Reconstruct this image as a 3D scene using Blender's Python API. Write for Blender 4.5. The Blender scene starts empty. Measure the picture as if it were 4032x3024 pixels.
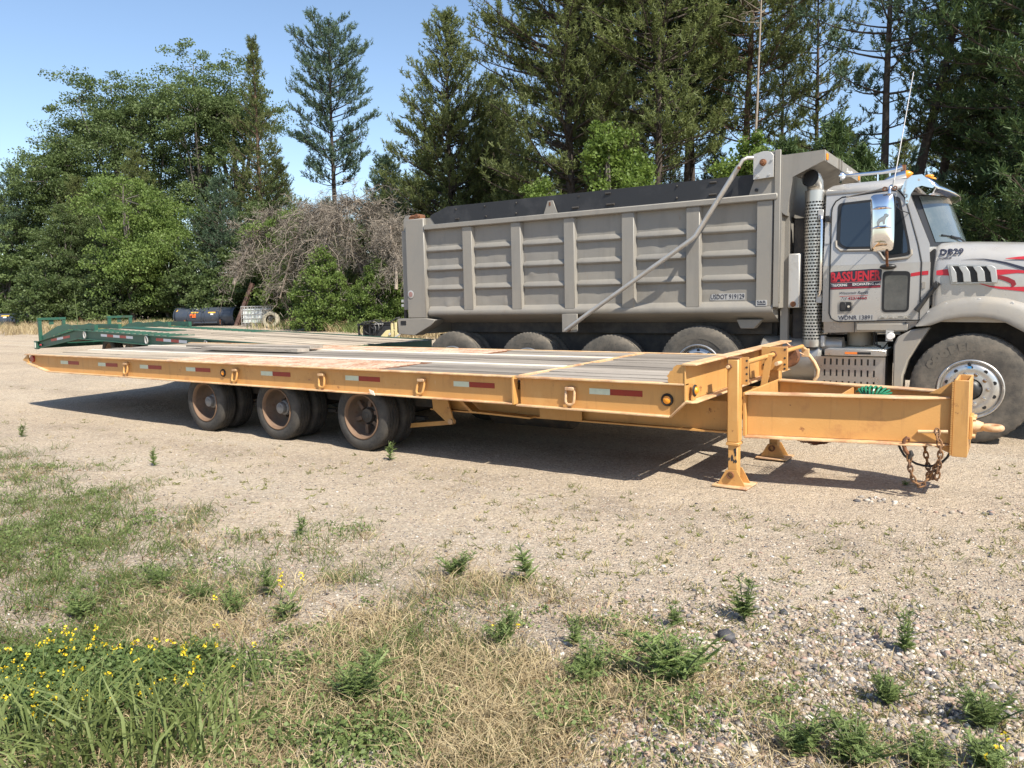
import bpy, bmesh, math, random
import numpy as np
from mathutils import Vector, Matrix

R = math.radians
random.seed(7)
rng = np.random.default_rng(7)
scene = bpy.context.scene
col = scene.collection

# ------------------------------------------------------------------ camera, sky, sun, exposure
# World frame: +X runs along the yellow trailer towards its drawbar, +Y away into the yard, Z up.
cam_data = bpy.data.cameras.new('camera')
cam_data.sensor_fit = 'HORIZONTAL'
cam_data.sensor_width = 36.0
cam_data.lens = 27.054
cam_data.clip_start = 0.05
cam_data.clip_end = 3000
cam = bpy.data.objects.new('camera', cam_data)
col.objects.link(cam)
cam_right = Vector((0.832, 0.555, -0.020)).normalized()
cam_fwd = Vector((-0.553, 0.826, -0.108)).normalized()
cam_up = cam_right.cross(cam_fwd).normalized()
cam_right = cam_fwd.cross(cam_up)
m3 = Matrix((cam_right, cam_up, -cam_fwd)).transposed()
cam.matrix_world = Matrix.Translation((0, 0, 1.6)) @ m3.to_4x4()
scene.camera = cam

SUN_DIR = Vector((0.80, -0.35, 1.0)).normalized()          # towards the sun
world = bpy.data.worlds.new('World')
scene.world = world
world.use_nodes = True
wn = world.node_tree.nodes
bg = wn['Background']
sky = wn.new('ShaderNodeTexSky')
sky.sky_type = 'NISHITA'
sky.sun_disc = False
sky.sun_elevation = math.asin(SUN_DIR.z)
sky.sun_rotation = math.atan2(SUN_DIR.x, SUN_DIR.y)
sky.air_density = 1.0
sky.dust_density = 0.6
sky.ozone_density = 1.6
world.node_tree.links.new(sky.outputs[0], bg.inputs[0])
bg.inputs[1].default_value = 0.118

sun_data = bpy.data.lights.new('sun', 'SUN')
sun_data.energy = 5.0
sun_data.angle = R(0.53)
sun_data.color = (1.0, 0.935, 0.82)
sun = bpy.data.objects.new('sun', sun_data)
sun.rotation_euler = SUN_DIR.to_track_quat('Z', 'Y').to_euler()
sun.location = (20, -20, 40)
col.objects.link(sun)

vs = scene.view_settings
vs.view_transform = 'Standard'
vs.look = 'None'
vs.gamma = 1
vs.use_curve_mapping = False
vs.exposure = 0.75
scene.render.engine = 'CYCLES'
scene.cycles.max_bounces = 6
scene.cycles.transparent_max_bounces = 6
try:
    scene.cycles.use_denoising = True
    scene.cycles.denoiser = 'OPENIMAGEDENOISE'
    scene.cycles.denoising_prefilter = 'ACCURATE'
except Exception:
    pass

# ------------------------------------------------------------------ helpers: objects
ORIGIN = {}

def thing(name, label, cat, loc=(0, 0, 0), group=None):
    o = bpy.data.objects.new(name, None)
    o.empty_display_size = 0.2
    o.location = loc
    col.objects.link(o)
    o['label'] = label
    o['category'] = cat
    if group:
        o['group'] = group
    ORIGIN[o] = Vector(loc)
    return o

def tag(o, label, cat, group=None):
    o['label'] = label
    o['category'] = cat
    if group:
        o['group'] = group
    return o

def kind(o, k):
    o['kind'] = k
    return o

def link(o, parent=None, at=None):
    """at = world position (before any turn of the root) of the object's own origin"""
    col.objects.link(o)
    base = ORIGIN.get(parent, Vector((0, 0, 0))) if parent else Vector((0, 0, 0))
    w = Vector(at) if at is not None else base.copy()
    o.parent = parent
    o.location = w - base
    ORIGIN[o] = w
    return o

def copy_tree(o, parent=None, delta=(0, 0, 0)):
    c = o.copy()
    col.objects.link(c)
    c.parent = parent
    ORIGIN[c] = ORIGIN.get(o, Vector()) + Vector(delta)
    for ch in list(o.children):
        copy_tree(ch, c, delta)
    return c

# ------------------------------------------------------------------ helpers: mesh building
class MB:
    def __init__(self):
        self.v = []
        self.f = []

    def poly(self, pts):
        n = len(self.v)
        self.v += [tuple(p) for p in pts]
        self.f.append(tuple(range(n, n + len(pts))))
        return self

    def box(self, x0, x1, y0, y1, z0, z1):
        n = len(self.v)
        self.v += [(x0, y0, z0), (x1, y0, z0), (x1, y1, z0), (x0, y1, z0), (x0, y0, z1), (x1, y0, z1), (x1, y1, z1), (x0, y1, z1)]
        self.f += [tuple(n + i for i in q) for q in ((0, 3, 2, 1), (4, 5, 6, 7), (0, 1, 5, 4), (1, 2, 6, 5), (2, 3, 7, 6), (3, 0, 4, 7))]
        return self

    def hexa(self, p):
        """eight corners: four below, four above, both anticlockwise"""
        n = len(self.v)
        self.v += [tuple(q) for q in p]
        self.f += [tuple(n + i for i in q) for q in ((0, 3, 2, 1), (4, 5, 6, 7), (0, 1, 5, 4), (1, 2, 6, 5), (2, 3, 7, 6), (3, 0, 4, 7))]
        return self

    def prism(self, pts, a0, a1, axis='y', taper=None):
        """outline pts (two numbers each) pushed from a0 to a1 along an axis: 'y' -> (x, z), 'x' -> (y, z), 'z' -> (x, y)"""
        mk = {'y': lambda p, a: (p[0], a, p[1]), 'x': lambda p, a: (a, p[0], p[1]), 'z': lambda p, a: (p[0], p[1], a)}[axis]
        n = len(self.v)
        k = len(pts)
        p2 = taper or pts
        self.v += [mk(p, a0) for p in pts] + [mk(p, a1) for p in p2]
        self.f.append(tuple(range(n + k - 1, n - 1, -1)))
        self.f.append(tuple(range(n + k, n + 2 * k)))
        for i in range(k):
            j = (i + 1) % k
            self.f.append((n + i, n + j, n + k + j, n + k + i))
        return self

    def tube(self, path, r, n=8, closed=False, caps=True):
        P = [Vector(p) for p in path]
        m = len(P)
        rs = r if isinstance(r, (list, tuple)) else [r] * m
        base = len(self.v)
        up = None
        for i in range(m):
            if closed:
                t = P[(i + 1) % m] - P[i - 1]
            else:
                t = P[min(i + 1, m - 1)] - P[max(i - 1, 0)]
            t.normalize()
            if up is None:
                up = Vector((0, 0, 1)) if abs(t.z) < 0.9 else Vector((1, 0, 0))
            s = t.cross(up)
            if s.length < 1e-6:
                s = t.orthogonal()
            s.normalize()
            up = s.cross(t).normalized()
            for k in range(n):
                a = 2 * math.pi * k / n
                q = P[i] + (s * math.cos(a) + up * math.sin(a)) * rs[i]
                self.v.append(tuple(q))
        for i in range(m if closed else m - 1):
            j = (i + 1) % m
            for k in range(n):
                l = (k + 1) % n
                self.f.append((base + i * n + k, base + i * n + l, base + j * n + l, base + j * n + k))
        if caps and not closed:
            self.f.append(tuple(base + k for k in range(n - 1, -1, -1)))
            self.f.append(tuple(base + (m - 1) * n + k for k in range(n)))
        return self

    def cyl(self, p0, p1, r, n=16, r1=None):
        return self.tube([p0, p1], [r, r if r1 is None else r1], n)

    def lathe(self, prof, c, axis='y', n=32, closed_profile=False):
        """prof = (radius, offset along axis)"""
        base = len(self.v)
        m = len(prof)
        for k in range(n):
            a = 2 * math.pi * k / n
            ca, sa = math.cos(a), math.sin(a)
            for rr, t in prof:
                if axis == 'y':
                    self.v.append((c[0] + rr * ca, c[1] + t, c[2] + rr * sa))
                elif axis == 'x':
                    self.v.append((c[0] + t, c[1] + rr * ca, c[2] + rr * sa))
                else:
                    self.v.append((c[0] + rr * ca, c[1] + rr * sa, c[2] + t))
        for k in range(n):
            l = (k + 1) % n
            for i in range(m if closed_profile else m - 1):
                j = (i + 1) % m
                self.f.append((base + k * m + i, base + k * m + j, base + l * m + j, base + l * m + i))
        return self

    def ball(self, c, rx, ry=None, rz=None, nu=12, nv=8):
        ry = ry or rx
        rz = rz or rx
        base = len(self.v)
        for i in range(nv + 1):
            th = math.pi * i / nv
            for k in range(nu):
                a = 2 * math.pi * k / nu
                self.v.append((c[0] + rx * math.sin(th) * math.cos(a), c[1] + ry * math.sin(th) * math.sin(a), c[2] + rz * math.cos(th)))
        for i in range(nv):
            for k in range(nu):
                l = (k + 1) % nu
                self.f.append((base + i * nu + k, base + i * nu + l, base + (i + 1) * nu + l, base + (i + 1) * nu + k))
        return self

    def build(self, name, material, parent=None, at=None, bevel=0.0, smooth=0.7, shift=None):
        base = ORIGIN.get(parent, Vector((0, 0, 0))) if parent else Vector((0, 0, 0))
        w = Vector(at) if at is not None else base
        sh = Vector(shift) if shift else Vector((0, 0, 0))
        me = bpy.data.meshes.new(name)
        me.from_pydata([(p[0] - w.x + sh.x, p[1] - w.y + sh.y, p[2] - w.z + sh.z) for p in self.v], [], self.f)
        bm = bmesh.new()
        bm.from_mesh(me)
        bmesh.ops.remove_doubles(bm, verts=bm.verts, dist=1e-5)
        bmesh.ops.recalc_face_normals(bm, faces=bm.faces)
        bm.to_mesh(me)
        bm.free()
        if smooth:
            me.polygons.foreach_set('use_smooth', [True] * len(me.polygons))
            me.set_sharp_from_angle(angle=smooth)
        me.materials.append(material)
        o = bpy.data.objects.new(name, me)
        if bevel:
            b = o.modifiers.new('edge', 'BEVEL')
            b.width = bevel
            b.segments = 1
            b.limit_method = 'ANGLE'
            b.angle_limit = 0.6
        return link(o, parent, w)

def fast_mesh(name, verts, quads, material, tint=None, parent=None, at=None, smooth=False, tris=False):
    """big meshes straight from numpy arrays; verts are relative to the object's own origin"""
    me = bpy.data.meshes.new(name)
    k = 3 if tris else 4
    nv, nf = len(verts), len(quads)
    me.vertices.add(nv)
    me.vertices.foreach_set('co', np.ascontiguousarray(verts, dtype=np.float32).ravel())
    me.loops.add(nf * k)
    me.loops.foreach_set('vertex_index', np.ascontiguousarray(quads, dtype=np.int32).ravel())
    me.polygons.add(nf)
    me.polygons.foreach_set('loop_start', np.arange(0, nf * k, k, dtype=np.int32))
    try:
        me.polygons.foreach_set('loop_total', np.full(nf, k, dtype=np.int32))
    except Exception:
        pass
    if smooth:
        me.polygons.foreach_set('use_smooth', np.ones(nf, dtype=bool))
    if tint is not None:
        a = me.attributes.new('tint', 'FLOAT', 'POINT')
        a.data.foreach_set('value', np.ascontiguousarray(tint, dtype=np.float32))
    me.update()
    me.validate()
    if material:
        me.materials.append(material)
    o = bpy.data.objects.new(name, me)
    link(o, parent, at if at is not None else (ORIGIN[parent] if parent else (0, 0, 0)))
    return o

# ------------------------------------------------------------------ helpers: materials
def mat_new(name):
    m = bpy.data.materials.new(name)
    m.use_nodes = True
    return m, m.node_tree.nodes, m.node_tree.links, m.node_tree.nodes['Principled BSDF']

def noise(nt, scale, detail=5, rough=0.6, vec=None, coord='Object', dist=0.0):
    n = nt.nodes.new('ShaderNodeTexNoise')
    n.inputs['Detail'].default_value = detail
    n.inputs['Roughness'].default_value = rough
    n.inputs['Distortion'].default_value = dist
    if isinstance(scale, (tuple, list)):
        n.inputs['Scale'].default_value = 1.0
        mp = nt.nodes.new('ShaderNodeMapping')
        mp.inputs['Scale'].default_value = scale
        nt.links.new(texco(nt, coord), mp.inputs['Vector'])
        nt.links.new(mp.outputs[0], n.inputs['Vector'])
    else:
        n.inputs['Scale'].default_value = scale
        nt.links.new(texco(nt, coord), n.inputs['Vector'])
    return n

def texco(nt, coord):
    t = nt.nodes.get('tc') or nt.nodes.new('ShaderNodeTexCoord')
    t.name = 'tc'
    return t.outputs[coord]

def ramp(nt, fac, lo, hi):
    r = nt.nodes.new('ShaderNodeMapRange')
    r.inputs['From Min'].default_value = lo
    r.inputs['From Max'].default_value = hi
    r.clamp = True
    nt.links.new(fac, r.inputs['Value'])
    return r.outputs[0]

def mixcol(nt, fac, a, b):
    x = nt.nodes.new('ShaderNodeMix')
    x.data_type = 'RGBA'
    x.clamp_factor = True
    for s, val in ((0, fac), (6, a), (7, b)):
        if hasattr(val, 'is_output') or hasattr(val, 'links'):
            nt.links.new(val, x.inputs[s])
        elif s == 0:
            x.inputs[0].default_value = val
        else:
            x.inputs[s].default_value = (*val[:3], 1)
    return x.outputs[2]

def M(name, base, rough=0.6, metal=0.0, layers=(), bump=0.0, bump_scale=40, coat=0.0, spec=0.5, rnd=0.0, rough_var=0.0):
    """procedural surface: a base colour with worn, dirty or rusty patches laid over it by noise
    layers: (colour, noise scale, from, to[, strength])"""
    m, N, L, P = mat_new(name)
    nt = m.node_tree
    c = base
    for ly in layers:
        n = noise(nt, ly[1], 6, 0.65)
        fac = ramp(nt, n.outputs[0], ly[2], ly[3])
        if len(ly) > 4:
            k = N.new('ShaderNodeMath')
            k.operation = 'MULTIPLY'
            L.new(fac, k.inputs[0])
            k.inputs[1].default_value = ly[4]
            fac = k.outputs[0]
        c = mixcol(nt, fac, c, ly[0])
    if rnd:
        oi = N.new('ShaderNodeObjectInfo')
        hs = N.new('ShaderNodeHueSaturation')
        mr = N.new('ShaderNodeMapRange')
        mr.inputs['To Min'].default_value = 1 - rnd
        mr.inputs['To Max'].default_value = 1 + rnd
        L.new(oi.outputs['Random'], mr.inputs['Value'])
        L.new(mr.outputs[0], hs.inputs['Value'])
        if hasattr(c, 'is_output'):
            L.new(c, hs.inputs['Color'])
        else:
            hs.inputs['Color'].default_value = (*c, 1)
        c = hs.outputs[0]
    if hasattr(c, 'is_output'):
        L.new(c, P.inputs['Base Color'])
    else:
        P.inputs['Base Color'].default_value = (*c, 1)
    P.inputs['Roughness'].default_value = rough
    P.inputs['Metallic'].default_value = metal
    P.inputs['Specular IOR Level'].default_value = spec
    P.inputs['Coat Weight'].default_value = coat
    if rough_var:
        n = noise(nt, 6, 5, 0.6)
        mr = N.new('ShaderNodeMapRange')
        mr.inputs['From Min'].default_value = 0.3
        mr.inputs['From Max'].default_value = 0.7
        mr.inputs['To Min'].default_value = rough - rough_var
        mr.inputs['To Max'].default_value = rough + rough_var
        L.new(n.outputs[0], mr.inputs['Value'])
        L.new(mr.outputs[0], P.inputs['Roughness'])
    if bump:
        n = noise(nt, bump_scale, 6, 0.65)
        b = N.new('ShaderNodeBump')
        b.inputs['Strength'].default_value = bump
        b.inputs['Distance'].default_value = 0.01
        L.new(n.outputs[0], b.inputs['Height'])
        L.new(b.outputs[0], P.inputs['Normal'])
    return m

def add_dust(m, z0, z1, colour, strength=0.8, scale=3.0):
    """road dust that thickens from height z1 down to z0, broken up by noise"""
    nt = m.node_tree
    N, L = nt.nodes, nt.links
    P = N['Principled BSDF']
    src = P.inputs['Base Color'].links[0].from_socket if P.inputs['Base Color'].links else tuple(P.inputs['Base Color'].default_value[:3])
    sp = N.new('ShaderNodeSeparateXYZ')
    L.new(texco(nt, 'Object'), sp.inputs[0])
    h = ramp(nt, sp.outputs[2], z1, z0)
    n = noise(nt, scale, 6, 0.65)
    mu = N.new('ShaderNodeMath')
    mu.operation = 'MULTIPLY'
    L.new(h, mu.inputs[0])
    L.new(ramp(nt, n.outputs[0], 0.25, 0.7), mu.inputs[1])
    m2 = N.new('ShaderNodeMath')
    m2.operation = 'MULTIPLY'
    L.new(mu.outputs[0], m2.inputs[0])
    m2.inputs[1].default_value = strength
    L.new(mixcol(nt, m2.outputs[0], src, colour), P.inputs['Base Color'])

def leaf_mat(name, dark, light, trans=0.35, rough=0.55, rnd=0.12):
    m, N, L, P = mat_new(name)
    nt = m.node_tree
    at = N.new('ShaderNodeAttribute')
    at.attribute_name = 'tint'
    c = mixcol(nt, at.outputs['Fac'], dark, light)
    oi = N.new('ShaderNodeObjectInfo')
    hs = N.new('ShaderNodeHueSaturation')
    mr = N.new('ShaderNodeMapRange')
    mr.inputs['To Min'].default_value = 1 - rnd
    mr.inputs['To Max'].default_value = 1 + rnd
    L.new(oi.outputs['Random'], mr.inputs['Value'])
    L.new(mr.outputs[0], hs.inputs['Value'])
    L.new(c, hs.inputs['Color'])
    c = hs.outputs[0]
    L.new(c, P.inputs['Base Color'])
    P.inputs['Roughness'].default_value = rough
    P.inputs['Specular IOR Level'].default_value = 0.35
    if trans:
        tr = N.new('ShaderNodeBsdfTranslucent')
        L.new(c, tr.inputs[0])
        mx = N.new('ShaderNodeMixShader')
        mx.inputs[0].default_value = trans
        L.new(P.outputs[0], mx.inputs[1])
        L.new(tr.outputs[0], mx.inputs[2])
        L.new(mx.outputs[0], N['Material Output'].inputs[0])
    return m

# ------------------------------------------------------------------ terrain
def hash2(ix, iy, s=0):
    h = np.sin(ix * 127.1 + iy * 311.7 + s * 74.7) * 43758.5453
    return h - np.floor(h)

def vnoise(x, y, s=0):
    ix, iy = np.floor(x), np.floor(y)
    fx, fy = x - ix, y - iy
    fx = fx * fx * (3 - 2 * fx)
    fy = fy * fy * (3 - 2 * fy)
    a = hash2(ix, iy, s) * (1 - fx) + hash2(ix + 1, iy, s) * fx
    b = hash2(ix, iy + 1, s) * (1 - fx) + hash2(ix + 1, iy + 1, s) * fx
    return a * (1 - fy) + b * fy

def fbm(x, y, s=0, o=4):
    t, a = 0, 0.5
    for i in range(o):
        t = t + a * vnoise(x * 2 ** i, y * 2 ** i, s + i)
        a *= 0.5
    return t / (1 - 0.5 ** o)

def sstep(x, a, b):
    t = np.clip((x - a) / (b - a), 0, 1)
    return t * t * (3 - 2 * t)

def ground_z(x, y):
    x = np.asarray(x, float)
    y = np.asarray(y, float)
    d = -0.553 * x + 0.826 * y
    z = np.interp(d, [0, 11, 16, 18.5, 24, 40, 70, 200], [0, 0, 0.12, 0.24, 0.33, 0.50, 0.62, 0.8])
    z = z + 0.11 * sstep(y, 8.4, 9.2) * sstep(-x, 2.2, 4.5) * (1 - sstep(d, 14, 20))
    near = 1 - sstep(d, 20, 60)
    z = z + (fbm(x * 0.35, y * 0.35, 3) - 0.5) * 0.05 * sstep(np.abs(y - 7.2), 1.6, 4)
    g = grassness(x, y)
    z = z + near * (fbm(x * 2.2, y * 2.2, 9) - 0.5) * (0.012 + 0.07 * g)
    z = z + near * (vnoise(x * 14, y * 14, 5) - 0.5) * (0.006 + 0.012 * g)
    return z

EDGE_X = [-30, -9.4, -7.26, -5.74, -4.42, -3.13, -2.27, -1.38, -0.53, 0.5, 5]
EDGE_Y = [7.5, 4.35, 4.0, 3.6, 3.35, 3.55, 3.5, 3.15, 2.86, 2.6, 2.0]

def grassness(x, y):
    """1 in the rough grass at the near edge of the yard, 0 out on the sandy gravel"""
    yb = np.interp(x, EDGE_X, EDGE_Y)
    n = (fbm(np.asarray(x) * 1.3, np.asarray(y) * 1.3, 21) - 0.5) * 1.6
    return sstep((yb - y) + n, -0.35, 0.75)

def coarseness(x, y):
    """1 where the coarse pebbles lie"""
    n = (fbm(np.asarray(x) * 1.1, np.asarray(y) * 1.1, 33) - 0.5) * 1.4
    a = sstep(np.asarray(x) + n, -1.75, -0.9) * (1 - sstep(np.asarray(y) + n * 1.2, 3.5, 4.6))
    return np.clip(a, 0, 1)

def axis_coords(lo, hi, fine_lo, fine_hi, step, grow=1.09):
    c = list(np.arange(fine_lo, fine_hi, step))
    s, v = step, c[-1]
    while v < hi:
        s *= grow
        v += s
        c.append(v)
    s, v, pre = step, fine_lo, []
    while v > lo:
        s *= grow
        v -= s
        pre.append(v)
    return np.array(pre[::-1] + c)

gx = axis_coords(-900, 700, -9.0, 1.8, 0.06)
gy = axis_coords(-300, 900, 0.4, 6.2, 0.06)
GX, GY = np.meshgrid(gx, gy)
GZ = ground_z(GX, GY)
gv = np.stack([GX, GY, GZ], -1).reshape(-1, 3)
ny, nx = GX.shape
idx = np.arange(nx * ny).reshape(ny, nx)
gq = np.stack([idx[:-1, :-1], idx[:-1, 1:], idx[1:, 1:], idx[1:, :-1]], -1).reshape(-1, 4)

def ground_material():
    m, N, L, P = mat_new('sandy_gravel')
    nt = m.node_tree
    at = N.new('ShaderNodeAttribute')
    at.attribute_name = 'tint'
    big = noise(nt, 0.22, 5, 0.6)
    mid = noise(nt, 1.6, 7, 0.68)
    c = mixcol(nt, ramp(nt, big.outputs[0], 0.35, 0.65), (0.44, 0.355, 0.255), (0.54, 0.445, 0.325))
    c = mixcol(nt, ramp(nt, mid.outputs[0], 0.42, 0.75), c, (0.335, 0.28, 0.215))
    # pale dusty tracks that run along the yard
    trk = noise(nt, (0.10, 0.9, 1), 4, 0.6)
    c = mixcol(nt, ramp(nt, trk.outputs[0], 0.52, 0.70), c, (0.50, 0.44, 0.35))
    # two pairs of wheel tracks pressed along the yard
    sp = N.new('ShaderNodeSeparateXYZ')
    L.new(texco(nt, 'Object'), sp.inputs[0])
    wob = noise(nt, 0.25, 3, 0.5)
    yy = N.new('ShaderNodeMath')
    yy.operation = 'MULTIPLY_ADD'
    L.new(wob.outputs[0], yy.inputs[0])
    yy.inputs[1].default_value = 1.6
    L.new(sp.outputs[1], yy.inputs[2])
    wv = N.new('ShaderNodeMath')
    wv.operation = 'SINE'
    ml = N.new('ShaderNodeMath')
    ml.operation = 'MULTIPLY'
    ml.inputs[1].default_value = 3.4
    L.new(yy.outputs[0], ml.inputs[0])
    L.new(ml.outputs[0], wv.inputs[0])
    tk = N.new('ShaderNodeMath')
    tk.operation = 'MULTIPLY'
    L.new(ramp(nt, wv.outputs[0], 0.2, 1.0), tk.inputs[0])
    L.new(ramp(nt, mid.outputs[0], 0.35, 0.7), tk.inputs[1])
    c = mixcol(nt, tk.outputs[0], c, (0.27, 0.215, 0.155))
    # soil under the rough grass
    patch = noise(nt, 2.8, 6, 0.7)
    soil = mixcol(nt, ramp(nt, patch.outputs[0], 0.35, 0.65), (0.24, 0.195, 0.145), (0.42, 0.36, 0.28))
    c = mixcol(nt, at.outputs['Fac'], c, soil)
    # grit: small stones each with its own tone
    vo = N.new('ShaderNodeTexVoronoi')
    vo.inputs['Scale'].default_value = 62
    L.new(texco(nt, 'Object'), vo.inputs['Vector'])
    sep = N.new('ShaderNodeSeparateColor')
    L.new(vo.outputs['Color'], sep.inputs[0])
    cr = N.new('ShaderNodeValToRGB')
    els = cr.color_ramp.elements
    els[0].position = 0.0
    els[0].color = (0.14, 0.12, 0.11, 1)
    els[1].position = 1.0
    els[1].color = (0.68, 0.60, 0.49, 1)
    for p, k in ((0.18, (0.29, 0.235, 0.185, 1)), (0.5, (0.45, 0.36, 0.265, 1)), (0.8, (0.54, 0.43, 0.32, 1))):
        e = els.new(p)
        e.color = k
    L.new(sep.outputs[0], cr.inputs[0])
    fac = N.new('ShaderNodeMath')
    fac.operation = 'MULTIPLY'
    grit = noise(nt, 9, 5, 0.6)
    L.new(ramp(nt, grit.outputs[0], 0.30, 0.55), fac.inputs[0])
    fac.inputs[1].default_value = 0.6
    c = mixcol(nt, fac.outputs[0], c, cr.outputs[0])
    fine = noise(nt, 240, 3, 0.7)
    c = mixcol(nt, ramp(nt, fine.outputs[0], 0.54, 0.80), c, (0.23, 0.185, 0.14))
    L.new(c, P.inputs['Base Color'])
    P.inputs['Roughness'].default_value = 0.95
    P.inputs['Specular IOR Level'].default_value = 0.15
    b1 = N.new('ShaderNodeBump')
    b1.inputs['Strength'].default_value = 0.9
    b1.inputs['Distance'].default_value = 0.012
    inv = N.new('ShaderNodeMath')
    inv.operation = 'SUBTRACT'
    inv.inputs[0].default_value = 1.0
    L.new(vo.outputs['Distance'], inv.inputs[1])
    L.new(inv.outputs[0], b1.inputs['Height'])
    b2 = N.new('ShaderNodeBump')
    b2.inputs['Strength'].default_value = 0.9
    b2.inputs['Distance'].default_value = 0.04
    n2 = noise(nt, 11, 8, 0.72)
    L.new(n2.outputs[0], b2.inputs['Height'])
    L.new(b1.outputs[0], b2.inputs['Normal'])
    L.new(b2.outputs[0], P.inputs['Normal'])
    return m

far_grass = sstep(-0.553 * GX + 0.826 * GY + 3 * fbm(GX * .25, GY * .25, 4), 35.5, 38) * 0.8
soil_mask = np.maximum(grassness(GX, GY), far_grass)
ground = fast_mesh('ground', gv, gq, ground_material(), tint=soil_mask.ravel(), smooth=True)
kind(ground, 'structure')

# ------------------------------------------------------------------ yellow flatbed trailer
yellow = M('yellow_paint', (0.53, 0.28, 0.088), 0.5,
           layers=[((0.47, 0.25, 0.075), 1.7, 0.45, 0.75, 0.7), ((0.60, 0.37, 0.15), 5, 0.55, 0.8, 0.5),
                   ((0.20, 0.075, 0.03), 9, 0.655, 0.72, 0.9), ((0.30, 0.12, 0.05), 3.1, 0.58, 0.76, 0.6), ((0.33, 0.17, 0.06), (16, 16, 1.6), 0.56, 0.72, 0.55), ((0.10, 0.055, 0.03), (26, 26, 40), 0.70, 0.74, 0.8), ((0.62, 0.46, 0.28), (30, 30, 4), 0.66, 0.74, 0.5)],
           bump=0.12, bump_scale=60, rough_var=0.1)
yellow_edge = M('worn_flange_paint', (0.60, 0.40, 0.21), 0.6,
                layers=[((0.34, 0.15, 0.075), 4, 0.45, 0.68, 0.85), ((0.66, 0.52, 0.38), 7, 0.5, 0.72, 0.7), ((0.16, 0.07, 0.035), 14, 0.62, 0.74, 0.8)],
                bump=0.25, bump_scale=50)
strip_mat = M('sunbleached_steel_strip', (0.74, 0.66, 0.53), 0.5, layers=[((0.45, 0.27, 0.15), 6, 0.62, 0.75, 0.7), ((0.80, 0.76, 0.68), 3, 0.5, 0.7)], bump=0.15)
rust = M('brown_rust', (0.13, 0.055, 0.028), 0.85, layers=[((0.24, 0.10, 0.04), 14, 0.4, 0.65), ((0.06, 0.035, 0.025), 30, 0.55, 0.7)], bump=0.5, bump_scale=90)
rust_chain = M('rusty_chain', (0.16, 0.085, 0.045), 0.8, layers=[((0.30, 0.15, 0.055), 25, 0.45, 0.65), ((0.08, 0.05, 0.04), 18, 0.55, 0.7)], bump=0.4, bump_scale=90)
mesh_rust = M('rusty_mesh', (0.43, 0.31, 0.235), 0.8, layers=[((0.27, 0.145, 0.09), 4, 0.40, 0.62), ((0.50, 0.41, 0.33), 12, 0.5, 0.7, 0.7)], bump=0.3)
rubber = M('tyre_rubber', (0.026, 0.025, 0.024), 0.82, layers=[((0.10, 0.085, 0.068), 5, 0.42, 0.75, 0.75), ((0.055, 0.05, 0.045), 40, 0.4, 0.6, 0.5)], bump=0.2, bump_scale=70)
rubber_dusty = M('dusty_tyre_rubber', (0.075, 0.068, 0.058), 0.9, layers=[((0.17, 0.145, 0.115), 6, 0.38, 0.66, 0.85), ((0.045, 0.042, 0.04), 22, 0.55, 0.7, 0.6)], bump=0.25, bump_scale=60)
rim_rust = M('rusty_tan_rim', (0.10, 0.07, 0.05), 0.8, layers=[((0.17, 0.11, 0.075), 6, 0.4, 0.65), ((0.10, 0.05, 0.03), 12, 0.55, 0.7)], bump=0.3)
rim_orange = M('tan_rim_lip', (0.17, 0.105, 0.065), 0.8, layers=[((0.14, 0.08, 0.05), 9, 0.5, 0.7)])
hub_grey = M('grey_hub', (0.22, 0.215, 0.21), 0.5, layers=[((0.12, 0.09, 0.07), 15, 0.5, 0.7)])
dark_steel = M('dark_greasy_steel', (0.035, 0.032, 0.03), 0.6, layers=[((0.09, 0.07, 0.05), 8, 0.45, 0.7)], bump=0.2)
amber = M('amber_lens', (0.85, 0.30, 0.015), 0.25, coat=0.6)
red_lens = M('red_lens', (0.26, 0.012, 0.012), 0.25, coat=0.5)
black_rubber = M('black_grommet', (0.015, 0.014, 0.013), 0.6)
tape_red = M('red_reflective_tape', (0.26, 0.018, 0.008), 0.35, layers=[((0.20, 0.02, 0.012), 18, 0.5, 0.7, 0.6)])
tape_white = M('pale_green_white_reflective_tape', (0.54, 0.60, 0.47), 0.35, layers=[((0.42, 0.48, 0.38), 14, 0.5, 0.7, 0.7)])
hose_green = M('green_air_hose', (0.02, 0.17, 0.085), 0.3)
black_cable = M('black_cable', (0.012, 0.012, 0.012), 0.45)
chipped = M('bare_dark_chips', (0.03, 0.028, 0.028), 0.6)

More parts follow.
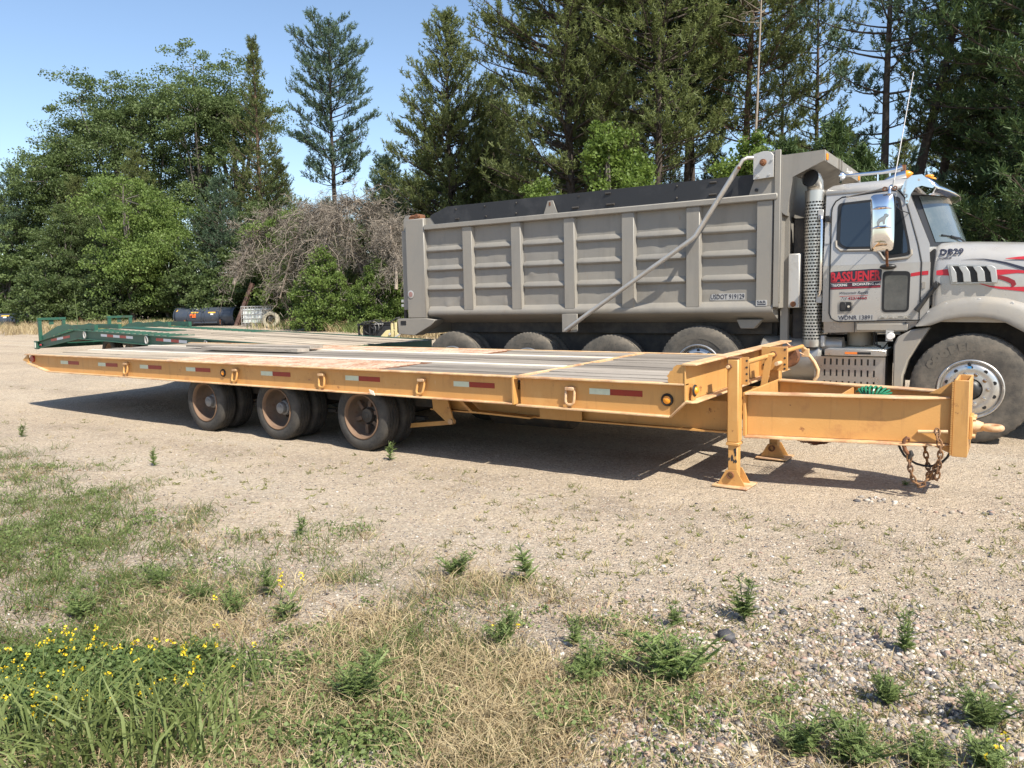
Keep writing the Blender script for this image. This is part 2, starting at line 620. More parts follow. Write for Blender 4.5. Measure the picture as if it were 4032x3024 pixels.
def wood_material(name, a, b, crack=(0.06, 0.052, 0.045)):
    m, N, L, P = mat_new(name)
    nt = m.node_tree
    g1 = noise(nt, (1.1, 26, 12), 7, 0.7, dist=0.3)
    g2 = noise(nt, (0.5, 5, 3), 4, 0.6)
    g3 = noise(nt, (2.2, 75, 30), 4, 0.7)
    c = mixcol(nt, ramp(nt, g1.outputs[0], 0.3, 0.7), a, b)
    c = mixcol(nt, ramp(nt, g2.outputs[0], 0.5, 0.75), c, tuple(x * 1.25 for x in b))
    c = mixcol(nt, ramp(nt, g3.outputs[0], 0.60, 0.70), c, crack)
    oi = N.new('ShaderNodeObjectInfo')
    mr = N.new('ShaderNodeMapRange')
    mr.inputs['To Min'].default_value = 0.68
    mr.inputs['To Max'].default_value = 1.28
    L.new(oi.outputs['Random'], mr.inputs['Value'])
    hs = N.new('ShaderNodeHueSaturation')
    L.new(mr.outputs[0], hs.inputs['Value'])
    L.new(c, hs.inputs['Color'])
    L.new(hs.outputs[0], P.inputs['Base Color'])
    P.inputs['Roughness'].default_value = 0.9
    P.inputs['Specular IOR Level'].default_value = 0.2
    bp = N.new('ShaderNodeBump')
    bp.inputs['Strength'].default_value = 0.7
    bp.inputs['Distance'].default_value = 0.012
    L.new(g1.outputs[0], bp.inputs['Height'])
    L.new(bp.outputs[0], P.inputs['Normal'])
    return m

wood_grey = wood_material('weathered_grey_planks', (0.190, 0.165, 0.140), (0.315, 0.28, 0.24))
wood_tan = wood_material('weathered_tan_planks', (0.25, 0.205, 0.155), (0.40, 0.34, 0.265))

T0 = Vector((-5.0, 5.86, 0.0))
trailer = thing('flatbed_trailer', 'yellow tan flatbed equipment trailer with weathered plank deck, standing nearest in the yard', 'trailer', T0)
trailer.rotation_euler = (0.0085, 0, 0)
DECK = 0.905

def channel(x0, x1, z0, z1, y_web, y_out, t=0.014, cut=None):
    """steel channel lying along X, open towards -Y"""
    b = MB()
    b.prism([(x0, z0), (x1, z0), (x1, z1), (x0, z1)] if cut is None else cut, y_web, y_web + 0.012, 'y')
    b.box(x0, x1, y_out, y_web - 0.0005, z1 - t, z1)
    return b

# near rail, rear length with its bevelled tail, front length with its cut corner
Yw, Yo = 5.925, 5.862
rear_web = [(-13.17, 0.765), (-12.56, 0.648), (-3.925, 0.648), (-3.925, 0.9), (-13.17, 0.9)]
b = MB().prism(rear_web, Yw, Yw + 0.012, 'y')
b.build('rail_web', yellow, trailer, bevel=0.002)
b = MB().box(-13.24, -3.925, Yo, Yw + 0.012, 0.892, 0.907)
b.build('rail_top_flange', yellow_edge, trailer, bevel=0.003)
b = MB().hexa([(-12.56, Yo, 0.640), (-3.925, Yo, 0.640), (-3.925, Yw - .001, 0.640), (-12.56, Yw - .001, 0.640), (-12.56, Yo, 0.655), (-3.925, Yo, 0.655), (-3.925, Yw - .001, 0.655), (-12.56, Yw - .001, 0.655)])
b.hexa([(-13.21, Yo, 0.757), (-12.561, Yo, 0.640), (-12.561, Yw - .001, 0.640), (-13.21, Yw - .001, 0.757), (-13.21, Yo, 0.771), (-12.561, Yo, 0.655), (-12.561, Yw - .001, 0.655), (-13.21, Yw - .001, 0.771)])
b.build('rail_bottom_flange', yellow_edge, trailer, bevel=0.003)
# curved end gusset at the seam
g = [(-3.924, 0.655), (-3.924, 0.892), (-3.96, 0.892)]
for i in range(7):
    a = i / 6
    g.append((-3.96 - 0.17 * a ** 2.0, 0.892 - 0.22 * (1 - (1 - a) ** 2) - 0.0))
MB().prism([(-3.925, Yo), (-3.905, Yo), (-3.905, Yw + .012), (-3.925, Yw + .012)], 0.642, 0.905, 'z').build('rail_end_plate', yellow, trailer, bevel=0.002)
front_web = [(-3.87, 0.640), (-2.39, 0.632), (-2.255, 0.760), (-2.255, 0.9), (-3.87, 0.9)]
MB().prism(front_web, Yw, Yw + 0.012, 'y').build('rail_web', yellow, trailer, bevel=0.002)
MB().box(-3.885, -2.25, Yo, Yw + 0.012, 0.892, 0.907).build('rail_top_flange', yellow_edge, trailer, bevel=0.003)
b = MB().hexa([(-3.885, Yo, 0.630), (-2.39, Yo, 0.622), (-2.39, Yw - .001, 0.622), (-3.885, Yw - .001, 0.630), (-3.885, Yo, 0.645), (-2.39, Yo, 0.637), (-2.39, Yw - .001, 0.637), (-3.885, Yw - .001, 0.645)])
b.hexa([(-2.389, Yo, 0.622), (-2.245, Yo, 0.757), (-2.245, Yw - .001, 0.757), (-2.389, Yw - .001, 0.622), (-2.389, Yo, 0.637), (-2.250, Yo, 0.772), (-2.250, Yw - .001, 0.772), (-2.389, Yw - .001, 0.637)])
b.build('rail_bottom_flange', yellow_edge, trailer, bevel=0.003)
# tail: pointed end plate and far rail
MB().prism([(-13.17, 0.905), (-13.36, 0.806), (-13.17, 0.765)], 5.885, 5.90, 'y').build('tail_plate', yellow, trailer)
YF = 8.80
MB().prism([(YF - 0.075, 0.65), (YF - .062, 0.65), (YF - .062, 0.892), (YF - .075, 0.892)], -13.17, -2.27, 'x').build('rail_web', yellow, trailer)
MB().box(-13.2, -2.27, YF - 0.075, YF, 0.892, 0.907).build('rail_top_flange', yellow_edge, trailer, bevel=0.003)
MB().box(-13.2, -2.27, YF - 0.061, YF, 0.64, 0.655).build('rail_bottom_flange', yellow_edge, trailer)
MB().prism([(-13.15, 0.885), (-13.34, 0.80), (-13.15, 0.77)], 5.935, YF - 0.08, 'y').build('tail_bar', yellow, trailer)
MB().lathe([(0.0, -0.02), (0.05, -0.018), (0.058, 0.0), (0.058, 0.012)], (-13.09, 5.915, 0.835), 'y', 18).build('tail_light', red_lens, trailer)

# cross members, main beams, centre tank
for x in np.arange(-12.6, -2.6, 0.55):
    MB().box(x, x + 0.05, 5.94, YF - 0.08, 0.70, 0.84).build('cross_member', yellow, trailer)
for yb in (6.45, 7.55):
    MB().box(-9.2, -5.36, yb - .004, yb + .01, 0.45, 0.70).build('shade_dark_beam', dark_steel, trailer)  # rear beam run, coloured dark to stand for the shade under the deck
    b = MB().box(-5.35, -2.0, yb - .004, yb + .01, 0.447, 0.70)
    b.box(-5.35, -2.0, yb - .06, yb + .07, 0.432, 0.446)
    b.build('main_beam', yellow, trailer)
MB().box(-3.95, -3.48, 6.38, 6.395, 0.44, 0.60).build('access_plate', yellow, trailer, bevel=0.003)
b = MB().prism([(-5.28, 0.60), (-5.07, 0.60), (-4.985, 0.33), (-5.03, 0.30), (-5.10, 0.335), (-5.26, 0.45)], 6.33, 6.35, 'y')
b.build('spring_hanger', yellow, trailer, bevel=0.002)
MB().prism([(-5.0, 0.66), (-4.72, 0.455), (-4.0, 0.44), (-4.0, 0.455), (-4.70, 0.472), (-4.97, 0.69)], 6.28, 6.40, 'y').build('beam_gusset', yellow, trailer)
MB().cyl((-5.02, 6.31, 0.335), (-5.02, 6.37, 0.335), 0.03, 12).build('bolt', yellow_edge, trailer)
b = MB().hexa([(-5.75, 6.36, .20), (-5.02, 6.36, .30), (-5.02, 6.41, .30), (-5.75, 6.41, .20), (-5.75, 6.36, .25), (-5.02, 6.36, .345), (-5.02, 6.41, .345), (-5.75, 6.41, .25)])
b.build('torque_arm', yellow, trailer)
MB().lathe([(0.0, -0.5), (0.17, -0.5), (0.19, -0.47), (0.19, 0.47), (0.17, 0.5), (0.0, 0.5)], (-4.4, 7.0, 0.42), 'x', 20).build('air_tank', dark_steel, trailer)

# headboard: channel across the front, torn plate at the near end
X0, X1 = -2.262, -2.165
b = MB().box(-2.262, -2.250, 5.862, YF, 0.765, 1.056)
b.build('headboard_web', yellow, trailer, bevel=0.002)
b = MB().box(-2.275, -2.158, 5.845, YF + .02, 1.056, 1.072)
b.build('headboard_top_flange', yellow_edge, trailer, bevel=0.003)
b = MB().prism([(-2.249, 5.862), (-2.20, 5.862), (-2.165, 5.90), (-2.160, 6.35), (-2.160, YF), (-2.249, YF)], 0.750, 0.765, 'z')
b.build('headboard_bottom_flange', yellow_edge, trailer, bevel=0.003)
torn = [(-2.264, 0.908), (-2.395, 0.908), (-2.405, 0.93), (-2.398, 0.95), (-2.412, 0.965), (-2.392, 0.985), (-2.385, 1.005), (-2.362, 1.012), (-2.352, 1.04), (-2.325, 1.058), (-2.264, 1.062)]
MB().prism(torn, 5.868, 5.88, 'y').build('torn_corner_plate', yellow, trailer)
MB().prism([(p[0], p[1]) for p in ((-2.30, 0.908), (-2.27, 0.908), (-2.27, 1.05), (-2.285, 1.05))], YF - .03, YF - .018, 'y').build('corner_plate', yellow, trailer)
for yy in (6.9, 7.9):
    MB().box(-2.249, -2.17, yy, yy + 0.012, 0.765, 1.056).build('headboard_rib', yellow, trailer)

def marker_light(x, y, z, axis, parent, r=0.042):
    if axis == 'y':
        h = MB().lathe([(r * .78, -0.006), (r * .92, -0.014), (r * 1.12, -0.008), (r * 1.18, 0.0), (r * 1.18, .004), (r * .7, .004)], (x, y, z), 'y', 22).build('marker_light', black_rubber, parent, at=(x, y, z))
        MB().lathe([(0.0, -0.020), (r * .45, -0.018), (r * .72, -0.010), (r * .78, 0.0)], (x, y, z), 'y', 22).build('amber_lens', amber, h)
    else:
        h = MB().lathe([(r * .78, 0.012), (r * 1.12, 0.008), (r * 1.18, 0.0), (r * .7, -.002)], (x, y, z), 'x', 22).build('marker_light', black_rubber, parent, at=(x, y, z))
        MB().lathe([(0.0, 0.034), (r * .45, 0.03), (r * .74, 0.018), (r * .80, 0.004)], (x, y, z), 'x', 22).build('amber_lens', amber, h)
    return h

marker_light(-8.27, 5.921, 0.776, 'y', trailer)
marker_light(-2.43, 5.921, 0.762, 'y', trailer, 0.046)
marker_light(-2.212, 5.965, 0.845, 'x', trailer, 0.042)
MB().prism([(5.92, .768), (6.0, .768), (5.985, .90), (5.94, .90)], -2.225, -2.212, 'x').build('light_bracket', yellow, trailer)

# reflective tape: a pale piece and a red piece each time
for xa, xb, xc in ((-12.24, -12.02, -11.71), (-11.17, -10.97, -10.66), (-10.10, -9.90, -9.59), (-9.04, -8.84, -8.53), (-7.55, -7.34, -7.03), (-6.14, -5.94, -5.63), (-4.65, -4.46, -4.16), (-3.15, -2.95, -2.65)):
    MB().box(xa, xb - .001, 5.9225, 5.9245, 0.774, 0.825).build('white_tape', tape_white, trailer)
    MB().box(xb, xc, 5.9225, 5.9245, 0.774, 0.825).build('red_tape', tape_red, trailer)

# lashing rings: a clip and a D ring
for x, zt in ((-10.40, .835), (-8.0, .828), (-6.49, .826), (-5.04, .825), (-3.33, .818)):
    clip = MB().prism([(x - .045, zt + .012), (x + .045, zt + .012), (x + .045, zt - .02), (x - .045, zt - .02)], 5.878, 5.922, 'y').build('ring_clip', yellow_edge, trailer, bevel=0.006)
    w, hh = 0.043, 0.150
    tilt = random.uniform(-.014, .014)
    pth = []
    for k in range(18):
        a = 2 * math.pi * k / 18
        sx, sz = math.cos(a), math.sin(a)
        px = w * max(-1, min(1, 1.25 * sx))
        pz = (hh / 2) * max(-1, min(1, 1.1 * sz))
        pth.append((x + px + tilt * (1 - pz / .07), 5.896 + 0.012 * (pz / .075), zt - .068 + pz))
    MB().tube(pth, 0.0125, 8, closed=True).build('lashing_ring', yellow_edge if x > -4 else yellow, trailer)

# deck: planks along X between the steel strips, worn mesh over the wheels
def plank_run(x0, x1, y0, y1, n, mat, z=DECK - 0.004, cuts=(), rough=0.006):
    w = (y1 - y0) / n
    for i in range(n):
        xs = [x0] + sorted(random.uniform(x0 + .8, x1 - .8) for _ in range(cuts[i % len(cuts)] if cuts else 0)) + [x1]
        for a, c in zip(xs[:-1], xs[1:]):
            if c - a < 0.4:
                continue
            za = z + random.uniform(-rough, rough)
            zb = z + random.uniform(-rough, rough)
            g = random.uniform(.004, .011)
            ya, yb = y0 + i * w + g, y0 + (i + 1) * w - g
            m_ = 5
            B = MB()
            n0 = len(B.v)
            for k in range(m_ + 1):
                xx = a + .004 + (c - a - .008) * k / m_
                zz = za + (zb - za) * k / m_ + random.uniform(-.0025, .0025)
                j1, j2 = random.uniform(-.003, .003), random.uniform(-.003, .003)
                B.v += [(xx, ya + j1, zz - .045), (xx, yb + j2, zz - .045), (xx, yb + j2, zz), (xx, ya + j1, zz)]
            for k in range(m_):
                q = n0 + 4 * k
                for e in range(4):
                    B.f.append((q + e, q + (e + 1) % 4, q + 4 + (e + 1) % 4, q + 4 + e))
            B.f.append((n0, n0 + 1, n0 + 2, n0 + 3))
            B.f.append((n0 + 4 * m_, n0 + 4 * m_ + 1, n0 + 4 * m_ + 2, n0 + 4 * m_ + 3))
            B.build('plank', mat, trailer, smooth=0)

MB().box(-13.1, -2.28, 5.94, YF - .08, .842, .850).build('deck_sun_block', dark_steel, trailer)  # unseen sheet added to stop sun leaking through the plank gaps
plank_run(-3.85, -2.285, 5.945, YF - .08, 12, wood_grey)
plank_run(-5.62, -3.93, 5.945, 6.80, 4, wood_grey)
plank_run(-13.1, -9.55, 5.945, 6.80, 4, wood_tan, cuts=(0, 1))
plank_run(-13.1, -3.93, 6.93, 7.88, 5, wood_grey, cuts=(1, 2))
plank_run(-5.75, -3.93, 8.00, YF - .08, 3, wood_grey)
plank_run(-13.1, -9.6, 8.00, YF - .08, 3, wood_tan, cuts=(1, 0))
MB().box(-13.15, -3.93, 6.815, 6.915, 0.875, DECK + .006).build('deck_strip', strip_mat, trailer, bevel=.002)
MB().box(-13.15, -3.93, 7.892, 7.985, 0.875, DECK + .006).build('deck_strip', strip_mat, trailer, bevel=.002)
MB().box(-3.905, -3.862, 5.945, YF - .08, 0.86, DECK + .008).build('deck_seam_bar', yellow_edge, trailer, bevel=.002)

def expanded_mesh(x0, x1, y0, y1, z, parent):
    """sheet with the raised diamonds of expanded metal"""
    MB().box(x0, x1, y0, y1, z - .012, z - .002).build('wheel_cover_plate', rust, parent)
    V, F = [], []
    sx, sy, t = 0.075, 0.11, 0.012
    def bar(p, q):
        d = Vector((q[0] - p[0], q[1] - p[1], 0)).normalized()
        s = Vector((-d.y, d.x, 0)) * t * .5
        n = len(V)
        for e in (p, q):
            V.extend([(e[0] + s.x, e[1] + s.y, z - .002), (e[0], e[1], z + .007), (e[0] - s.x, e[1] - s.y, z - .002)])
        F.extend([(n, n + 1, n + 4, n + 3), (n + 1, n + 2, n + 5, n + 4)])
    ny_ = int((y1 - y0) / sy)
    for i in range(int((x1 - x0) / sx)):
        for j in range(ny_):
            xa, ya = x0 + i * sx, y0 + j * sy
            bar((xa, ya + sy / 2), (xa + sx / 2, ya + sy))
            bar((xa + sx / 2, ya), (xa, ya + sy / 2))
            bar((xa + sx / 2, ya), (xa + sx, ya + sy / 2))
            bar((xa + sx, ya + sy / 2), (xa + sx / 2, ya + sy))
    me_o = MB()
    me_o.v, me_o.f = V, F
    o = me_o.build('wheel_cover_mesh', mesh_rust, parent, smooth=0)
    kind(o, 'stuff')
expanded_mesh(-9.53, -5.64, 5.945, 6.80, DECK, trailer)
expanded_mesh(-9.58, -5.77, 8.0, YF - .08, DECK, trailer)

# wheels: dual tyres each side, deep dished rims, hubs on the axle
def tyre_profile(R0, w, rr, dual=False):
    """(radius, offset) from the outer bead round the tread to the inner bead; y grows inwards from the outer face"""
    return [(rr, .018), (rr + .012, .006), (rr + (R0 - rr) * .35, -.004), (rr + (R0 - rr) * .62, -.002), (R0 * .945, .010), (R0 * .985, .024), (R0, .040),
            (R0, .064), (R0 - .010, .066), (R0 - .010, .073), (R0, .075),
            (R0, w * .5 - .012), (R0 - .011, w * .5 - .009), (R0 - .011, w * .5 + .001), (R0, w * .5 + .004),
            (R0, w - .075), (R0 - .010, w - .073), (R0 - .010, w - .066), (R0, w - .064), (R0, w - .040), (R0 * .985, w - .024), (R0 * .945, w - .010), (rr + (R0 - rr) * .5, w), (rr, w - .018)]

def trailer_wheel(x, hubstyle, label=None, deep=0.17):
    y, z, R0, rr = 5.955, 0.376, 0.380, 0.248
    w = MB().lathe(tyre_profile(R0, 0.225, rr), (x, y, z), 'y', 48, ).build('dual_wheel', rubber, trailer, at=(x, y, z), smooth=0.6)
    MB().lathe(tyre_profile(R0, 0.225, rr), (x, y + .27, z), 'y', 48).build('inner_tyre', rubber, w)
    MB().lathe([(rr + .002, .020), (rr + .006, .004), (rr - .006, -.001), (rr - .016, .010), (rr - .022, .035)], (x, y, z), 'y', 40).build('rim_lip', rim_orange, w)
    MB().lathe([(rr - .022, .0351), (rr - .028, .10), (rr - .045, deep), (rr - .085, deep + .03), (.135, deep + .035), (.13, deep + .05), (.13, deep + .3)], (x, y, z), 'y', 40).build('rim', rim_rust, w)
    if hubstyle == 'cap':
        MB().lathe([(0, .045), (.035, .046), (.042, .052), (.062, .058), (.068, .07), (.068, .11), (.085, .12), (.095, .15), (.10, .25)], (x, y, z), 'y', 24).build('hub', hub_grey, w)
    else:
        MB().lathe([(0, .085), (.03, .085), (.035, .09), (.075, .095), (.082, .11), (.082, .15), (.11, .16), (.12, .25)], (x, y, z), 'y', 24).build('hub', dark_steel, w)
        B = MB()
        for k in range(6):
            a = 2 * math.pi * k / 6 + .3
            ca, sa = math.cos(a), math.sin(a)
            B.hexa([(x + ca * .10 - sa * .02, y + .11, z + sa * .10 + ca * .02), (x + ca * .10 + sa * .02, y + .11, z + sa * .10 - ca * .02), (x + ca * .225 + sa * .025, y + .13, z + sa * .225 - ca * .025), (x + ca * .225 - sa * .025, y + .13, z + sa * .225 + ca * .025),
                    (x + ca * .10 - sa * .02, y + .15, z + sa * .10 + ca * .02), (x + ca * .10 + sa * .02, y + .15, z + sa * .10 - ca * .02), (x + ca * .225 + sa * .025, y + .17, z + sa * .225 - ca * .025), (x + ca * .225 - sa * .025, y + .17, z + sa * .225 + ca * .025)])
        B.build('wheel_spokes', rim_rust, w)
    B = MB()
    for k in range(10):
        a = 2 * math.pi * k / 10
        p = (x + .118 * math.cos(a), y + deep - .005, z + .118 * math.sin(a))
        B.cyl(p, (p[0], p[1] + .05, p[2]), .012, 6)
    kind(B.build('wheel_nuts', rim_rust, w), 'stuff')
    if label:
        w['label'] = label
    return w
wheels = [trailer_wheel(-5.97, 'open', 'front dual wheel with its hub cover gone and open spokes'), trailer_wheel(-7.36, 'cap'), trailer_wheel(-8.75, 'cap')]
for w in wheels:
    c = copy_tree(w, trailer)
    c.location = w.location + Vector((0, YF - .09 - 5.955, 0))
    c.rotation_euler = (0, 0, math.pi)
    if 'label' in c:
        del c['label']
    x = w.location.x + T0.x
    MB().cyl((x, 6.2, .376), (x, YF - .33, .376), 0.06, 14).build('axle', dark_steel, trailer)
    MB().box(x - .5, x + .5, 6.43, 6.50, .30, .335).build('leaf_spring', dark_steel, trailer)
MB().prism([(-5.72, .70), (-5.66, .685), (-5.64, .64), (-5.70, .655)], 5.845, 5.852, 'y').build('wheel_tag', strip_mat, trailer)

# drawbar: two tapered beams that close up on the hitch plate
def drawbar_beam(p0, p1, z0, z1, side):
    (xa, ya), (xb, yb) = p0, p1
    t = .012
    B = MB().hexa([(xa, ya, z0), (xb, yb, z0 + .004), (xb, yb + t, z0 + .004), (xa, ya + t, z0), (xa, ya, z1), (xb, yb, z1), (xb, yb + t, z1), (xa, ya + t, z1)])
    B.build('drawbar_web', yellow, trailer, bevel=0.002)
    lo, hi = (-.095, .035) if side < 0 else (-.035, .095)
    for z, nm in ((z0 - .014, 'drawbar_bottom_flange'), (z1 + .0005, 'drawbar_top_flange')):
        B = MB()
        st = [(0.0, lo, hi), (.80, lo, hi), (.86, lo * .9, hi * .9), (1.0 - .02 / abs(xb - xa), lo * .12, hi * .5)]
        for u, l_, h_ in st:
            x, y = xa + (xb - xa) * u, ya + (yb - ya) * u
            B.v += [(x, y + l_, z), (x, y + t + h_, z), (x, y + t + h_, z + .013), (x, y + l_, z + .013)]
        for k in range(len(st) - 1):
            for e in range(4):
                B.f.append((4 * k + e, 4 * k + (e + 1) % 4, 4 * k + 4 + (e + 1) % 4, 4 * k + 4 + e))
        B.f.append((0, 1, 2, 3))
        q = 4 * (len(st) - 1)
        B.f.append((q, q + 1, q + 2, q + 3))
        B.build(nm, yellow_edge, trailer, bevel=0.002)
drawbar_beam((-1.93, 6.46), (-.44, 6.73), .425, .775, -1)
drawbar_beam((-1.93, 7.44), (-.44, 7.09), .425, .775, 1)
MB().box(-1.955, -1.932, 6.40, 7.55, .42, .79).build('drawbar_back_plate', yellow, trailer, bevel=.003)
MB().box(-1.25, -1.237, 6.60, 7.28, .43, .77).build('drawbar_cross_plate', yellow, trailer)
b = MB().box(-.438, -.335, 6.69, 6.705, .335, .925)
b.box(-.438, -.335, 7.125, 7.14, .335, .925)
b.box(-.437, -.422, 6.7055, 7.1245, .335, .925)
b.box(-.350, -.3355, 6.7055, 7.1245, .335, .922)
b.build('hitch_plate', yellow, trailer, bevel=0.004)
B = MB()
for i in range(40):
    z = .345 + i * .0142
    B.box(-.450, -.4385, 6.683, 6.6995, z, z + .010)
B.build('weld_seam', yellow, trailer)
MB().prism([(-.62, .792), (-.4385, .905), (-.4385, .792)], 6.88, 6.895, 'y').build('top_gusset', yellow, trailer)
MB().prism([(-.60, .408), (-.4385, .34), (-.4385, .408)], 6.76, 6.775, 'y').build('bottom_gusset', yellow, trailer)
MB().prism([(-.60, .408), (-.4385, .34), (-.4385, .408)], 7.06, 7.075, 'y').build('bottom_gusset', yellow, trailer)
# towing eye
b = MB().box(-.335, -.312, 6.82, 7.02, .455, .635)
b.build('eye_plate', yellow, trailer, bevel=.004)
B = MB()
for yy in (6.845, 6.995):
    for zz in (.48, .61):
        B.cyl((-.312, yy, zz), (-.292, yy, zz), .018, 6)
B.build('eye_bolt', yellow_edge, trailer)
b = MB().tube([(-.312, 6.92, .545), (-.28, 6.92, .545), (-.245, 6.92, .543)], [.048, .045, .034], 14)
ring = [(-.185 + .058 * math.cos(2 * math.pi * k / 22), 6.92 + .062 * math.sin(2 * math.pi * k / 22), .541) for k in range(22)]
b.tube(ring, .024, 10, closed=True)
b.build('towing_eye', yellow_edge, trailer)

# landing legs
def landing_leg(y, near):
    x = -2.005
    B = MB().box(x - .048, x + .048, y - .055, y + .055, .375, 1.078)
    leg = B.build('landing_leg', yellow, trailer, bevel=.010)
    MB().box(x - .054, x + .054, y - .061, y + .061, .352, .378).build('leg_collar', yellow, leg, bevel=.004)
    MB().box(x - .047, x + .047, y - .054, y + .054, 1.079, 1.092).build('leg_cap', rust, leg, bevel=.003)
    MB().box(x - .040, x + .040, y - .045, y + .045, .03, .353).build('inner_leg', yellow, leg, bevel=.006)
    B = MB()
    rr2 = random.Random(3 + int(near))
    for cx_, cz_, s in ((x - .004, .25, .022), (x + .024, .285, .016), (x + .03, .22, .014), (x - .028, .235, .012), (x + .012, .215, .012), (x + .02, .31, .02)):
        pts = []
        for k in range(9):
            a = 2 * math.pi * k / 9
            q = s * rr2.uniform(.55, 1.15)
            pts.append((max(x - .039, min(x + .039, cx_ + q * math.cos(a) * .7)), cz_ + q * math.sin(a) * 1.5))
        B.prism(pts, y - .0464, y - .0454, 'y')
    B.build('paint_chips', chipped, leg)
    MB().hexa([(x - .15, y - .13, .004), (x + .15, y - .145, .004), (x + .16, y + .13, .004), (x - .15, y + .14, .004), (x - .15, y - .13, .018), (x + .15, y - .145, .018), (x + .16, y + .13, .018), (x - .15, y + .14, .018)]).build('foot_plate', yellow_edge, leg, bevel=.003)
    for yy in (y - .075, y + .065):
        MB().prism([(x - .115, .019), (x + .115, .019), (x + .045, .145), (x - .045, .145)], yy, yy + .010, 'y').build('foot_gusset', yellow, leg)
    MB().lathe([(.020, -.095), (.030, -.095), (.030, .085), (.020, .085)], (x - .005, y, .105), 'y', 18, closed_profile=True).build('pin_tube', rust, leg)
    # bolted bracket beside the leg
    B = MB().box(x + .050, x + .108, y + .02, y + .03, .86, 1.09)
    B.box(x + .0485, x + .0495, y - .03, y + .03, .86, 1.085)
    br = B.build('bracket_plate', yellow, leg, bevel=.002)
    B = MB()
    for zz in (1.06, 1.005, .95, .895):
        B.cyl((x + .092, y + .0185, zz), (x + .092, y + .0205, zz), .009, 10)
    B.build('bracket_hole', chipped, br)
    MB().cyl((x - .03, y - .10, 1.015), (x - .03, y - .05, 1.015), .014, 10).build('shaft_end', yellow_edge, leg)
    MB().lathe([(.016, -.012), (.026, -.012), (.026, .006), (.016, .006)], (x - .03, y - .066, 1.015), 'y', 6, closed_profile=True).build('shaft_nut', rust, leg)
    return leg
landing_leg(6.345, True)
landing_leg(7.60, False)
MB().cyl((-2.0, 6.41, 1.022), (-2.0, 8.62, 1.022), .022, 12).build('jack_shaft', yellow, trailer)
b = MB().box(-2.115, -1.872, 7.50, 7.512, .87, 1.095)
far_br = b.build('bracket_plate', yellow, trailer, bevel=.002)
B = MB()
for xx, zz in ((-1.895, 1.07), (-1.895, .99), (-1.895, .93), (-1.895, .89), (-2.09, .99), (-2.09, .92)):
    B.cyl((xx, 7.497, zz), (xx, 7.4995, zz), .010, 10)
B.build('bracket_hole', chipped, far_br)
MB().lathe([(.016, -.02), (.035, -.02), (.035, .0), (.016, .0)], (-2.0, 7.498, 1.022), 'y', 6, closed_profile=True).build('shaft_nut', rust, trailer)
MB().cyl((-1.935, 7.36, .945), (-1.935, 7.50, .945), .020, 10).build('lock_pin', yellow_edge, trailer)
MB().hexa([(-2.045, 7.20, .70), (-1.985, 7.20, .70), (-1.985, 7.212, .70), (-2.045, 7.212, .70), (-2.0, 7.24, 1.04), (-1.94, 7.24, 1.04), (-1.94, 7.252, 1.04), (-2.0, 7.252, 1.04)]).build('brace', yellow, trailer)
MB().lathe([(0, -.03), (.10, -.03), (.115, -.01), (.115, .02), (.09, .035), (0, .035)], (-2.06, 8.30, .94), 'y', 20).build('gear_housing', rust, trailer)
MB().tube([(-2.0, 8.58, 1.02), (-2.0, 8.74, .985), (-1.975, 8.76, .94), (-1.90, 8.76, .84), (-1.862, 8.76, .76), (-1.868, 8.76, .69), (-1.90, 8.76, .645)], .020, 10).build('crank_handle', yellow_edge, trailer)
MB().box(-2.03, -1.95, 8.72, 8.745, .90, .99).build('crank_yoke', yellow_edge, trailer, bevel=.004)
MB().tube([(-2.16, 8.60, 1.06), (-2.05, 8.62, .97), (-1.98, 8.62, .93)], .009, 6).build('crank_stay', yellow_edge, trailer)

# chains, hook, rod, cable, torn mesh
MB().cyl((-.665, 6.63, .522), (-.465, 6.665, .530), .013, 10).build('chain_rod', yellow_edge, trailer)
MB().box(-.665, -.465, 6.66, 6.685, .515, .523).build('rod_weld', yellow_edge, trailer)

def chain(path, link_len=.058, name='safety_chain', r=.0072):
    P = [Vector(p) for p in path]
    seg = [(b_ - a_).length for a_, b_ in zip(P[:-1], P[1:])]
    tot = sum(seg)
    n = max(2, int(tot / (link_len * .72)))
    def at(s):
        for a_, b_, l in zip(P[:-1], P[1:], seg):
            if s <= l:
                return a_.lerp(b_, s / l)
            s -= l
        return P[-1]
    first = None
    for i in range(n):
        c0 = at(tot * (i + .5) / n)
        d = (at(min(tot, tot * (i + .9) / n)) - at(max(0, tot * (i + .1) / n))).normalized()
        s = d.cross(Vector((0, 1, 0)))
        s = s.normalized() if s.length > .1 else Vector((1, 0, 0))
        if i % 2:
            s = d.cross(s).normalized()
        s = (s + random.uniform(-.35, .35) * d.cross(s)).normalized()
        loop = []
        hl, hw = link_len / 2, .0165
        for k in range(14):
            a = 2 * math.pi * k / 14
            u = math.cos(a)
            loop.append(c0 + d * (hl * max(-1, min(1, 1.12 * u))) + s * hw * math.sin(a) * 1.0)
        B = MB().tube(loop, r, 6, closed=True)
        if first is None:
            first = B.build(name, rust_chain, trailer)
        else:
            B.build('chain_link', rust_chain, first)
chain([(-.535, 6.645, .545), (-.525, 6.61, .49), (-.505, 6.60, .42), (-.505, 6.61, .34), (-.515, 6.64, .26), (-.525, 6.66, .165)], .062)
chain([(-.715, 6.60, .335), (-.71, 6.60, .26), (-.695, 6.61, .18), (-.675, 6.62, .125), (-.63, 6.64, .10), (-.585, 6.66, .15), (-.545, 6.67, .225), (-.52, 6.68, .30)])
chain([(-.64, 6.90, .405), (-.635, 6.90, .33), (-.62, 6.90, .25), (-.605, 6.88, .18), (-.575, 6.84, .13), (-.54, 6.78, .12)])
chain([(-.60, 6.72, .155), (-.565, 6.70, .20), (-.535, 6.70, .25)])
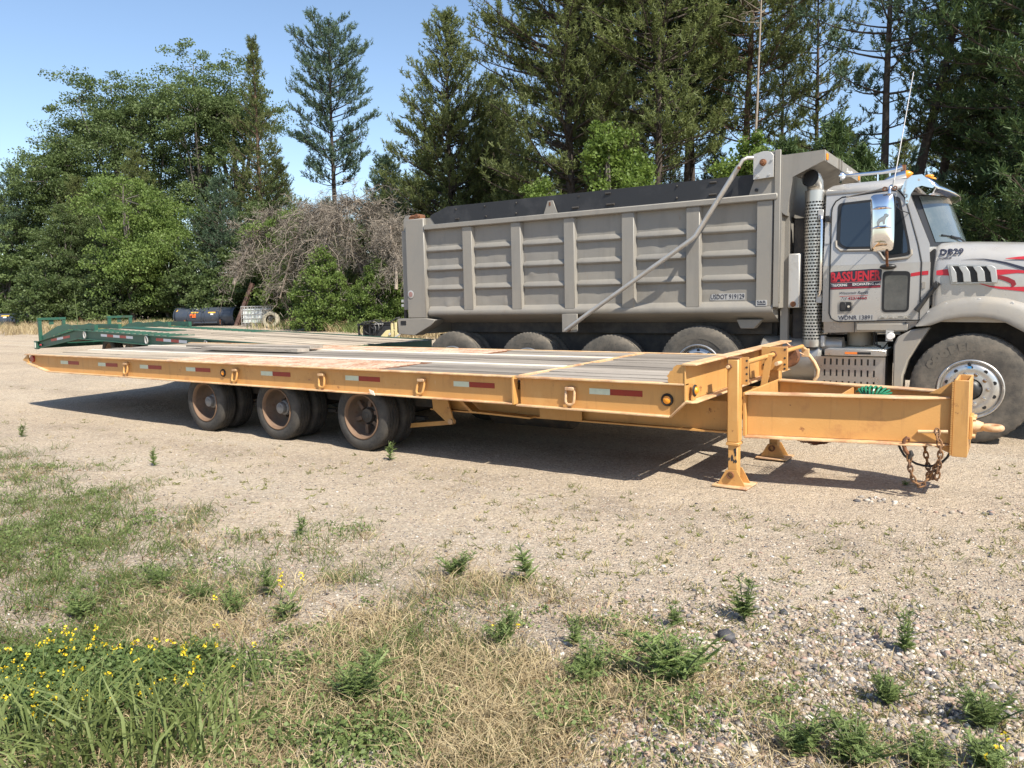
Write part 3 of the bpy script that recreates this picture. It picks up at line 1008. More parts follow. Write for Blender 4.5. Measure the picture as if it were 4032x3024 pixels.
MB().tube([(-.722, 6.60, .345), (-.745, 6.598, .375), (-.757, 6.595, .42), (-.752, 6.594, .455), (-.738, 6.60, .472), (-.725, 6.615, .465), (-.722, 6.63, .44)], [.017, .016, .015, .0145, .013, .011, .008], 10).build('chain_hook', rust, trailer)
MB().tube([(-.705, 6.60, .375), (-.70, 6.60, .345), (-.715, 6.60, .31)], [.010, .02, .012], 8).build('hook_shackle', dark_steel, trailer)
MB().tube([(-.835, 6.85, .40), (-.81, 6.85, .335), (-.78, 6.85, .283), (-.735, 6.85, .245), (-.69, 6.85, .222), (-.64, 6.85, .211), (-.59, 6.85, .211), (-.545, 6.85, .226), (-.51, 6.85, .25), (-.475, 6.85, .295), (-.455, 6.85, .34)], .0095, 8).build('electric_cable', black_cable, trailer)
MB().tube([(-.73, 6.95, .39), (-.68, 6.95, .375), (-.62, 6.95, .37), (-.56, 6.95, .38), (-.53, 6.95, .40)], .009, 8).build('electric_cable', black_cable, trailer)
B = MB()
def netp(u, v):
    x = -1.66 + .42 * u
    sag = .10 * math.sin(math.pi * min(1, u * 1.05)) * (.6 + .4 * v)
    return Vector((x + .02 * v, 6.72 + .42 * v, .41 - .045 * u * 0 - sag - .02 * (1 - v) * (1 if .1 < u < .9 else 0)))
nu_, nv_ = 16, 9
for i in range(nu_):
    for j in range(nv_):
        if j == 0 and random.random() < .5:
            continue
        a, c, d_ = netp(i / nu_, j / nv_), netp((i + .5) / nu_, (j + .5) / nv_), netp(i / nu_, (j + 1) / nv_)
        B.tube([a, c], .0035, 4, caps=False)
        B.tube([c, d_], .0035, 4, caps=False)
        e = netp((i + 1) / nu_, j / nv_)
        B.tube([e, c], .0035, 4, caps=False)
        B.tube([c, netp((i + 1) / nu_, (j + 1) / nv_)], .0035, 4, caps=False)
kind(B.build('sagging_mesh_tray', rust, trailer), 'stuff')

# green coiled air hose that rests between the drawbar beams
coil = []
turns = 9
for k in range(turns * 16 + 1):
    a = 2 * math.pi * k / 16
    s = k / (turns * 16)
    arc = math.pi * (.08 + .84 * s)
    c0 = Vector((-1.03 - .085 * math.cos(arc), 6.90 + .02 * math.sin(3 * arc), .765 + .02 * math.sin(arc)))
    rad = Vector((-math.cos(arc) * .9, .15, math.sin(arc))).normalized()
    bi = Vector((0, 1, 0))
    coil.append(c0 + rad * .052 * math.cos(a) + bi * .058 * math.sin(a))
hose = MB().tube(coil, .0095, 7).build('air_hose', hose_green, None, at=(-1.03, 6.9, .77))
tag(hose, 'coiled green air hose lying between the two yellow drawbar beams', 'hose')
MB().tube([(-1.11, 6.90, .765), (-1.3, 6.93, .68), (-1.7, 7.0, .62)], .0095, 7).build('hose_tail', hose_green, hose)

# loose boards on the deck
def board(pts, z, th, name='loose_board', label='', tilt=0.0):
    B = MB()
    q = [(p[0], p[1], z + tilt * i) for i, p in enumerate(pts)]
    B.hexa([(a[0], a[1], a[2]) for a in q] + [(a[0], a[1], a[2] + th) for a in q])
    o = B.build(name, wood_grey, None, at=(pts[0][0], pts[0][1], z), smooth=0)
    return tag(o, label, 'board', 'loose boards lying on the trailer deck')
board([(-10.6, 7.22), (-8.50, 7.30), (-8.46, 7.48), (-10.6, 7.46)], .937, .045, label='long loose grey board lying nearest the middle of the yellow deck')
board([(-10.2, 7.60), (-8.75, 7.75), (-8.72, 7.98), (-10.1, 7.92)], .945, .04, label='wide loose grey board with a broken end behind the long one', tilt=.003)
board([(-11.6, 7.62), (-10.7, 7.56), (-10.7, 7.70), (-11.5, 7.74)], .945, .025, label='dark short board end far back on the yellow deck')

# ------------------------------------------------------------------ dump truck
silver = M('dusty_silver_box_paint', (0.225, 0.212, 0.190), 0.52, 0.0,
           layers=[((0.258, 0.235, 0.198), 1.3, 0.4, 0.7, 0.8), ((0.165, 0.152, 0.135), (6, 3, 0.9), 0.5, 0.75, 0.6), ((0.20, 0.135, 0.09), (14, 8, 3), 0.66, 0.74, 0.6), ((0.36, 0.33, 0.29), 28, 0.69, 0.76, 0.6)],
           bump=0.10, bump_scale=14, rough_var=0.1)
silver_cab = M('silver_cab_paint', (0.41, 0.40, 0.385), 0.32, 0.25,
               layers=[((0.39, 0.35, 0.29), 1.1, 0.45, 0.7, 0.6), ((0.33, 0.30, 0.255), 4, 0.55, 0.8, 0.5)], coat=0.35, rough_var=0.08)
fender_mat = M('dusty_grey_fender', (0.26, 0.245, 0.222), 0.6, layers=[((0.31, 0.275, 0.225), 2.5, 0.4, 0.7), ((0.20, 0.18, 0.155), 9, 0.55, 0.75, 0.6)], bump=0.08, bump_scale=50)
tarp_mat = M('black_rubber_side_board', (0.018, 0.019, 0.022), 0.55, layers=[((0.055, 0.055, 0.058), 2.2, 0.5, 0.75, 0.8), ((0.10, 0.10, 0.10), 20, 0.70, 0.78, 0.6)], bump=0.15, bump_scale=20)
chrome = M('chrome', (0.82, 0.82, 0.83), 0.09, 1.0)
alum = M('dull_aluminium_wheel', (0.62, 0.60, 0.56), 0.34, 0.85, layers=[((0.40, 0.36, 0.31), 6, 0.45, 0.75, 0.7)], rough_var=0.1)
steel_guard = M('stainless_stack_guard', (0.60, 0.58, 0.54), 0.33, 0.9, layers=[((0.50, 0.43, 0.34), 4, 0.5, 0.75, 0.6)])
galv = M('galvanised_plate', (0.48, 0.47, 0.45), 0.45, 0.35, layers=[((0.38, 0.34, 0.30), 12, 0.55, 0.75, 0.7)])
arm_mat = M('aluminium_tarp_arm', (0.50, 0.48, 0.45), 0.42, 0.5, layers=[((0.42, 0.37, 0.30), 5, 0.5, 0.75, 0.8)])
glass_dark = M('tinted_cab_glass', (0.012, 0.016, 0.020), 0.04, 0.0, spec=0.9, coat=0.5)
glass_ws = M('windshield_glass', (0.075, 0.095, 0.095), 0.06, 0.0, spec=0.9, coat=0.6, layers=[((0.16, 0.17, 0.155), 2.0, 0.45, 0.7, 0.7)])
seal = M('black_seal', (0.012, 0.012, 0.013), 0.5)
frame_dark = M('dusty_black_chassis', (0.03, 0.027, 0.025), 0.75, layers=[((0.085, 0.072, 0.058), 4, 0.42, 0.7, 0.9)], bump=0.2)
red_vinyl = M('red_vinyl', (0.46, 0.02, 0.035), 0.4)
dark_red = M('dark_red_vinyl', (0.22, 0.012, 0.02), 0.4)
navy = M('navy_lettering', (0.02, 0.022, 0.04), 0.4)
white_vinyl = M('white_vinyl', (0.72, 0.70, 0.68), 0.45)
pale_backing = M('pale_lettering_backing', (0.36, 0.355, 0.345), 0.45)
black_plastic = M('black_plastic', (0.016, 0.016, 0.017), 0.45, layers=[((0.06, 0.055, 0.048), 8, 0.5, 0.75, 0.7)])
tank_mat = M('dull_aluminium_tank', (0.42, 0.41, 0.39), 0.4, 0.6, layers=[((0.36, 0.31, 0.25), 3, 0.4, 0.7, 0.8)], bump=0.05)
orange_sticker = M('orange_sticker', (0.75, 0.20, 0.03), 0.5)
blue_sticker = M('blue_sticker', (0.05, 0.25, 0.55), 0.5)

YC = 10.40
add_dust(silver_cab, 0.9, 1.75, (0.36, 0.305, 0.235), .85)
add_dust(silver, 1.25, 2.1, (0.29, 0.258, 0.212), .7)
add_dust(fender_mat, 0.6, 1.5, (0.33, 0.28, 0.21), .7)
truck = thing('dump_truck', 'silver grey dump truck with high ribbed box and red lettering on its door', 'dump truck', (-3.5, YC, 0))

def mirror_y(pts):
    return [(p[0], 2 * YC - p[1], p[2]) for p in pts]

# ---- box
dent_rng = np.random.default_rng(9)
def side_sheet(xa, xb):
    nu_, nv__ = 26, 34
    X_, Z_ = np.meshgrid(np.linspace(xa, xb, nu_ + 1), np.linspace(1.50, 2.70, nv__ + 1))
    u_ = (X_ - xa) / (xb - xa)
    D_ = .010 * (fbm(X_ * 3.1, Z_ * 3.1, 40) - .5) + .006 * (fbm(X_ * 9, Z_ * 9, 44) - .5)
    for k_ in range(5):
        cx_, cz_, r_ = dent_rng.uniform(xa, xb), dent_rng.choice([2.25, 1.95, 1.66, 1.62]) + dent_rng.uniform(-.08, .08), dent_rng.uniform(.025, .07)
        D_ = D_ + dent_rng.choice([-1, 1]) * dent_rng.uniform(.004, .013) * np.exp(-(((X_ - cx_) / r_) ** 2 + ((Z_ - cz_) / r_) ** 2))
    D_ = D_ * np.clip(np.minimum(u_, 1 - u_) * 12, 0, 1)
    V_ = np.stack([X_, 9.345 + D_, Z_], -1).reshape(-1, 3)
    i_ = np.arange((nu_ + 1) * (nv__ + 1)).reshape(nv__ + 1, nu_ + 1)
    F_ = np.stack([i_[:-1, :-1], i_[:-1, 1:], i_[1:, 1:], i_[1:, :-1]], -1).reshape(-1, 4)
    B_ = MB()
    B_.v = [tuple(q) for q in V_]
    B_.f = [tuple(int(e) for e in q) for q in F_]
    B_.build('side_panel', silver, truck, smooth=3)
for xa_, xb_ in ((-7.79, -6.98), (-6.98, -6.11), (-6.11, -5.24), (-5.24, -4.365), (-4.365, -3.485), (-3.485, -2.47)):
    side_sheet(xa_, xb_)
MB().box(-7.79, -2.47, 9.375, 9.40, 1.50, 2.70).build('box_side', silver, truck)
MB().box(-7.79, -2.47, 11.42, 11.45, 1.50, 2.70).build('box_side', silver, truck)
MB().box(-7.79, -2.47, 9.401, 11.419, 1.44, 1.50).build('box_floor', silver, truck)
MB().box(-2.469, -2.43, 9.30, 11.50, 1.45, 3.18).build('box_front_wall', silver, truck)
prof = [(9.3449, 1.535), (9.292, 1.475), (9.285, 1.455), (9.285, 1.41), (9.295, 1.395), (9.62, 1.27), (9.62, 1.43), (9.3449, 1.49)]
MB().prism(prof, -7.76, -2.50, 'x').build('box_bottom_sill', silver, truck, bevel=.004)
MB().prism([(2 * YC - a, z) for a, z in prof], -7.76, -2.50, 'x').build('box_bottom_sill', silver, truck)
for yy in ((9.262, 9.41), (2 * YC - 9.41, 2 * YC - 9.262)):
    MB().box(-7.79, -2.46, yy[0], yy[1], 2.700, 2.777).build('top_rail', silver, truck, bevel=.012)
ribs = [(-7.06, -6.89), (-6.19, -6.03), (-5.32, -5.16), (-4.45, -4.28), (-3.57, -3.40), (-2.70, -2.52)]
for a, c in ribs:
    MB().prism([(a, 9.288), (c, 9.288), (c + .022, 9.3445), (a - .015, 9.3445)], 1.470, 2.6995, 'z').build('side_post', silver, truck, bevel=.006)
edges = [(-7.785, None)] + ribs
for i in range(6):
    xa = -7.785 if i == 0 else ribs[i - 1][1] + .02
    xb = ribs[i][0] - .012
    for z in (2.40, 2.105, 1.81):
        zz = z + random.uniform(-.004, .004)
        o = [(9.3445, zz + .050), (9.307, zz + .004), (9.303, zz - .018), (9.312, zz - .032), (9.3445, zz - .046)]
        B = MB()
        n0 = len(B.v)
        for k, (x, sq) in enumerate(((xa, .0), (xa + .045, 1), (xb, 1))):
            B.v += [(x, 9.3445 + (p[0] - 9.3445) * (sq if k else .55), zz + (p[1] - zz) * (1 if k else .7)) for p in o]
        for k in range(2):
            for e in range(5):
                q = n0 + 5 * k
                B.f.append((q + e, q + (e + 1) % 5, q + 5 + (e + 1) % 5, q + 5 + e))
        B.f.append(tuple(n0 + e for e in range(5)))
        B.f.append(tuple(n0 + 10 + e for e in range(5)))
        B.build('side_rib', silver, truck)
for (ya, yb) in ((9.272, 9.56), (2 * YC - 9.56, 2 * YC - 9.272)):
    MB().box(-8.165, -7.79, ya, yb, 1.352, 2.885).build('rear_post', silver, truck, bevel=.012)
low = [(-8.385, 1.345), (-7.805, 1.350), (-7.60, 1.325), (-7.70, 1.235), (-8.03, 1.08), (-8.37, 1.10)]
MB().prism(low, 9.262, 9.50, 'y').build('rear_bolster', silver, truck, bevel=.008)
MB().prism(low, 2 * YC - 9.50, 2 * YC - 9.262, 'y').build('rear_bolster', silver, truck)
MB().box(-8.31, -8.20, 9.257, 9.2615, 1.245, 1.31).build('bolster_slot', seal, truck)
MB().box(-8.30, -7.95, 9.501, 11.299, 1.10, 1.34).build('rear_sill', silver, truck)
MB().box(-8.30, -8.19, 9.33, 11.47, 1.48, 2.72).build('tailgate', silver, truck, bevel=.01)
MB().prism([(-8.27, 2.72), (-8.27, 2.90), (-8.22, 2.96), (-8.14, 2.96), (-8.14, 2.72)], 9.36, 9.39, 'y').build('tailgate_hinge', silver, truck)
b = MB().box(-8.13, -7.90, 9.33, 9.45, 2.886, 2.93)
b.cyl((-8.10, 9.345, 2.93), (-7.92, 9.345, 2.94), .022, 10)
b.cyl((-7.955, 9.30, 2.93), (-7.955, 9.48, 2.93), .035, 12)
b.build('hinge_pin', rust, truck)
for z in (1.60, 1.53):
    MB().box(-8.36, -8.166, 9.34, 9.42, z, z + .045).build('tailgate_latch', galv, truck, bevel=.004)
MB().cyl((-8.30, 9.38, 1.35), (-8.30, 9.38, 1.60), .03, 10).build('latch_rod', frame_dark, truck)
h = MB().lathe([(.055, .0), (.062, -.006), (.045, -.010), (.0, -.010)], (-8.085, 9.271, 1.725), 'y', 20).build('rear_reflector', galv, truck, at=(-8.085, 9.271, 1.725))
MB().lathe([(.042, -.0105), (.0, -.013)], (-8.085, 9.271, 1.725), 'y', 20).build('lens', M('faded_red_lens', (.30, .17, .15), .4), h)
# black side boards above the rail, bolted, and the board on the far side
sb = [(-7.60, 2.778), (-7.70, 2.90), (-7.66, 2.93), (-7.36, 3.028), (-2.745, 3.02), (-2.775, 2.778)]
sbo = MB().prism(sb, 9.325, 9.345, 'y').build('side_board', tarp_mat, truck)
MB().prism(sb, 2 * YC - 9.345, 2 * YC - 9.325, 'y').build('side_board', tarp_mat, truck)
MB().prism([(-7.80, 2.778), (-7.80, 2.885), (-7.66, 2.885), (-7.60, 2.778)], 9.33, 9.35, 'y').build('board_end_plate', silver, truck)
for x in (-7.2, -6.65, -6.1, -5.1, -4.62, -4.62, -3.7, -3.2):
    for z in (2.83, 2.975):
        if random.random() < .75:
            MB().cyl((x + random.uniform(-.1, .1), 9.316, z), (x, 9.3245, z), .014, 8).build('board_bolt', frame_dark, sbo)
MB().prism([(-5.645, 2.7775), (-5.575, 2.955), (-5.49, 2.955), (-5.42, 2.7775)], 9.300, 9.312, 'y').build('board_bracket', silver, truck, bevel=.004)
MB().box(-5.552, -5.528, 9.2955, 9.2995, 2.885, 2.935).build('bracket_slot', rust, truck)

# front of the box: corner plate with the tarp drive, cab shield
MB().prism([(-2.80, 2.778), (-2.50, 2.778), (-2.50, 3.255), (-2.69, 3.255), (-2.72, 3.0)], 9.295, 9.32, 'y').build('front_corner_plate', silver, truck)
mp = MB().prism([(-2.735, 2.945), (-2.505, 2.955), (-2.505, 3.20), (-2.53, 3.235), (-2.57, 3.252), (-2.62, 3.258), (-2.735, 3.235)], 9.235, 9.26, 'y').build('tarp_drive_plate', galv, truck, bevel=.003, at=(-2.62, 9.25, 3.1))
MB().prism([(-2.73, 2.96), (-2.51, 2.96), (-2.51, 3.22), (-2.73, 3.22)], 9.2605, 9.2945, 'y').build('drive_box', galv, mp)
MB().lathe([(0, -.055), (.02, -.055), (.024, -.03), (.036, -.028), (.040, 0)], (-2.62, 9.234, 3.13), 'y', 14).build('drive_shaft', rust, mp)
B = MB()
for x, z in ((-2.68, 2.975), (-2.55, 2.985), (-2.52, 3.15), (-2.71, 3.0)):
    B.cyl((x, 9.222, z), (x, 9.2345, z), .014, 6)
B.build('plate_bolts', galv, mp)
MB().cyl((-2.71, 9.28, 2.83), (-2.71, 9.2948, 2.83), .020, 8).build('plate_hole', seal, truck)
MB().box(-2.50, -2.4305, 9.275, 9.30, 1.46, 3.262).build('front_corner_post', silver, truck, bevel=.006)
MB().box(-2.43, -2.415, 9.283, 9.31, 1.52, 3.20).build('front_weld_edge', silver, truck)
sh = [(-2.415, 3.195), (-1.972, 3.203), (-1.965, 3.085), (-2.30, 2.94), (-2.36, 2.51), (-2.415, 2.55)]
MB().prism(sh, 9.288, 9.306, 'y').build('shield_side', silver, truck)
MB().prism(sh, 2 * YC - 9.306, 2 * YC - 9.288, 'y').build('shield_side', silver, truck)
MB().prism([(-2.414, 3.185), (-1.975, 3.190), (-1.970, 3.10), (-2.01, 3.10), (-2.32, 2.975), (-2.385, 2.52), (-2.414, 2.53)], 9.3065, 11.4935, 'y').build('cab_shield', silver, truck)
MB().box(-1.9695, -1.955, 9.30, 11.50, 3.085, 3.205).build('shield_fascia', silver, truck, bevel=.003)
for y in (10.02, 10.16):
    MB().box(-1.9545, -1.935, y, y + .03, 3.08, 3.20).build('fascia_tab', silver, truck)
for y in (9.345, 11.30):
    MB().box(-1.9545, -1.940, y, y + .07, 3.10, 3.175).build('shield_marker_light', amber, truck, bevel=.008)
# box underside, subframe, chassis
MB().box(-7.60, -2.60, 9.64, 9.66, 1.125, 1.40).build('subframe_plate', frame_dark, truck)
MB().box(-7.60, -2.72, 9.72, 9.74, 0.72, 1.12).build('mud_board', frame_dark, truck)
for y in (9.98, 10.74):
    MB().box(-8.1, 1.2, y, y + .08, 0.78, 1.07).build('chassis_rail', frame_dark, truck)
MB().prism([(-2.97, 1.31), (-2.66, 1.31), (-2.76, 1.20), (-2.92, 1.20)], 9.42, 9.56, 'y').build('box_foot', silver, truck, bevel=.006)
MB().box(-2.75, -2.55, 9.70, 11.10, .75, 1.35).build('hoist_frame', frame_dark, truck)
for i in range(9):
    MB().box(-8.05 + .01 + i * 0.0, -7.99, 9.8 + i * .15, 9.86 + i * .15, 0.9, 1.0).build('rear_crossbar', frame_dark, truck) if i in (0, 8) else None
MB().cyl((-2.30, 10.4, 1.0), (-2.30, 10.4, 2.7), .13, 18).build('hoist_cylinder', frame_dark, truck)
MB().box(-2.36, -2.08, 9.60, 9.80, 0.95, 2.50).build('air_cleaner_duct', frame_dark, truck, bevel=.02)
MB().box(-2.465, -2.38, 9.50, 9.58, 1.05, 2.55).build('front_brace', silver, truck)
MB().box(-2.375, -2.24, 9.46, 9.66, 1.445, 2.08).build('side_locker', galv, truck, bevel=.012)
MB().lathe([(0, -.02), (.028, -.02), (.034, 0)], (-2.31, 9.459, 1.49), 'y', 14).build('locker_knob', rust, truck)

# tarp arm and its foot
MB().tube([(-2.73, 9.20, 3.19), (-2.78, 9.15, 3.188), (-2.825, 9.13, 3.165), (-2.872, 9.12, 3.09)], .022, 10).build('tarp_arm_neck', arm_mat, truck)
MB().tube([(-2.865, 9.12, 3.10), (-3.385, 9.12, 2.335), (-3.43, 9.12, 2.295), (-4.93, 9.16, 1.375), (-5.265, 9.22, 1.175)], .030, 12).build('tarp_arm', arm_mat, truck)
MB().cyl((-2.855, 9.105, 3.075), (-2.855, 9.07, 3.075), .016, 8).build('arm_bolt', rust, truck)
MB().prism([(-5.345, 1.40), (-5.105, 1.40), (-5.105, 1.165), (-5.12, 1.15), (-5.345, 1.15)], 9.255, 9.275, 'y').build('arm_foot_plate', silver, truck, bevel=.004)
MB().box(-5.30, -5.15, 9.276, 9.64, 1.30, 1.40).build('arm_foot_bracket', silver, truck)
MB().cyl((-5.235, 9.20, 1.19), (-5.235, 9.256, 1.19), .03, 10).build('arm_pivot', rust, truck)

# ---- wheels
def lugged_tyre(R0, w, rr, c, name, material, parent, own=True, lugs=64, depth=.010):
    B = MB()
    prof = tyre_profile(R0, w, rr)
    n = lugs * 2
    base = 0
    m_ = len(prof)
    for k in range(n):
        a = 2 * math.pi * k / n
        for j, (r_, t) in enumerate(prof):
            if r_ > R0 * .93 and (k % 2) and (j in (4, 5, 6, 7, m_ - 6, m_ - 5, m_ - 4, m_ - 3)):
                r_ -= depth
            B.v.append((c[0] + r_ * math.cos(a), c[1] + t, c[2] + r_ * math.sin(a)))
    for k in range(n):
        l = (k + 1) % n
        for j in range(m_ - 1):
            B.f.append((k * m_ + j, k * m_ + j + 1, l * m_ + j + 1, l * m_ + j))
    return B.build(name, material, parent, at=c if own else None, smooth=0.5)

def text_mesh(s, size, bold=0.0, shear=0.0, extrude=0.001, spacing=1.0):
    cu = bpy.data.curves.new('lettering', 'FONT')
    cu.body = s
    cu.size = size
    cu.offset = bold
    cu.shear = shear
    cu.extrude = extrude
    cu.space_character = spacing
    cu.resolution_u = 2
    ob = bpy.data.objects.new('lettering', cu)
    col.objects.link(ob)
    dg = bpy.context.evaluated_depsgraph_get()
    me = bpy.data.meshes.new_from_object(ob.evaluated_get(dg))
    co = np.empty(len(me.vertices) * 3, np.float32)
    me.vertices.foreach_get('co', co)
    co = co.reshape(-1, 3)
    fs = [tuple(p.vertices) for p in me.polygons]
    bpy.data.objects.remove(ob)
    bpy.data.curves.remove(cu)
    bpy.data.meshes.remove(me)
    return co, fs

def lettering(s, x0, x1, z0, z1, yfun, material, parent, name='lettering', bold=0.0, shear=0.0, off=.003, rise=0.0, spacing=1.0, ext=.001):
    """flat letters fitted to the box x0..x1, z0..z1 on a side that faces -Y"""
    co, fs = text_mesh(s, 1.0, bold, shear, 0.5, spacing)
    mn, mx = co.min(0), co.max(0)
    B = MB()
    for p in co:
        u = (p[0] - mn[0]) / (mx[0] - mn[0])
        x = x0 + u * (x1 - x0)
        z = z0 + (p[1] - mn[1]) / (mx[1] - mn[1]) * (z1 - z0) + rise * u
        B.v.append((x, yfun(x, z) - off - ext * (p[2] + .5), z))
    B.f = fs
    return B.build(name, material, parent, smooth=0)

def arc_text(s, c, r, a0, a1, size, material, parent, y):
    """letters set round a tyre wall, from angle a0 to a1 (degrees, clockwise)"""
    B = MB()
    n = len(s)
    for i, ch in enumerate(s):
        if ch == ' ':
            continue
        co, fs = text_mesh(ch, size, .012, 0, .5)
        a = math.radians(a0 + (a1 - a0) * (i + .5) / n)
        mnx, mxx = co[:, 0].min(), co[:, 0].max()
        n0 = len(B.v)
        for p in co:
            u = p[0] - (mnx + mxx) / 2
            v = p[1]
            rad = r + v
            px = c[0] + rad * math.cos(a) + u * math.sin(a)
            pz = c[2] + rad * math.sin(a) - u * math.cos(a)
            B.v.append((px, y - .0015 * (p[2] + .5), pz))
        B.f += [tuple(n0 + q for q in f) for f in fs]
    return B.build('tyre_lettering', material, parent, smooth=0)

worn_letters = M('dusty_raised_letters', (0.12, 0.105, 0.085), 0.85)

def truck_wheel(x, z, R0, rim='alum', w=.28, y=9.33, rr=.300, lugs=60, label=None, dual=True, steer=False):
    c = (x, y, z)
    W = lugged_tyre(R0, w, rr, c, 'road_wheel', rubber_dusty, truck, lugs=lugs)
    if dual:
        lugged_tyre(R0, w, rr, (x, y + .33, z), 'inner_tyre', rubber_dusty, W, own=False, lugs=lugs)
    m_ = alum if rim == 'alum' else rim_rust
    d = .0 if steer else .02
    MB().lathe([(rr + .004, .022), (rr + .006, .000), (rr - .004, -.006), (rr - .018, .004), (rr - .028, .03 + d), (rr - .036, .018 + d), (rr - .05, .006 + d), (.205, -.010 + d), (.195, -.006 + d), (.16, -.012 + d), (.115, -.014 + d), (.11, .02 + d)], c, 'y', 48).build('rim', m_, W)
    for k in range(10):
        a = 2 * math.pi * (k + .5) / 10
        p = (x + .228 * math.cos(a), y - .006 + d, z + .228 * math.sin(a))
        MB().cyl(p, (p[0], p[1] + .006, p[2]), .020, 14).build('painted_hand_hole', seal, W)  # black disc on the rim face, painting the shade inside a hole
    for k in range(10):
        a = 2 * math.pi * k / 10
        p = (x + .160 * math.cos(a), y - .014 + d, z + .160 * math.sin(a))
        MB().cyl(p, (p[0], p[1] - .004, p[2]), .021, 12).tube([(p[0], p[1] - .0045, p[2]), (p[0], p[1] - .035, p[2])], [.0165, .014], 6).build('wheel_nut', chrome if steer else m_, W)
    MB().lathe([(0, -.055), (.05, -.055), (.075, -.045), (.09, -.03), (.105, -.01), (.112, .02)], (x, y + d, z), 'y', 28).build('hub_cap', black_plastic if steer else m_, W)
    if label:
        W['label'] = label
    return W

wd = truck_wheel(-3.425, .700, .535, lugs=62, label='drive wheel with dull aluminium rim')
arc_text('OTANI', (-3.425, 9.33, .700), .385, 128, 98, .062, worn_letters, wd, 9.3265)
arc_text('295/75R22.5', (-3.425, 9.33, .700), .385, 88, 40, .055, worn_letters, wd, 9.3265)
w3 = truck_wheel(-4.68, .590, .525, lugs=58, dual=False)
w2 = truck_wheel(-5.965, .612, .530, lugs=58)
arc_text('OTANI', (-5.965, 9.33, .612), .385, 118, 74, .07, worn_letters, w2, 9.3265)
w1 = truck_wheel(-7.34, .615, .532, lugs=36)
ws = truck_wheel(-.465, .578, .577, w=.40, rr=.306, lugs=48, dual=False, steer=True, label='front steering wheel with bright nuts and black hub cap')
arc_text('COOPER', (-.465, 9.33, .578), .415, 152, 85, .095, worn_letters, ws, 9.3265)
MB().lathe([(0, -.002), (.016, -.002), (.018, 0)], (-.480, 9.322, .578 + .262), 'y', 12).build('valve_hole', seal, ws)
MB().box(-.495, -.460, 9.318, 9.3195, .578 + .218, .578 + .240).build('rim_sticker', blue_sticker, ws)
for w in (wd, w3, w2, w1, ws):
    c = copy_tree(w, truck)
    c.location = Vector((w.location.x, 2 * YC - 9.33 - YC, w.location.z))
    c.rotation_euler = (0, 0, math.pi)
    if 'label' in c:
        del c['label']
    x, z = w.location.x - 3.5, w.location.z
    MB().cyl((x, 9.75, z), (x, 2 * YC - 9.75, z), .075, 14).build('axle', frame_dark, truck)

# ---- cab
def cab_y(x, z):
    """near side of the cab: upright below the crease, leaning in above it"""
    return 9.405 + max(0.0, z - 1.92) * .115 + max(0.0, 1.92 - z) * .012

def sym_prism(outline, yf=cab_y):
    B = MB()
    k = len(outline)
    B.v = [(x, yf(x, z), z) for x, z in outline] + [(x, 2 * YC - yf(x, z), z) for x, z in outline]
    B.f.append(tuple(range(k)))
    B.f.append(tuple(range(2 * k - 1, k - 1, -1)))
    for i in range(k):
        j = (i + 1) % k
        B.f.append((i, j, k + j, k + i))
    return B

MB_low = sym_prism([(-1.97, 1.28), (-.99, 1.28), (-.885, 1.35), (-.885, 1.92), (-1.97, 1.92)])
MB_low.build('cab_body', silver_cab, truck)
sym_prism([(-1.97, 1.9205), (-.89, 1.9205), (-.905, 2.11), (-1.10, 2.62), (-1.125, 2.72), (-1.97, 2.72)]).build('cab_upper', silver_cab, truck)
lv = [(2.7205, -.004, -1.985, -1.095), (2.745, -.012, -1.99, -1.085), (2.79, .010, -1.985, -1.10), (2.835, .085, -1.93, -1.13), (2.862, .22, -1.82, -1.20), (2.878, .42, -1.65, -1.30)]
B = MB()
rings = []
for z, o, xa, xb in lv:
    y0 = 9.495 + o
    y1 = 2 * YC - y0
    c_ = .03 + .06 * max(0, o)
    rg = [(xa + c_, y0), (xb - c_, y0), (xb, y0 + c_), (xb, y1 - c_), (xb - c_, y1), (xa + c_, y1), (xa, y1 - c_), (xa, y0 + c_)]
    rings.append([(p[0], p[1], z) for p in rg])
for rg in rings:
    B.v += rg
for i in range(len(rings) - 1):
    for k in range(8):
        l = (k + 1) % 8
        B.f.append((i * 8 + k, i * 8 + l, (i + 1) * 8 + l, (i + 1) * 8 + k))
B.f.append(tuple(range(8)))
B.f.append(tuple((len(rings) - 1) * 8 + k for k in range(8)))
B.build('cab_roof', silver_cab, truck, smooth=1.1)
sym_prism([(-1.955, 1.155), (-1.11, 1.175), (-1.0, 1.245), (-.99, 1.2795), (-1.955, 1.2795)], lambda x, z: 9.42 + (1.28 - z) * .25).build('cab_sill', silver_cab, truck)
MB().box(-1.60, -1.08, 9.395, 9.41, 1.185, 1.262).build('sill_panel', fender_mat, truck, bevel=.006)
for x in (-1.62, -1.10):
    MB().box(x - .003, x + .003, 9.400, 9.42, 1.165, 1.279).build('sill_seam', seal, truck)

def skin(outline, off, thick, name, material, parent, bevel=0.0, smooth=.7):
    """a plate that follows the cab side"""
    B = MB()
    k = len(outline)
    B.v = [(x, cab_y(x, z) - off, z) for x, z in outline] + [(x, cab_y(x, z) - off + thick, z) for x, z in outline]
    B.f.append(tuple(range(k)))
    B.f.append(tuple(range(2 * k - 1, k - 1, -1)))
    for i in range(k):
        j = (i + 1) % k
        B.f.append((i, j, k + j, k + i))
    return B.build(name, material, parent, bevel=bevel, smooth=smooth)

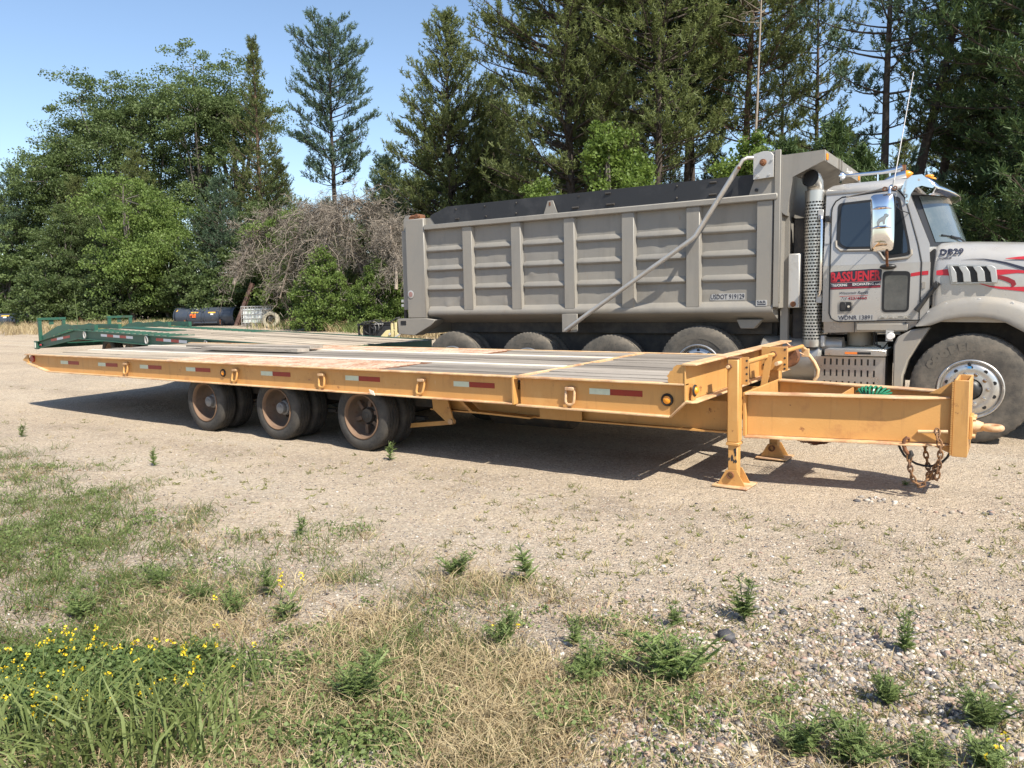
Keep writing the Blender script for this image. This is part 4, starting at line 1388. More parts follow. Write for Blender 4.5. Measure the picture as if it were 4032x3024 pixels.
def rounded(pts, r, n=4):
    out = []
    m_ = len(pts)
    for i in range(m_):
        p, a, c = Vector(pts[i]), Vector(pts[i - 1]), Vector(pts[(i + 1) % m_])
        d0, d1 = (a - p), (c - p)
        q = min(r, d0.length * .45, d1.length * .45)
        s, e = p + d0.normalized() * q, p + d1.normalized() * q
        for k in range(n + 1):
            t = k / n
            out.append(tuple(s.lerp(p, t).lerp(p.lerp(e, t), t)))
    return out

DO = [(-1.890, 1.38), (-1.892, 1.92), (-.975, 1.92), (-.975, 1.30), (-1.80, 1.285)]
dl = rounded([(-1.895, 1.285), (-1.895, 1.918), (-.968, 1.918), (-.968, 1.298)], .10, 5)
door_low = [(-1.895, 1.918), (-.968, 1.918), (-.972, 1.30), (-1.78, 1.284), (-1.83, 1.295), (-1.872, 1.325), (-1.893, 1.38)]
door_up = [(-1.895, 1.919), (-1.905, 2.52), (-1.898, 2.58), (-1.865, 2.645), (-1.80, 2.685), (-1.30, 2.72), (-1.22, 2.70), (-1.165, 2.63), (-1.13, 2.54), (-1.01, 2.12), (-.968, 1.919)]
root_door = skin(door_low, .008, .010, 'door', silver_cab, truck)
skin(door_up, .008, .010, 'door_upper', silver_cab, root_door)
loop = [(x, cab_y(x, z) - .006, z) for x, z in ([(-1.895, 1.918)] + door_up[1:] + [(-.968, 1.918), (-.972, 1.30), (-1.78, 1.284), (-1.83, 1.295), (-1.872, 1.325), (-1.893, 1.38)])]
MB().tube(loop, .0085, 6, closed=True).build('door_seal', seal, root_door)
win = [(-1.84, 2.62), (-1.235, 2.645), (-1.205, 2.62), (-1.09, 2.12), (-1.075, 2.00), (-1.32, 1.975), (-1.405, 2.085), (-1.76, 2.10), (-1.84, 2.16)]
skin(rounded(win, .05, 4), .0125, .006, 'window_frame', seal, root_door)
fr = [(x, cab_y(x, z) - .013, z) for x, z in rounded(win, .05, 4)]
lowf = [p for p in fr if p[2] < 2.17]
wl = [(-1.845, 2.20), (-1.838, 2.13), (-1.79, 2.085), (-1.43, 2.072), (-1.385, 2.04), (-1.335, 1.965), (-1.29, 1.958), (-1.10, 1.975), (-1.07, 2.01), (-1.075, 2.06)]
MB().tube([(x, cab_y(x, z) - .012, z) for x, z in wl], .014, 8).build('window_ledge', fender_mat, root_door)
skin(rounded([(-1.80, 2.595), (-1.375, 2.61), (-1.36, 2.60), (-1.355, 2.115), (-1.38, 2.112), (-1.74, 2.125), (-1.80, 2.17)], .035, 3), .0145, .003, 'window_glass', glass_dark, root_door)
skin(rounded([(-1.325, 2.605), (-1.25, 2.61), (-1.225, 2.585), (-1.115, 2.12), (-1.105, 2.03), (-1.31, 2.01), (-1.33, 2.05)], .03, 3), .0145, .003, 'quarter_glass', glass_dark, root_door)
MB().tube([(-1.342, cab_y(0, 2.62) - .016, 2.615), (-1.338, cab_y(0, 2.03) - .016, 2.03)], .008, 6).build('window_bar', seal, root_door)
skin(rounded([(-1.345, 1.385), (-1.075, 1.39), (-1.070, 1.83), (-1.345, 1.84)], .05, 4), .0125, .006, 'lower_window_frame', seal, root_door)
skin(rounded([(-1.322, 1.41), (-1.098, 1.412), (-1.094, 1.785), (-1.322, 1.79)], .03, 3), .0145, .003, 'lower_window_glass', M('smoky_glass', (.045, .052, .055), .06, spec=.9, layers=[((.11, .115, .11), 3, .45, .7, .7)]), root_door)
skin(rounded([(-1.795, 1.385), (-1.640, 1.388), (-1.640, 1.518), (-1.795, 1.522)], .03, 3), .013, .008, 'handle_bezel', fender_mat, root_door)
hd = skin(rounded([(-1.78, 1.40), (-1.655, 1.403), (-1.655, 1.505), (-1.78, 1.508)], .02, 3), .015, .004, 'door_handle', black_plastic, root_door)
skin([(-1.772, 1.41), (-1.715, 1.41), (-1.715, 1.50), (-1.772, 1.50)], .023, .007, 'handle_paddle', black_plastic, hd, bevel=.003)
MB().cyl((-1.685, 9.386, 1.455), (-1.685, 9.397, 1.455), .013, 14).build('door_lock', chrome, hd)
for z, w_ in ((2.45, .02),):
    MB().box(-1.96, -1.915, 9.40, 9.45, z - .035, z + .035).build('door_catch', black_plastic, truck, bevel=.006)
skin(rounded([(-1.965, 2.17), (-1.915, 2.17), (-1.915, 2.26), (-1.965, 2.26)], .012, 2), .012, .012, 'fuel_flap', silver_cab, truck)

# lettering on the door
dy = lambda x, z: cab_y(x, z) - .008
skin([(-1.885, 1.648), (-1.362, 1.660), (-1.362, 1.728), (-1.885, 1.718)], .0095, .001, 'door_sign_band', navy, root_door)
skin(rounded([(-1.892, 1.722), (-1.358, 1.735), (-1.352, 1.862), (-1.45, 1.868), (-1.86, 1.852), (-1.892, 1.845)], .02, 3), .0093, .001, 'door_sign_shadow', navy, root_door)
lettering('BASSUENER', -1.882, -1.362, 1.733, 1.845, dy, red_vinyl, root_door, 'door_sign', bold=.035, off=.003, rise=.010)
for z in (1.724, 1.655):
    skin([(-1.884, z), (-1.362, z + .010), (-1.362, z + .0155), (-1.884, z + .0055)], .0105, .0008, 'red_line', red_vinyl, root_door)
skin([(-1.884, 1.666), (-1.362, 1.6765), (-1.362, 1.680), (-1.884, 1.6695)], .0105, .0008, 'red_line', red_vinyl, root_door)
lettering('TRUCKING', -1.876, -1.708, 1.681, 1.710, dy, white_vinyl, root_door, 'door_sign', bold=.02, off=.003, rise=.003)
lettering('and', -1.698, -1.658, 1.686, 1.707, dy, dark_red, root_door, 'door_sign', shear=.3, off=.003)
lettering('EXCAVATING,', -1.650, -1.425, 1.683, 1.716, dy, white_vinyl, root_door, 'door_sign', bold=.02, off=.003, rise=.003)
lettering('LLC', -1.415, -1.365, 1.691, 1.711, dy, white_vinyl, root_door, 'door_sign', bold=.02, off=.003)
skin([(-1.79, 1.578), (-1.475, 1.585), (-1.475, 1.625), (-1.79, 1.615)], .0088, .0006, 'script_backing', pale_backing, root_door)
lettering('Wisconsin Rapids', -1.782, -1.482, 1.583, 1.622, dy, navy, root_door, 'door_sign', shear=.4, off=.002, rise=.004)
skin([(-1.785, 1.568), (-1.490, 1.574), (-1.490, 1.578), (-1.785, 1.572)], .0095, .0008, 'red_line', red_vinyl, root_door)
skin([(-1.775, 1.525), (-1.492, 1.530), (-1.492, 1.566), (-1.775, 1.561)], .0088, .0006, 'phone_backing', pale_backing, root_door)
lettering('715', -1.770, -1.705, 1.529, 1.560, dy, navy, root_door, 'door_sign', shear=.45, off=.002)
lettering('423/4660', -1.698, -1.497, 1.531, 1.561, dy, dark_red, root_door, 'door_sign', bold=.03, off=.002, rise=.002)
skin([(-1.80, 1.300), (-1.430, 1.306), (-1.430, 1.362), (-1.80, 1.356)], .0088, .0006, 'number_backing', pale_backing, root_door)
lettering('WDNR 13891', -1.793, -1.438, 1.305, 1.352, dy, navy, root_door, 'door_sign', bold=.006, off=.002, rise=.004)
lettering('MACK', -1.372, -1.045, 1.318, 1.352, dy, alum, root_door, 'door_emblem', bold=.03, shear=.25, off=.003, ext=.012, spacing=1.05)
for px in (-1.07, ):
    skin([(-1.068, 1.770), (-.972, 1.782), (-.972, 1.822), (-1.068, 1.806)], .0095, .001, 'red_stripe', red_vinyl, root_door)
skin([(-.966, 1.782), (-.90, 1.784), (-.90, 1.828), (-.966, 1.823)], .003, .001, 'red_stripe', red_vinyl, truck)
skin(rounded([(-.955, 1.64), (-.925, 1.64), (-.925, 1.71), (-.955, 1.71)], .006, 2), .008, .008, 'side_vent', fender_mat, truck)

# windshield, visor, wipers
def ws_pt(u, v):
    """u across from near to far, v from bottom to top"""
    y = 9.50 + (2 * YC - 19.0) * u
    bow = 1 - (2 * u - 1) ** 2
    x = (-.905 + .30 * bow) * (1 - v) + (-1.105 + .29 * bow) * v
    y = y + (.05 - .10 * u) * v
    return (x, y, 2.09 + .565 * v + .02 * bow)
def ws_sheet(u0, u1, v0, v1, off, name, material, parent):
    B = MB()
    nu, nv = 14, 6
    for j in range(nv + 1):
        for i in range(nu + 1):
            p = ws_pt(u0 + (u1 - u0) * i / nu, v0 + (v1 - v0) * j / nv)
            B.v.append((p[0] + off, p[1], p[2] + off * .3))
    for j in range(nv):
        for i in range(nu):
            a = j * (nu + 1) + i
            B.f.append((a, a + 1, a + nu + 2, a + nu + 1))
    return B.build(name, material, parent, smooth=3)
wsh = ws_sheet(0, 1, 0, 1, .004, 'windshield', seal, truck)
ws_sheet(.045, .955, .07, .97, .010, 'windshield_glass', glass_ws, wsh)
# body behind the bowed glass
B = MB()
nu = 14
for j, v in enumerate((0, 1)):
    for i in range(nu + 1):
        p = ws_pt(i / nu, v)
        B.v.append((p[0] - .006, p[1], p[2]))
for i in range(nu + 1):
    B.v.append((-1.13, ws_pt(i / nu, 1)[1], 2.72))
for r_ in range(2):
    for i in range(nu):
        a = r_ * (nu + 1) + i
        B.f.append((a, a + 1, a + nu + 2, a + nu + 1))
B.build('cab_front_panel', silver_cab, truck, smooth=3)
B = MB()
for i in range(nu + 1):
    p = ws_pt(i / nu, 0)
    B.v.append((p[0] - .006, p[1], p[2]))
for i in range(nu + 1):
    p = ws_pt(i / nu, 0)
    B.v.append((p[0] + .02, p[1], 1.6))
for i in range(nu):
    B.f.append((i, i + 1, nu + 2 + i, nu + 1 + i))
B.build('cowl', silver_cab, truck, smooth=3)
B = MB()
nv = 8
for j in range(nv + 1):
    t = j / nv
    for i in range(nu + 1):
        u = i / nu
        bow = 1 - (2 * u - 1) ** 2
        y = 9.475 + (2 * YC - 18.95) * u
        xt, zt = -1.085 + .10 * bow, 2.845 + .04 * bow
        xl, zl = -.86 + .175 * bow, 2.705 - .03 * bow
        x = xt + (xl - xt) * t
        z = zt + (zl - zt) * t + .045 * math.sin(math.pi * t)
        B.v.append((x, y, z))
for j in range(nv):
    for i in range(nu):
        a = j * (nu + 1) + i
        B.f.append((a, a + 1, a + nu + 2, a + nu + 1))
vo = B.build('sun_visor', chrome, truck, smooth=3)
so = vo.modifiers.new('thick', 'SOLIDIFY')
so.thickness = .012
for s in (0, 1):
    pts = [(-1.20, 2.705), (-1.165, 2.80), (-1.10, 2.852), (-1.00, 2.855), (-.87, 2.72), (-.90, 2.70), (-1.0, 2.735), (-1.06, 2.72), (-1.10, 2.66), (-1.125, 2.56), (-1.15, 2.56), (-1.155, 2.62)]
    B = MB().prism(pts, 9.462, 9.474, 'y')
    if s:
        B.v = mirror_y(B.v)
    B.build('visor_end', chrome, vo)
B = MB()
for (x, z) in ((-1.135, 2.585), (-1.165, 2.70), (-1.03, 2.80)):
    B.cyl((x, 9.450, z), (x, 9.4615, z), .012, 8)
B.build('visor_bolts', galv, vo)
wp = [ws_pt(u, v) for u, v in ((.42, -.02), (.30, .10), (.18, .17))]
MB().tube([(p[0] + .03, p[1], p[2] + .01) for p in wp], .009, 6).build('wiper_arm', seal, truck)
MB().tube([(p[0] + .026, p[1], p[2] + .006) for p in (ws_pt(.10, .20), ws_pt(.30, .14))], .008, 6).build('wiper_blade', seal, truck)

# roof: horn, cab lights, marker lamps
hn = MB().tube([(-1.97, 10.2, 3.02), (-1.93, 10.2, 3.02), (-1.90, 10.2, 3.02), (-1.5, 10.2, 3.018), (-1.35, 10.2, 3.03), (-1.28, 10.2, 3.05)], [.055, .05, .018, .022, .032, .04], 14).build('air_horn', chrome, truck)
MB().box(-1.97, -1.955, 10.15, 10.25, 2.94, 3.08).build('horn_mount', chrome, hn)
for x in (-1.42, -1.55):
    MB().cyl((x, 10.2, 2.86), (x, 10.2, 3.015), .014, 8).build('horn_stand', chrome, hn)
MB().box(-1.30, -1.25, 10.17, 10.23, 2.99, 3.075).build('horn_valve', rust, hn)
for y in (9.98, 10.82):
    lm = MB().tube([(-1.45, y, 2.882), (-1.38, y, 2.90), (-1.29, y, 2.925), (-1.215, y, 2.938)], [.012, .034, .046, .048], 14).build('cab_lamp', chrome, truck)
    MB().tube([(-1.2145, y, 2.938), (-1.19, y, 2.94), (-1.165, y, 2.942), (-1.145, y, 2.943)], [.046, .040, .024, .004], 14).build('cab_lamp_lens', amber, lm)
for y in (10.15, 10.42, 10.69):
    MB().ball((-1.0, y, 2.915), .05, .035, .022, 12, 8).build('roof_marker_lamp', amber, truck)

# mirror, its arms and the whip antenna
mo = rounded([(-1.425, 2.05), (-1.205, 2.04), (-1.20, 2.60), (-1.235, 2.635), (-1.395, 2.635), (-1.435, 2.60)], .05, 4)
B = MB()
mu, mv = 10, 16
def mir_pt(u, v):
    x = -1.318 + .115 * u
    z = 2.338 + .300 * v
    r_ = max(0.0, 1 - abs(u) ** 4) * max(0.0, 1 - abs(v) ** 6)
    return (x - .008 * v, 9.072 - .092 * r_ ** .5 * (1 - .10 * v * v - .12 * u * u), z)
for j in range(mv + 1):
    for i in range(mu + 1):
        u, v = -1 + 2 * i / mu, -1 + 2 * j / mv
        q = (1 - .10 * abs(v) ** 6)
        B.v.append(mir_pt(u * q, v * (1 - .06 * abs(u) ** 6)))
for j in range(mv):
    for i in range(mu):
        a = j * (mu + 1) + i
        B.f.append((a, a + 1, a + mu + 2, a + mu + 1))
mir = B.build('mirror', chrome, truck, at=(-1.31, 9.03, 2.34), smooth=2)
MB().prism(rounded([(-1.432, 2.05), (-1.395, 2.045), (-1.395, 2.64), (-1.44, 2.60)], .02, 3), 9.0755, 9.12, 'y').build('mirror_edge', black_plastic, mir)
MB().prism(mo, 9.0755, 9.11, 'y').build('mirror_back', black_plastic, mir)
for z in (2.475, 2.275):
    MB().tube([(-1.415, 9.01, z), (-1.36, 8.984, z + .012), (-1.27, 8.984, z + .012), (-1.225, 9.01, z)], [.006, .016, .016, .006], 8).build('mirror_crease', chrome, mir)
# small dog emblem in relief
dog = [(-1.34, 2.30), (-1.325, 2.30), (-1.318, 2.335), (-1.29, 2.348), (-1.284, 2.315), (-1.268, 2.313), (-1.268, 2.35), (-1.255, 2.385), (-1.236, 2.392), (-1.232, 2.412), (-1.252, 2.422), (-1.272, 2.422), (-1.28, 2.40), (-1.305, 2.385), (-1.33, 2.37), (-1.345, 2.335)]
MB().prism([(x - .012, z) for x, z in dog], 8.968, 8.998, 'y').build('mirror_emblem', M('polished_emblem', (.45, .42, .42), .18, 1.0), mir, bevel=.004)
MB().tube([(-1.255, 9.04, 2.63), (-1.252, 9.05, 2.695), (-1.245, 9.10, 2.715), (-1.235, 9.30, 2.715), (-1.23, 9.47, 2.71)], .017, 10).build('mirror_top_arm', chrome, mir)
MB().tube([(-1.27, 9.06, 2.70), (-1.75, 9.47, 2.685)], .008, 8).build('mirror_stay', galv, mir)
MB().tube([(-1.262, 9.05, 2.045), (-1.262, 9.07, 1.98), (-1.272, 9.16, 1.91), (-1.29, 9.33, 1.895)], .014, 10).build('mirror_bottom_arm', rust, mir)
MB().ball((-1.29, 9.375, 1.885), .085, .05, .032, 18, 8).build('mirror_foot', black_plastic, mir)
MB().tube([(-1.21, 9.07, 2.52), (-1.17, 9.25, 2.47), (-1.115, 9.46, 2.455)], .005, 6).build('mirror_wire', seal, mir)
B = MB()
for x in (-1.30, -1.205):
    B.lathe([(.012, -.008), (.024, -.008), (.024, .008), (.012, .008)], (x, 9.05, 2.685), 'y', 14, closed_profile=True)
B.build('mirror_clamps', rust, mir)
ant = MB().tube([(-1.222, 9.05, 2.70), (-1.214, 9.05, 2.77)], .011, 8).build('antenna_base', galv, mir)
MB().tube([(-1.2135, 9.05, 2.7705), (-1.15, 9.05, 3.22), (-1.068, 9.05, 3.83)], [.0055, .005, .004], 6).build('whip_antenna', white_vinyl, mir)

# exhaust stack in its slotted guard
ex = MB().lathe([(.0, 0), (.098, .0), (.098, 1.80)], (-2.105, 9.55, .955), 'z', 32).build('exhaust_stack', frame_dark, truck, at=(-2.105, 9.55, .95))
nA, rows = 40, 44
gz0, gz1 = 1.055, 2.665
rg = .112
dz = (gz1 - gz0) / rows
B = MB()
def gp(a, z, r=rg):
    return (-2.105 + r * math.cos(a), 9.55 + r * math.sin(a), z)
for i in range(rows):
    za, zb = gz0 + i * dz, gz0 + (i + 1) * dz
    zs = za + dz * .50
    B_n = 20
    for k in range(B_n):
        a0 = 2 * math.pi * (k + (.5 if i % 2 else 0)) / B_n
        a1 = a0 + 2 * math.pi / B_n
        am = a0 + (a1 - a0) * .26
        B.poly([gp(a0, za), gp(a1, za), gp(a1, zs), gp(a0, zs)])
        B.poly([gp(a0, zs), gp(am, zs), gp(am, zb), gp(a0, zb)])
B.build('stack_guard', steel_guard, ex, smooth=1.2)
for z0, z1 in ((gz1, 2.79), (.985, gz0)):
    MB().lathe([(rg - .004, 0), (rg, 0), (rg + .002, (z1 - z0)), (rg - .006, (z1 - z0))], (-2.105, 9.55, z0), 'z', 32).build('guard_collar', steel_guard, ex)
MB().tube([(-2.105, 9.55, 2.74), (-2.105, 9.55, 2.81), (-2.108, 9.53, 2.875), (-2.12, 9.475, 2.915), (-2.135, 9.415, 2.925)], [.088, .088, .092, .097, .100], 24, caps=False).build('stack_elbow', steel_guard, ex)
MB().tube([(-2.130, 9.435, 2.922), (-2.1315, 9.430, 2.9225)], .094, 24).build('stack_mouth', seal, ex)
MB().tube([(-2.03, 9.45, 2.50), (-2.005, 9.40, 2.48), (-1.992, 9.385, 2.42), (-1.99, 9.385, 2.0), (-1.99, 9.385, 1.66), (-2.005, 9.40, 1.60), (-2.03, 9.45, 1.57)], .015, 10).build('grab_handle', chrome, ex)
for z in (2.51, 1.55):
    MB().box(-2.045, -1.985, 9.430, 9.445, z - .05, z + .05).build('handle_foot', galv, ex, bevel=.003)
MB().box(-2.0, -1.955, 9.48, 9.62, .985, 1.12).build('guard_bracket', galv, ex, bevel=.01)

# fuel tank, steps, battery box and what hangs below the cab
MB().lathe([(0, 0), (.24, .0), (.275, .03), (.275, .70), (.24, .73), (0, .73)], (-2.72, 9.72, .83), 'x', 28).build('air_tank', tank_mat, truck)
MB().lathe([(0, 0), (.07, .0), (.10, .03), (.10, .25), (0, .27)], (-2.02, 9.62, 1.0), 'x', 18).build('exhaust_pipe', tank_mat, truck)
MB().lathe([(0, 0), (.14, 0), (.14, .17), (0, .17)], (-1.62, 9.78, 1.0), 'z', 22).build('filter_canister', M('tan_canister', (.36, .31, .24), .6), truck)
bb = MB().box(-2.06, -1.285, 9.50, 9.95, .30, .895).build('battery_box', frame_dark, truck)
MB().box(-1.92, -1.275, 9.33, 9.95, .900, .972).build('upper_step', alum, truck, bevel=.006)
MB().box(-1.88, -1.34, 9.90, 9.92, .973, 1.03).build('step_kickplate', alum, truck)
for i in range(7):
    MB().box(-1.90, -1.295, 9.36 + i * .075, 9.375 + i * .075, .9725, .978).build('step_tread', alum, truck)
MB().box(-1.70, -1.57, 9.327, 9.3295, .92, .945).build('step_warning_label', orange_sticker, truck)
MB().box(-1.57, -1.43, 9.327, 9.3295, .92, .945).build('step_plain_label', black_plastic, truck)
# slotted step panel: bars left between three rows of slots
B = MB()
px0, px1, pz0, pz1 = -2.04, -1.29, .44, .885
cols_ = 9
cw = (px1 - px0 - .16) / cols_
rows_z = [(.79, .86), (.66, .735), (.53, .605), (.47, .50)]
zs = [pz1]
for a, c in [(r_[0], r_[1]) for r_ in rows_z[:3]]:
    zs += [c, a]
zs.append(pz0)
for i in range(0, len(zs), 2):
    B.box(px0, px1, 9.40, 9.415, zs[i + 1], zs[i])
for a, c in rows_z[:3]:
    B.box(px0, px0 + .08 + cw * .35, 9.40, 9.415, a, c)
    for k in range(cols_):
        xa = px0 + .08 + cw * k + cw * .65
        B.box(xa, xa + cw * .70 if k < cols_ - 1 else px1, 9.40, 9.415, a, c)
B.build('slotted_step_panel', alum, truck, bevel=.0)
MB().box(-2.03, -1.30, 9.4155, 9.45, .45, .88).build('panel_backing', frame_dark, truck)
br = [(-1.29, 1.19), (-1.215, 1.185), (-1.213, 1.165), (-1.272, 1.168), (-1.272, 1.09), (-1.22, 1.088), (-1.22, 1.07), (-1.29, 1.07)]
MB().prism(br, 9.37, 9.385, 'y').build('sensor_bracket', galv, truck)
MB().lathe([(0, -.02), (.035, -.02), (.04, .0), (.04, .05), (.0, .05)], (-1.243, 9.36, 1.125), 'y', 16).build('sensor', white_vinyl, truck)
MB().tube([(-1.42, 9.6, 1.15), (-1.40, 9.55, 1.0), (-1.33, 9.5, .98), (-1.27, 9.45, 1.06)], .008, 6).build('brake_hose', seal, truck)
MB().tube([(-1.44, 9.6, 1.16), (-1.43, 9.56, 1.02), (-1.36, 9.52, 1.0)], .012, 6).build('brake_hose', frame_dark, truck)

# ---- hood, fender, nose
def hood_section(x):
    t = (x + .86) / 1.9
    drop = .16 * max(0, t) ** 1.5
    pinch = .16 * max(0, t) ** 1.6
    pts = [(9.425, 1.28), (9.415, 1.55), (9.412, 1.80), (9.425, 1.93), (9.46, 2.02), (9.53, 2.085), (9.66, 2.125), (9.90, 2.15), (10.4, 2.165)]
    near = [(y + pinch * (1 if y < 10.3 else 0), z - drop * (1 if z > 1.7 else .3)) for y, z in pts]
    return near + [(2 * YC - y, z) for y, z in near[-2::-1]]
hx = [-.862, -.835, -.80, -.70, -.5, -.3, -.1, .15, .4, .65, .85, .98, 1.02]
B = MB()
for i, x in enumerate(hx):
    s = hood_section(x)
    sh_ = (.03, .008, 0)[i] if i < 3 else (0.05 if i == len(hx) - 1 else 0)
    for y, z in s:
        B.v.append((x, y + (sh_ if y < YC else -sh_), z - sh_ * (1 if z > 1.9 else 0)))
m_ = len(hood_section(0))
for i in range(len(hx) - 1):
    for k in range(m_ - 1):
        B.f.append((i * m_ + k, i * m_ + k + 1, (i + 1) * m_ + k + 1, (i + 1) * m_ + k))
B.f.append(tuple(range(m_)))
B.f.append(tuple((len(hx) - 1) * m_ + k for k in range(m_)))
hood = B.build('hood', silver_cab, truck, smooth=.9)
hy = lambda x, z: np.interp(z, [1.28, 1.55, 1.80, 1.93, 2.02, 2.085], [9.425, 9.415, 9.412, 9.425, 9.46, 9.53]) + .16 * max(0, (x + .86) / 1.9) ** 1.6
MB().prism([(-.895, 1.43), (-.86, 1.48), (-.858, 2.06), (-.90, 2.02)], 9.44, 9.60, 'y').build('hood_bellows', seal, truck)
# latch strap
lt = MB().tube([(-1.0, 9.37, 1.40), (-.90, 9.365, 1.55), (-.80, 9.37, 1.70)], [.03, .022, .03], 8).build('hood_latch', black_plastic, truck)
MB().box(-.845, -.80, 9.335, 9.37, 1.64, 1.70).build('latch_clip', black_plastic, lt, bevel=.004)
# flared fender
up_ = [(-1.0, 1.245), (-.955, 1.31), (-.88, 1.42), (-.73, 1.505), (-.57, 1.54), (-.38, 1.55), (-.18, 1.52), (-.03, 1.47), (.16, 1.36), (.32, 1.20), (.44, 1.02), (.50, .86)]
lo_ = [(-.985, 1.235), (-.93, 1.238), (-.85, 1.245), (-.72, 1.30), (-.57, 1.325), (-.43, 1.33), (-.30, 1.315), (-.18, 1.275), (-.02, 1.18), (.11, 1.06), (.19, .93), (.22, .82)]
for s in (0, 1):
    B = MB()
    n = len(up_)
    for i in range(n):
        (ux, uz), (lx, lz) = up_[i], lo_[i]
        prof_ = [(0, 9.50), (.02, 9.36), (.12, 9.325), (.35, 9.30), (.75, 9.290), (.96, 9.288), (1.0, 9.296), (1.0, 9.80)]
        for t, y in prof_:
            B.v.append((ux + (lx - ux) * t, y, uz + (lz - uz) * t))
    k_ = 8
    for i in range(n - 1):
        for k in range(k_ - 1):
            B.f.append((i * k_ + k, i * k_ + k + 1, (i + 1) * k_ + k + 1, (i + 1) * k_ + k))
    if s:
        B.v = mirror_y(B.v)
    fd = B.build('front_fender', fender_mat, truck, smooth=.9)
    if not s:
        for x, z in ((-.878, 1.385), (-.715, 1.468), (-.42, 1.51), (-.13, 1.47), (.10, 1.36)):
            MB().lathe([(0, -.006), (.014, -.006), (.018, .0)], (x, 9.325, z), 'y', 8).build('fender_bolt', galv, fd)
MB().prism([(-1.04, 1.195), (-.86, 1.225), (-.965, 1.04), (-1.06, .86), (-1.105, .70), (-1.11, .45), (-1.205, .45), (-1.205, 1.03), (-1.17, 1.12)], 9.345, 9.60, 'y').build('fender_skirt', fender_mat, truck, bevel=.015)
MB().box(-1.2, .55, 9.82, 9.84, .60, 1.30).build('wheel_well', frame_dark, truck)
MB().box(-1.2, .55, 10.96, 10.98, .60, 1.30).build('wheel_well', frame_dark, truck)
MB().box(.55, 1.0, 9.60, 11.20, .62, 1.28).build('nose_lower', silver_cab, truck, bevel=.05)
MB().box(1.0, 1.14, 9.42, 11.38, .45, .78).build('front_bumper', chrome, truck, bevel=.03)
MB().box(1.021, 1.06, 9.90, 10.90, .95, 1.85).build('grille', chrome, truck, bevel=.01)
for y in (9.72, 10.90):
    MB().box(1.0, 1.03, y, y + .20, 1.02, 1.18).build('headlight', M('headlight_glass', (.7, .7, .7), .1), truck, bevel=.02)

# hood side: number, dealer script, stripes, vent with three louvres
lettering('DB29', -.800, -.585, 1.985, 2.055, hy, navy, hood, 'unit_number', bold=.03, off=.012)
lettering('scaffidi', -.812, -.685, 1.945, 1.972, hy, navy, hood, 'dealer_script', bold=.01, shear=.35, off=.008)
def hood_strip(top, bot, material, off=.003, name='hood_stripe'):
    B = MB()
    n = len(top)
    for (x, z) in top:
        B.v.append((x, hy(x, z) - off, z))
    for (x, z) in bot:
        B.v.append((x, hy(x, z) - off, z))
    for i in range(n - 1):
        B.f.append((i, i + 1, n + i + 1, n + i))
    return B.build(name, material, hood, smooth=0)
hood_strip([(-.825, 1.826), (-.76, 1.835), (-.66, 1.842)], [(-.825, 1.778), (-.76, 1.773), (-.66, 1.765)], red_vinyl)
hood_strip([(-.30, 1.815), (-.20, 1.815), (-.10, 1.808), (0, 1.79), (.2, 1.75), (.5, 1.68)], [(-.30, 1.755), (-.20, 1.765), (-.10, 1.775), (0, 1.765), (.2, 1.71), (.5, 1.62)], red_vinyl)
hood_strip([(-.30, 1.765), (-.24, 1.755), (-.18, 1.735), (-.12, 1.70), (-.105, 1.66), (-.13, 1.635)], [(-.30, 1.725), (-.25, 1.715), (-.20, 1.695), (-.155, 1.67), (-.145, 1.645), (-.16, 1.625)], dark_red, .004)
hood_strip([(-.44, 1.685), (-.34, 1.655), (-.24, 1.640), (-.13, 1.635), (0, 1.635), (.2, 1.60)], [(-.44, 1.680), (-.34, 1.640), (-.24, 1.615), (-.13, 1.600), (0, 1.58), (.2, 1.52)], red_vinyl, .0035)
hood_strip([(-.60, 1.928), (-.5, 1.935), (-.4, 1.933), (-.3, 1.915), (-.2, 1.89), (-.05, 1.835), (.15, 1.73)], [(-.60, 1.927), (-.5, 1.930), (-.4, 1.922), (-.3, 1.898), (-.2, 1.868), (-.05, 1.805), (.15, 1.685)], navy)
hood_strip([(-.21, 1.928), (-.1, 1.940), (.1, 1.95)], [(-.21, 1.924), (-.1, 1.915), (.1, 1.90)], red_vinyl)
vy = 9.405
vent_silver = M('silver_vent_fin', (0.46, 0.46, 0.45), .3, .35)
vf = MB()
vent_out = [(-.728, 1.885), (-.325, 1.862), (-.285, 1.835), (-.262, 1.675), (-.685, 1.680)]
vent = MB().prism(vent_out, vy - .012, vy + .02, 'y').build('hood_vent', M('vent_frame', (.45, .45, .44), .3, .6), truck, bevel=.003)
MB().prism([(-.700, 1.868), (-.345, 1.850), (-.305, 1.69), (-.665, 1.695)], vy - .0135, vy - .0125, 'y').build('vent_opening', seal, vent)
for k in range(3):
    x0 = -.700 + k * .128
    lou = [(x0 - .005, 1.874 - k * .006), (x0 + .070, 1.872 - k * .006), (x0 + .100, 1.845 - k * .006), (x0 + .128, 1.692), (x0 + .075, 1.692), (x0 + .052, 1.81), (x0 + .03, 1.70), (x0 + .022, 1.692)]
    # bright fin: a curved blade from the top edge down to the sill
    fin = [(x0 + .000, 1.868), (x0 + .022, 1.868), (x0 + .060, 1.80), (x0 + .074, 1.696), (x0 + .028, 1.696)] if k == 0 else [(x0 - .050, 1.868 - k * .006), (x0 + .020, 1.866 - k * .006), (x0 + .056, 1.80), (x0 + .072, 1.696), (x0 + .004, 1.696), (x0 - .008, 1.79)]
    MB().prism(fin, vy - .034, vy - .0138, 'y').build('vent_fin', vent_silver, vent, bevel=.004)
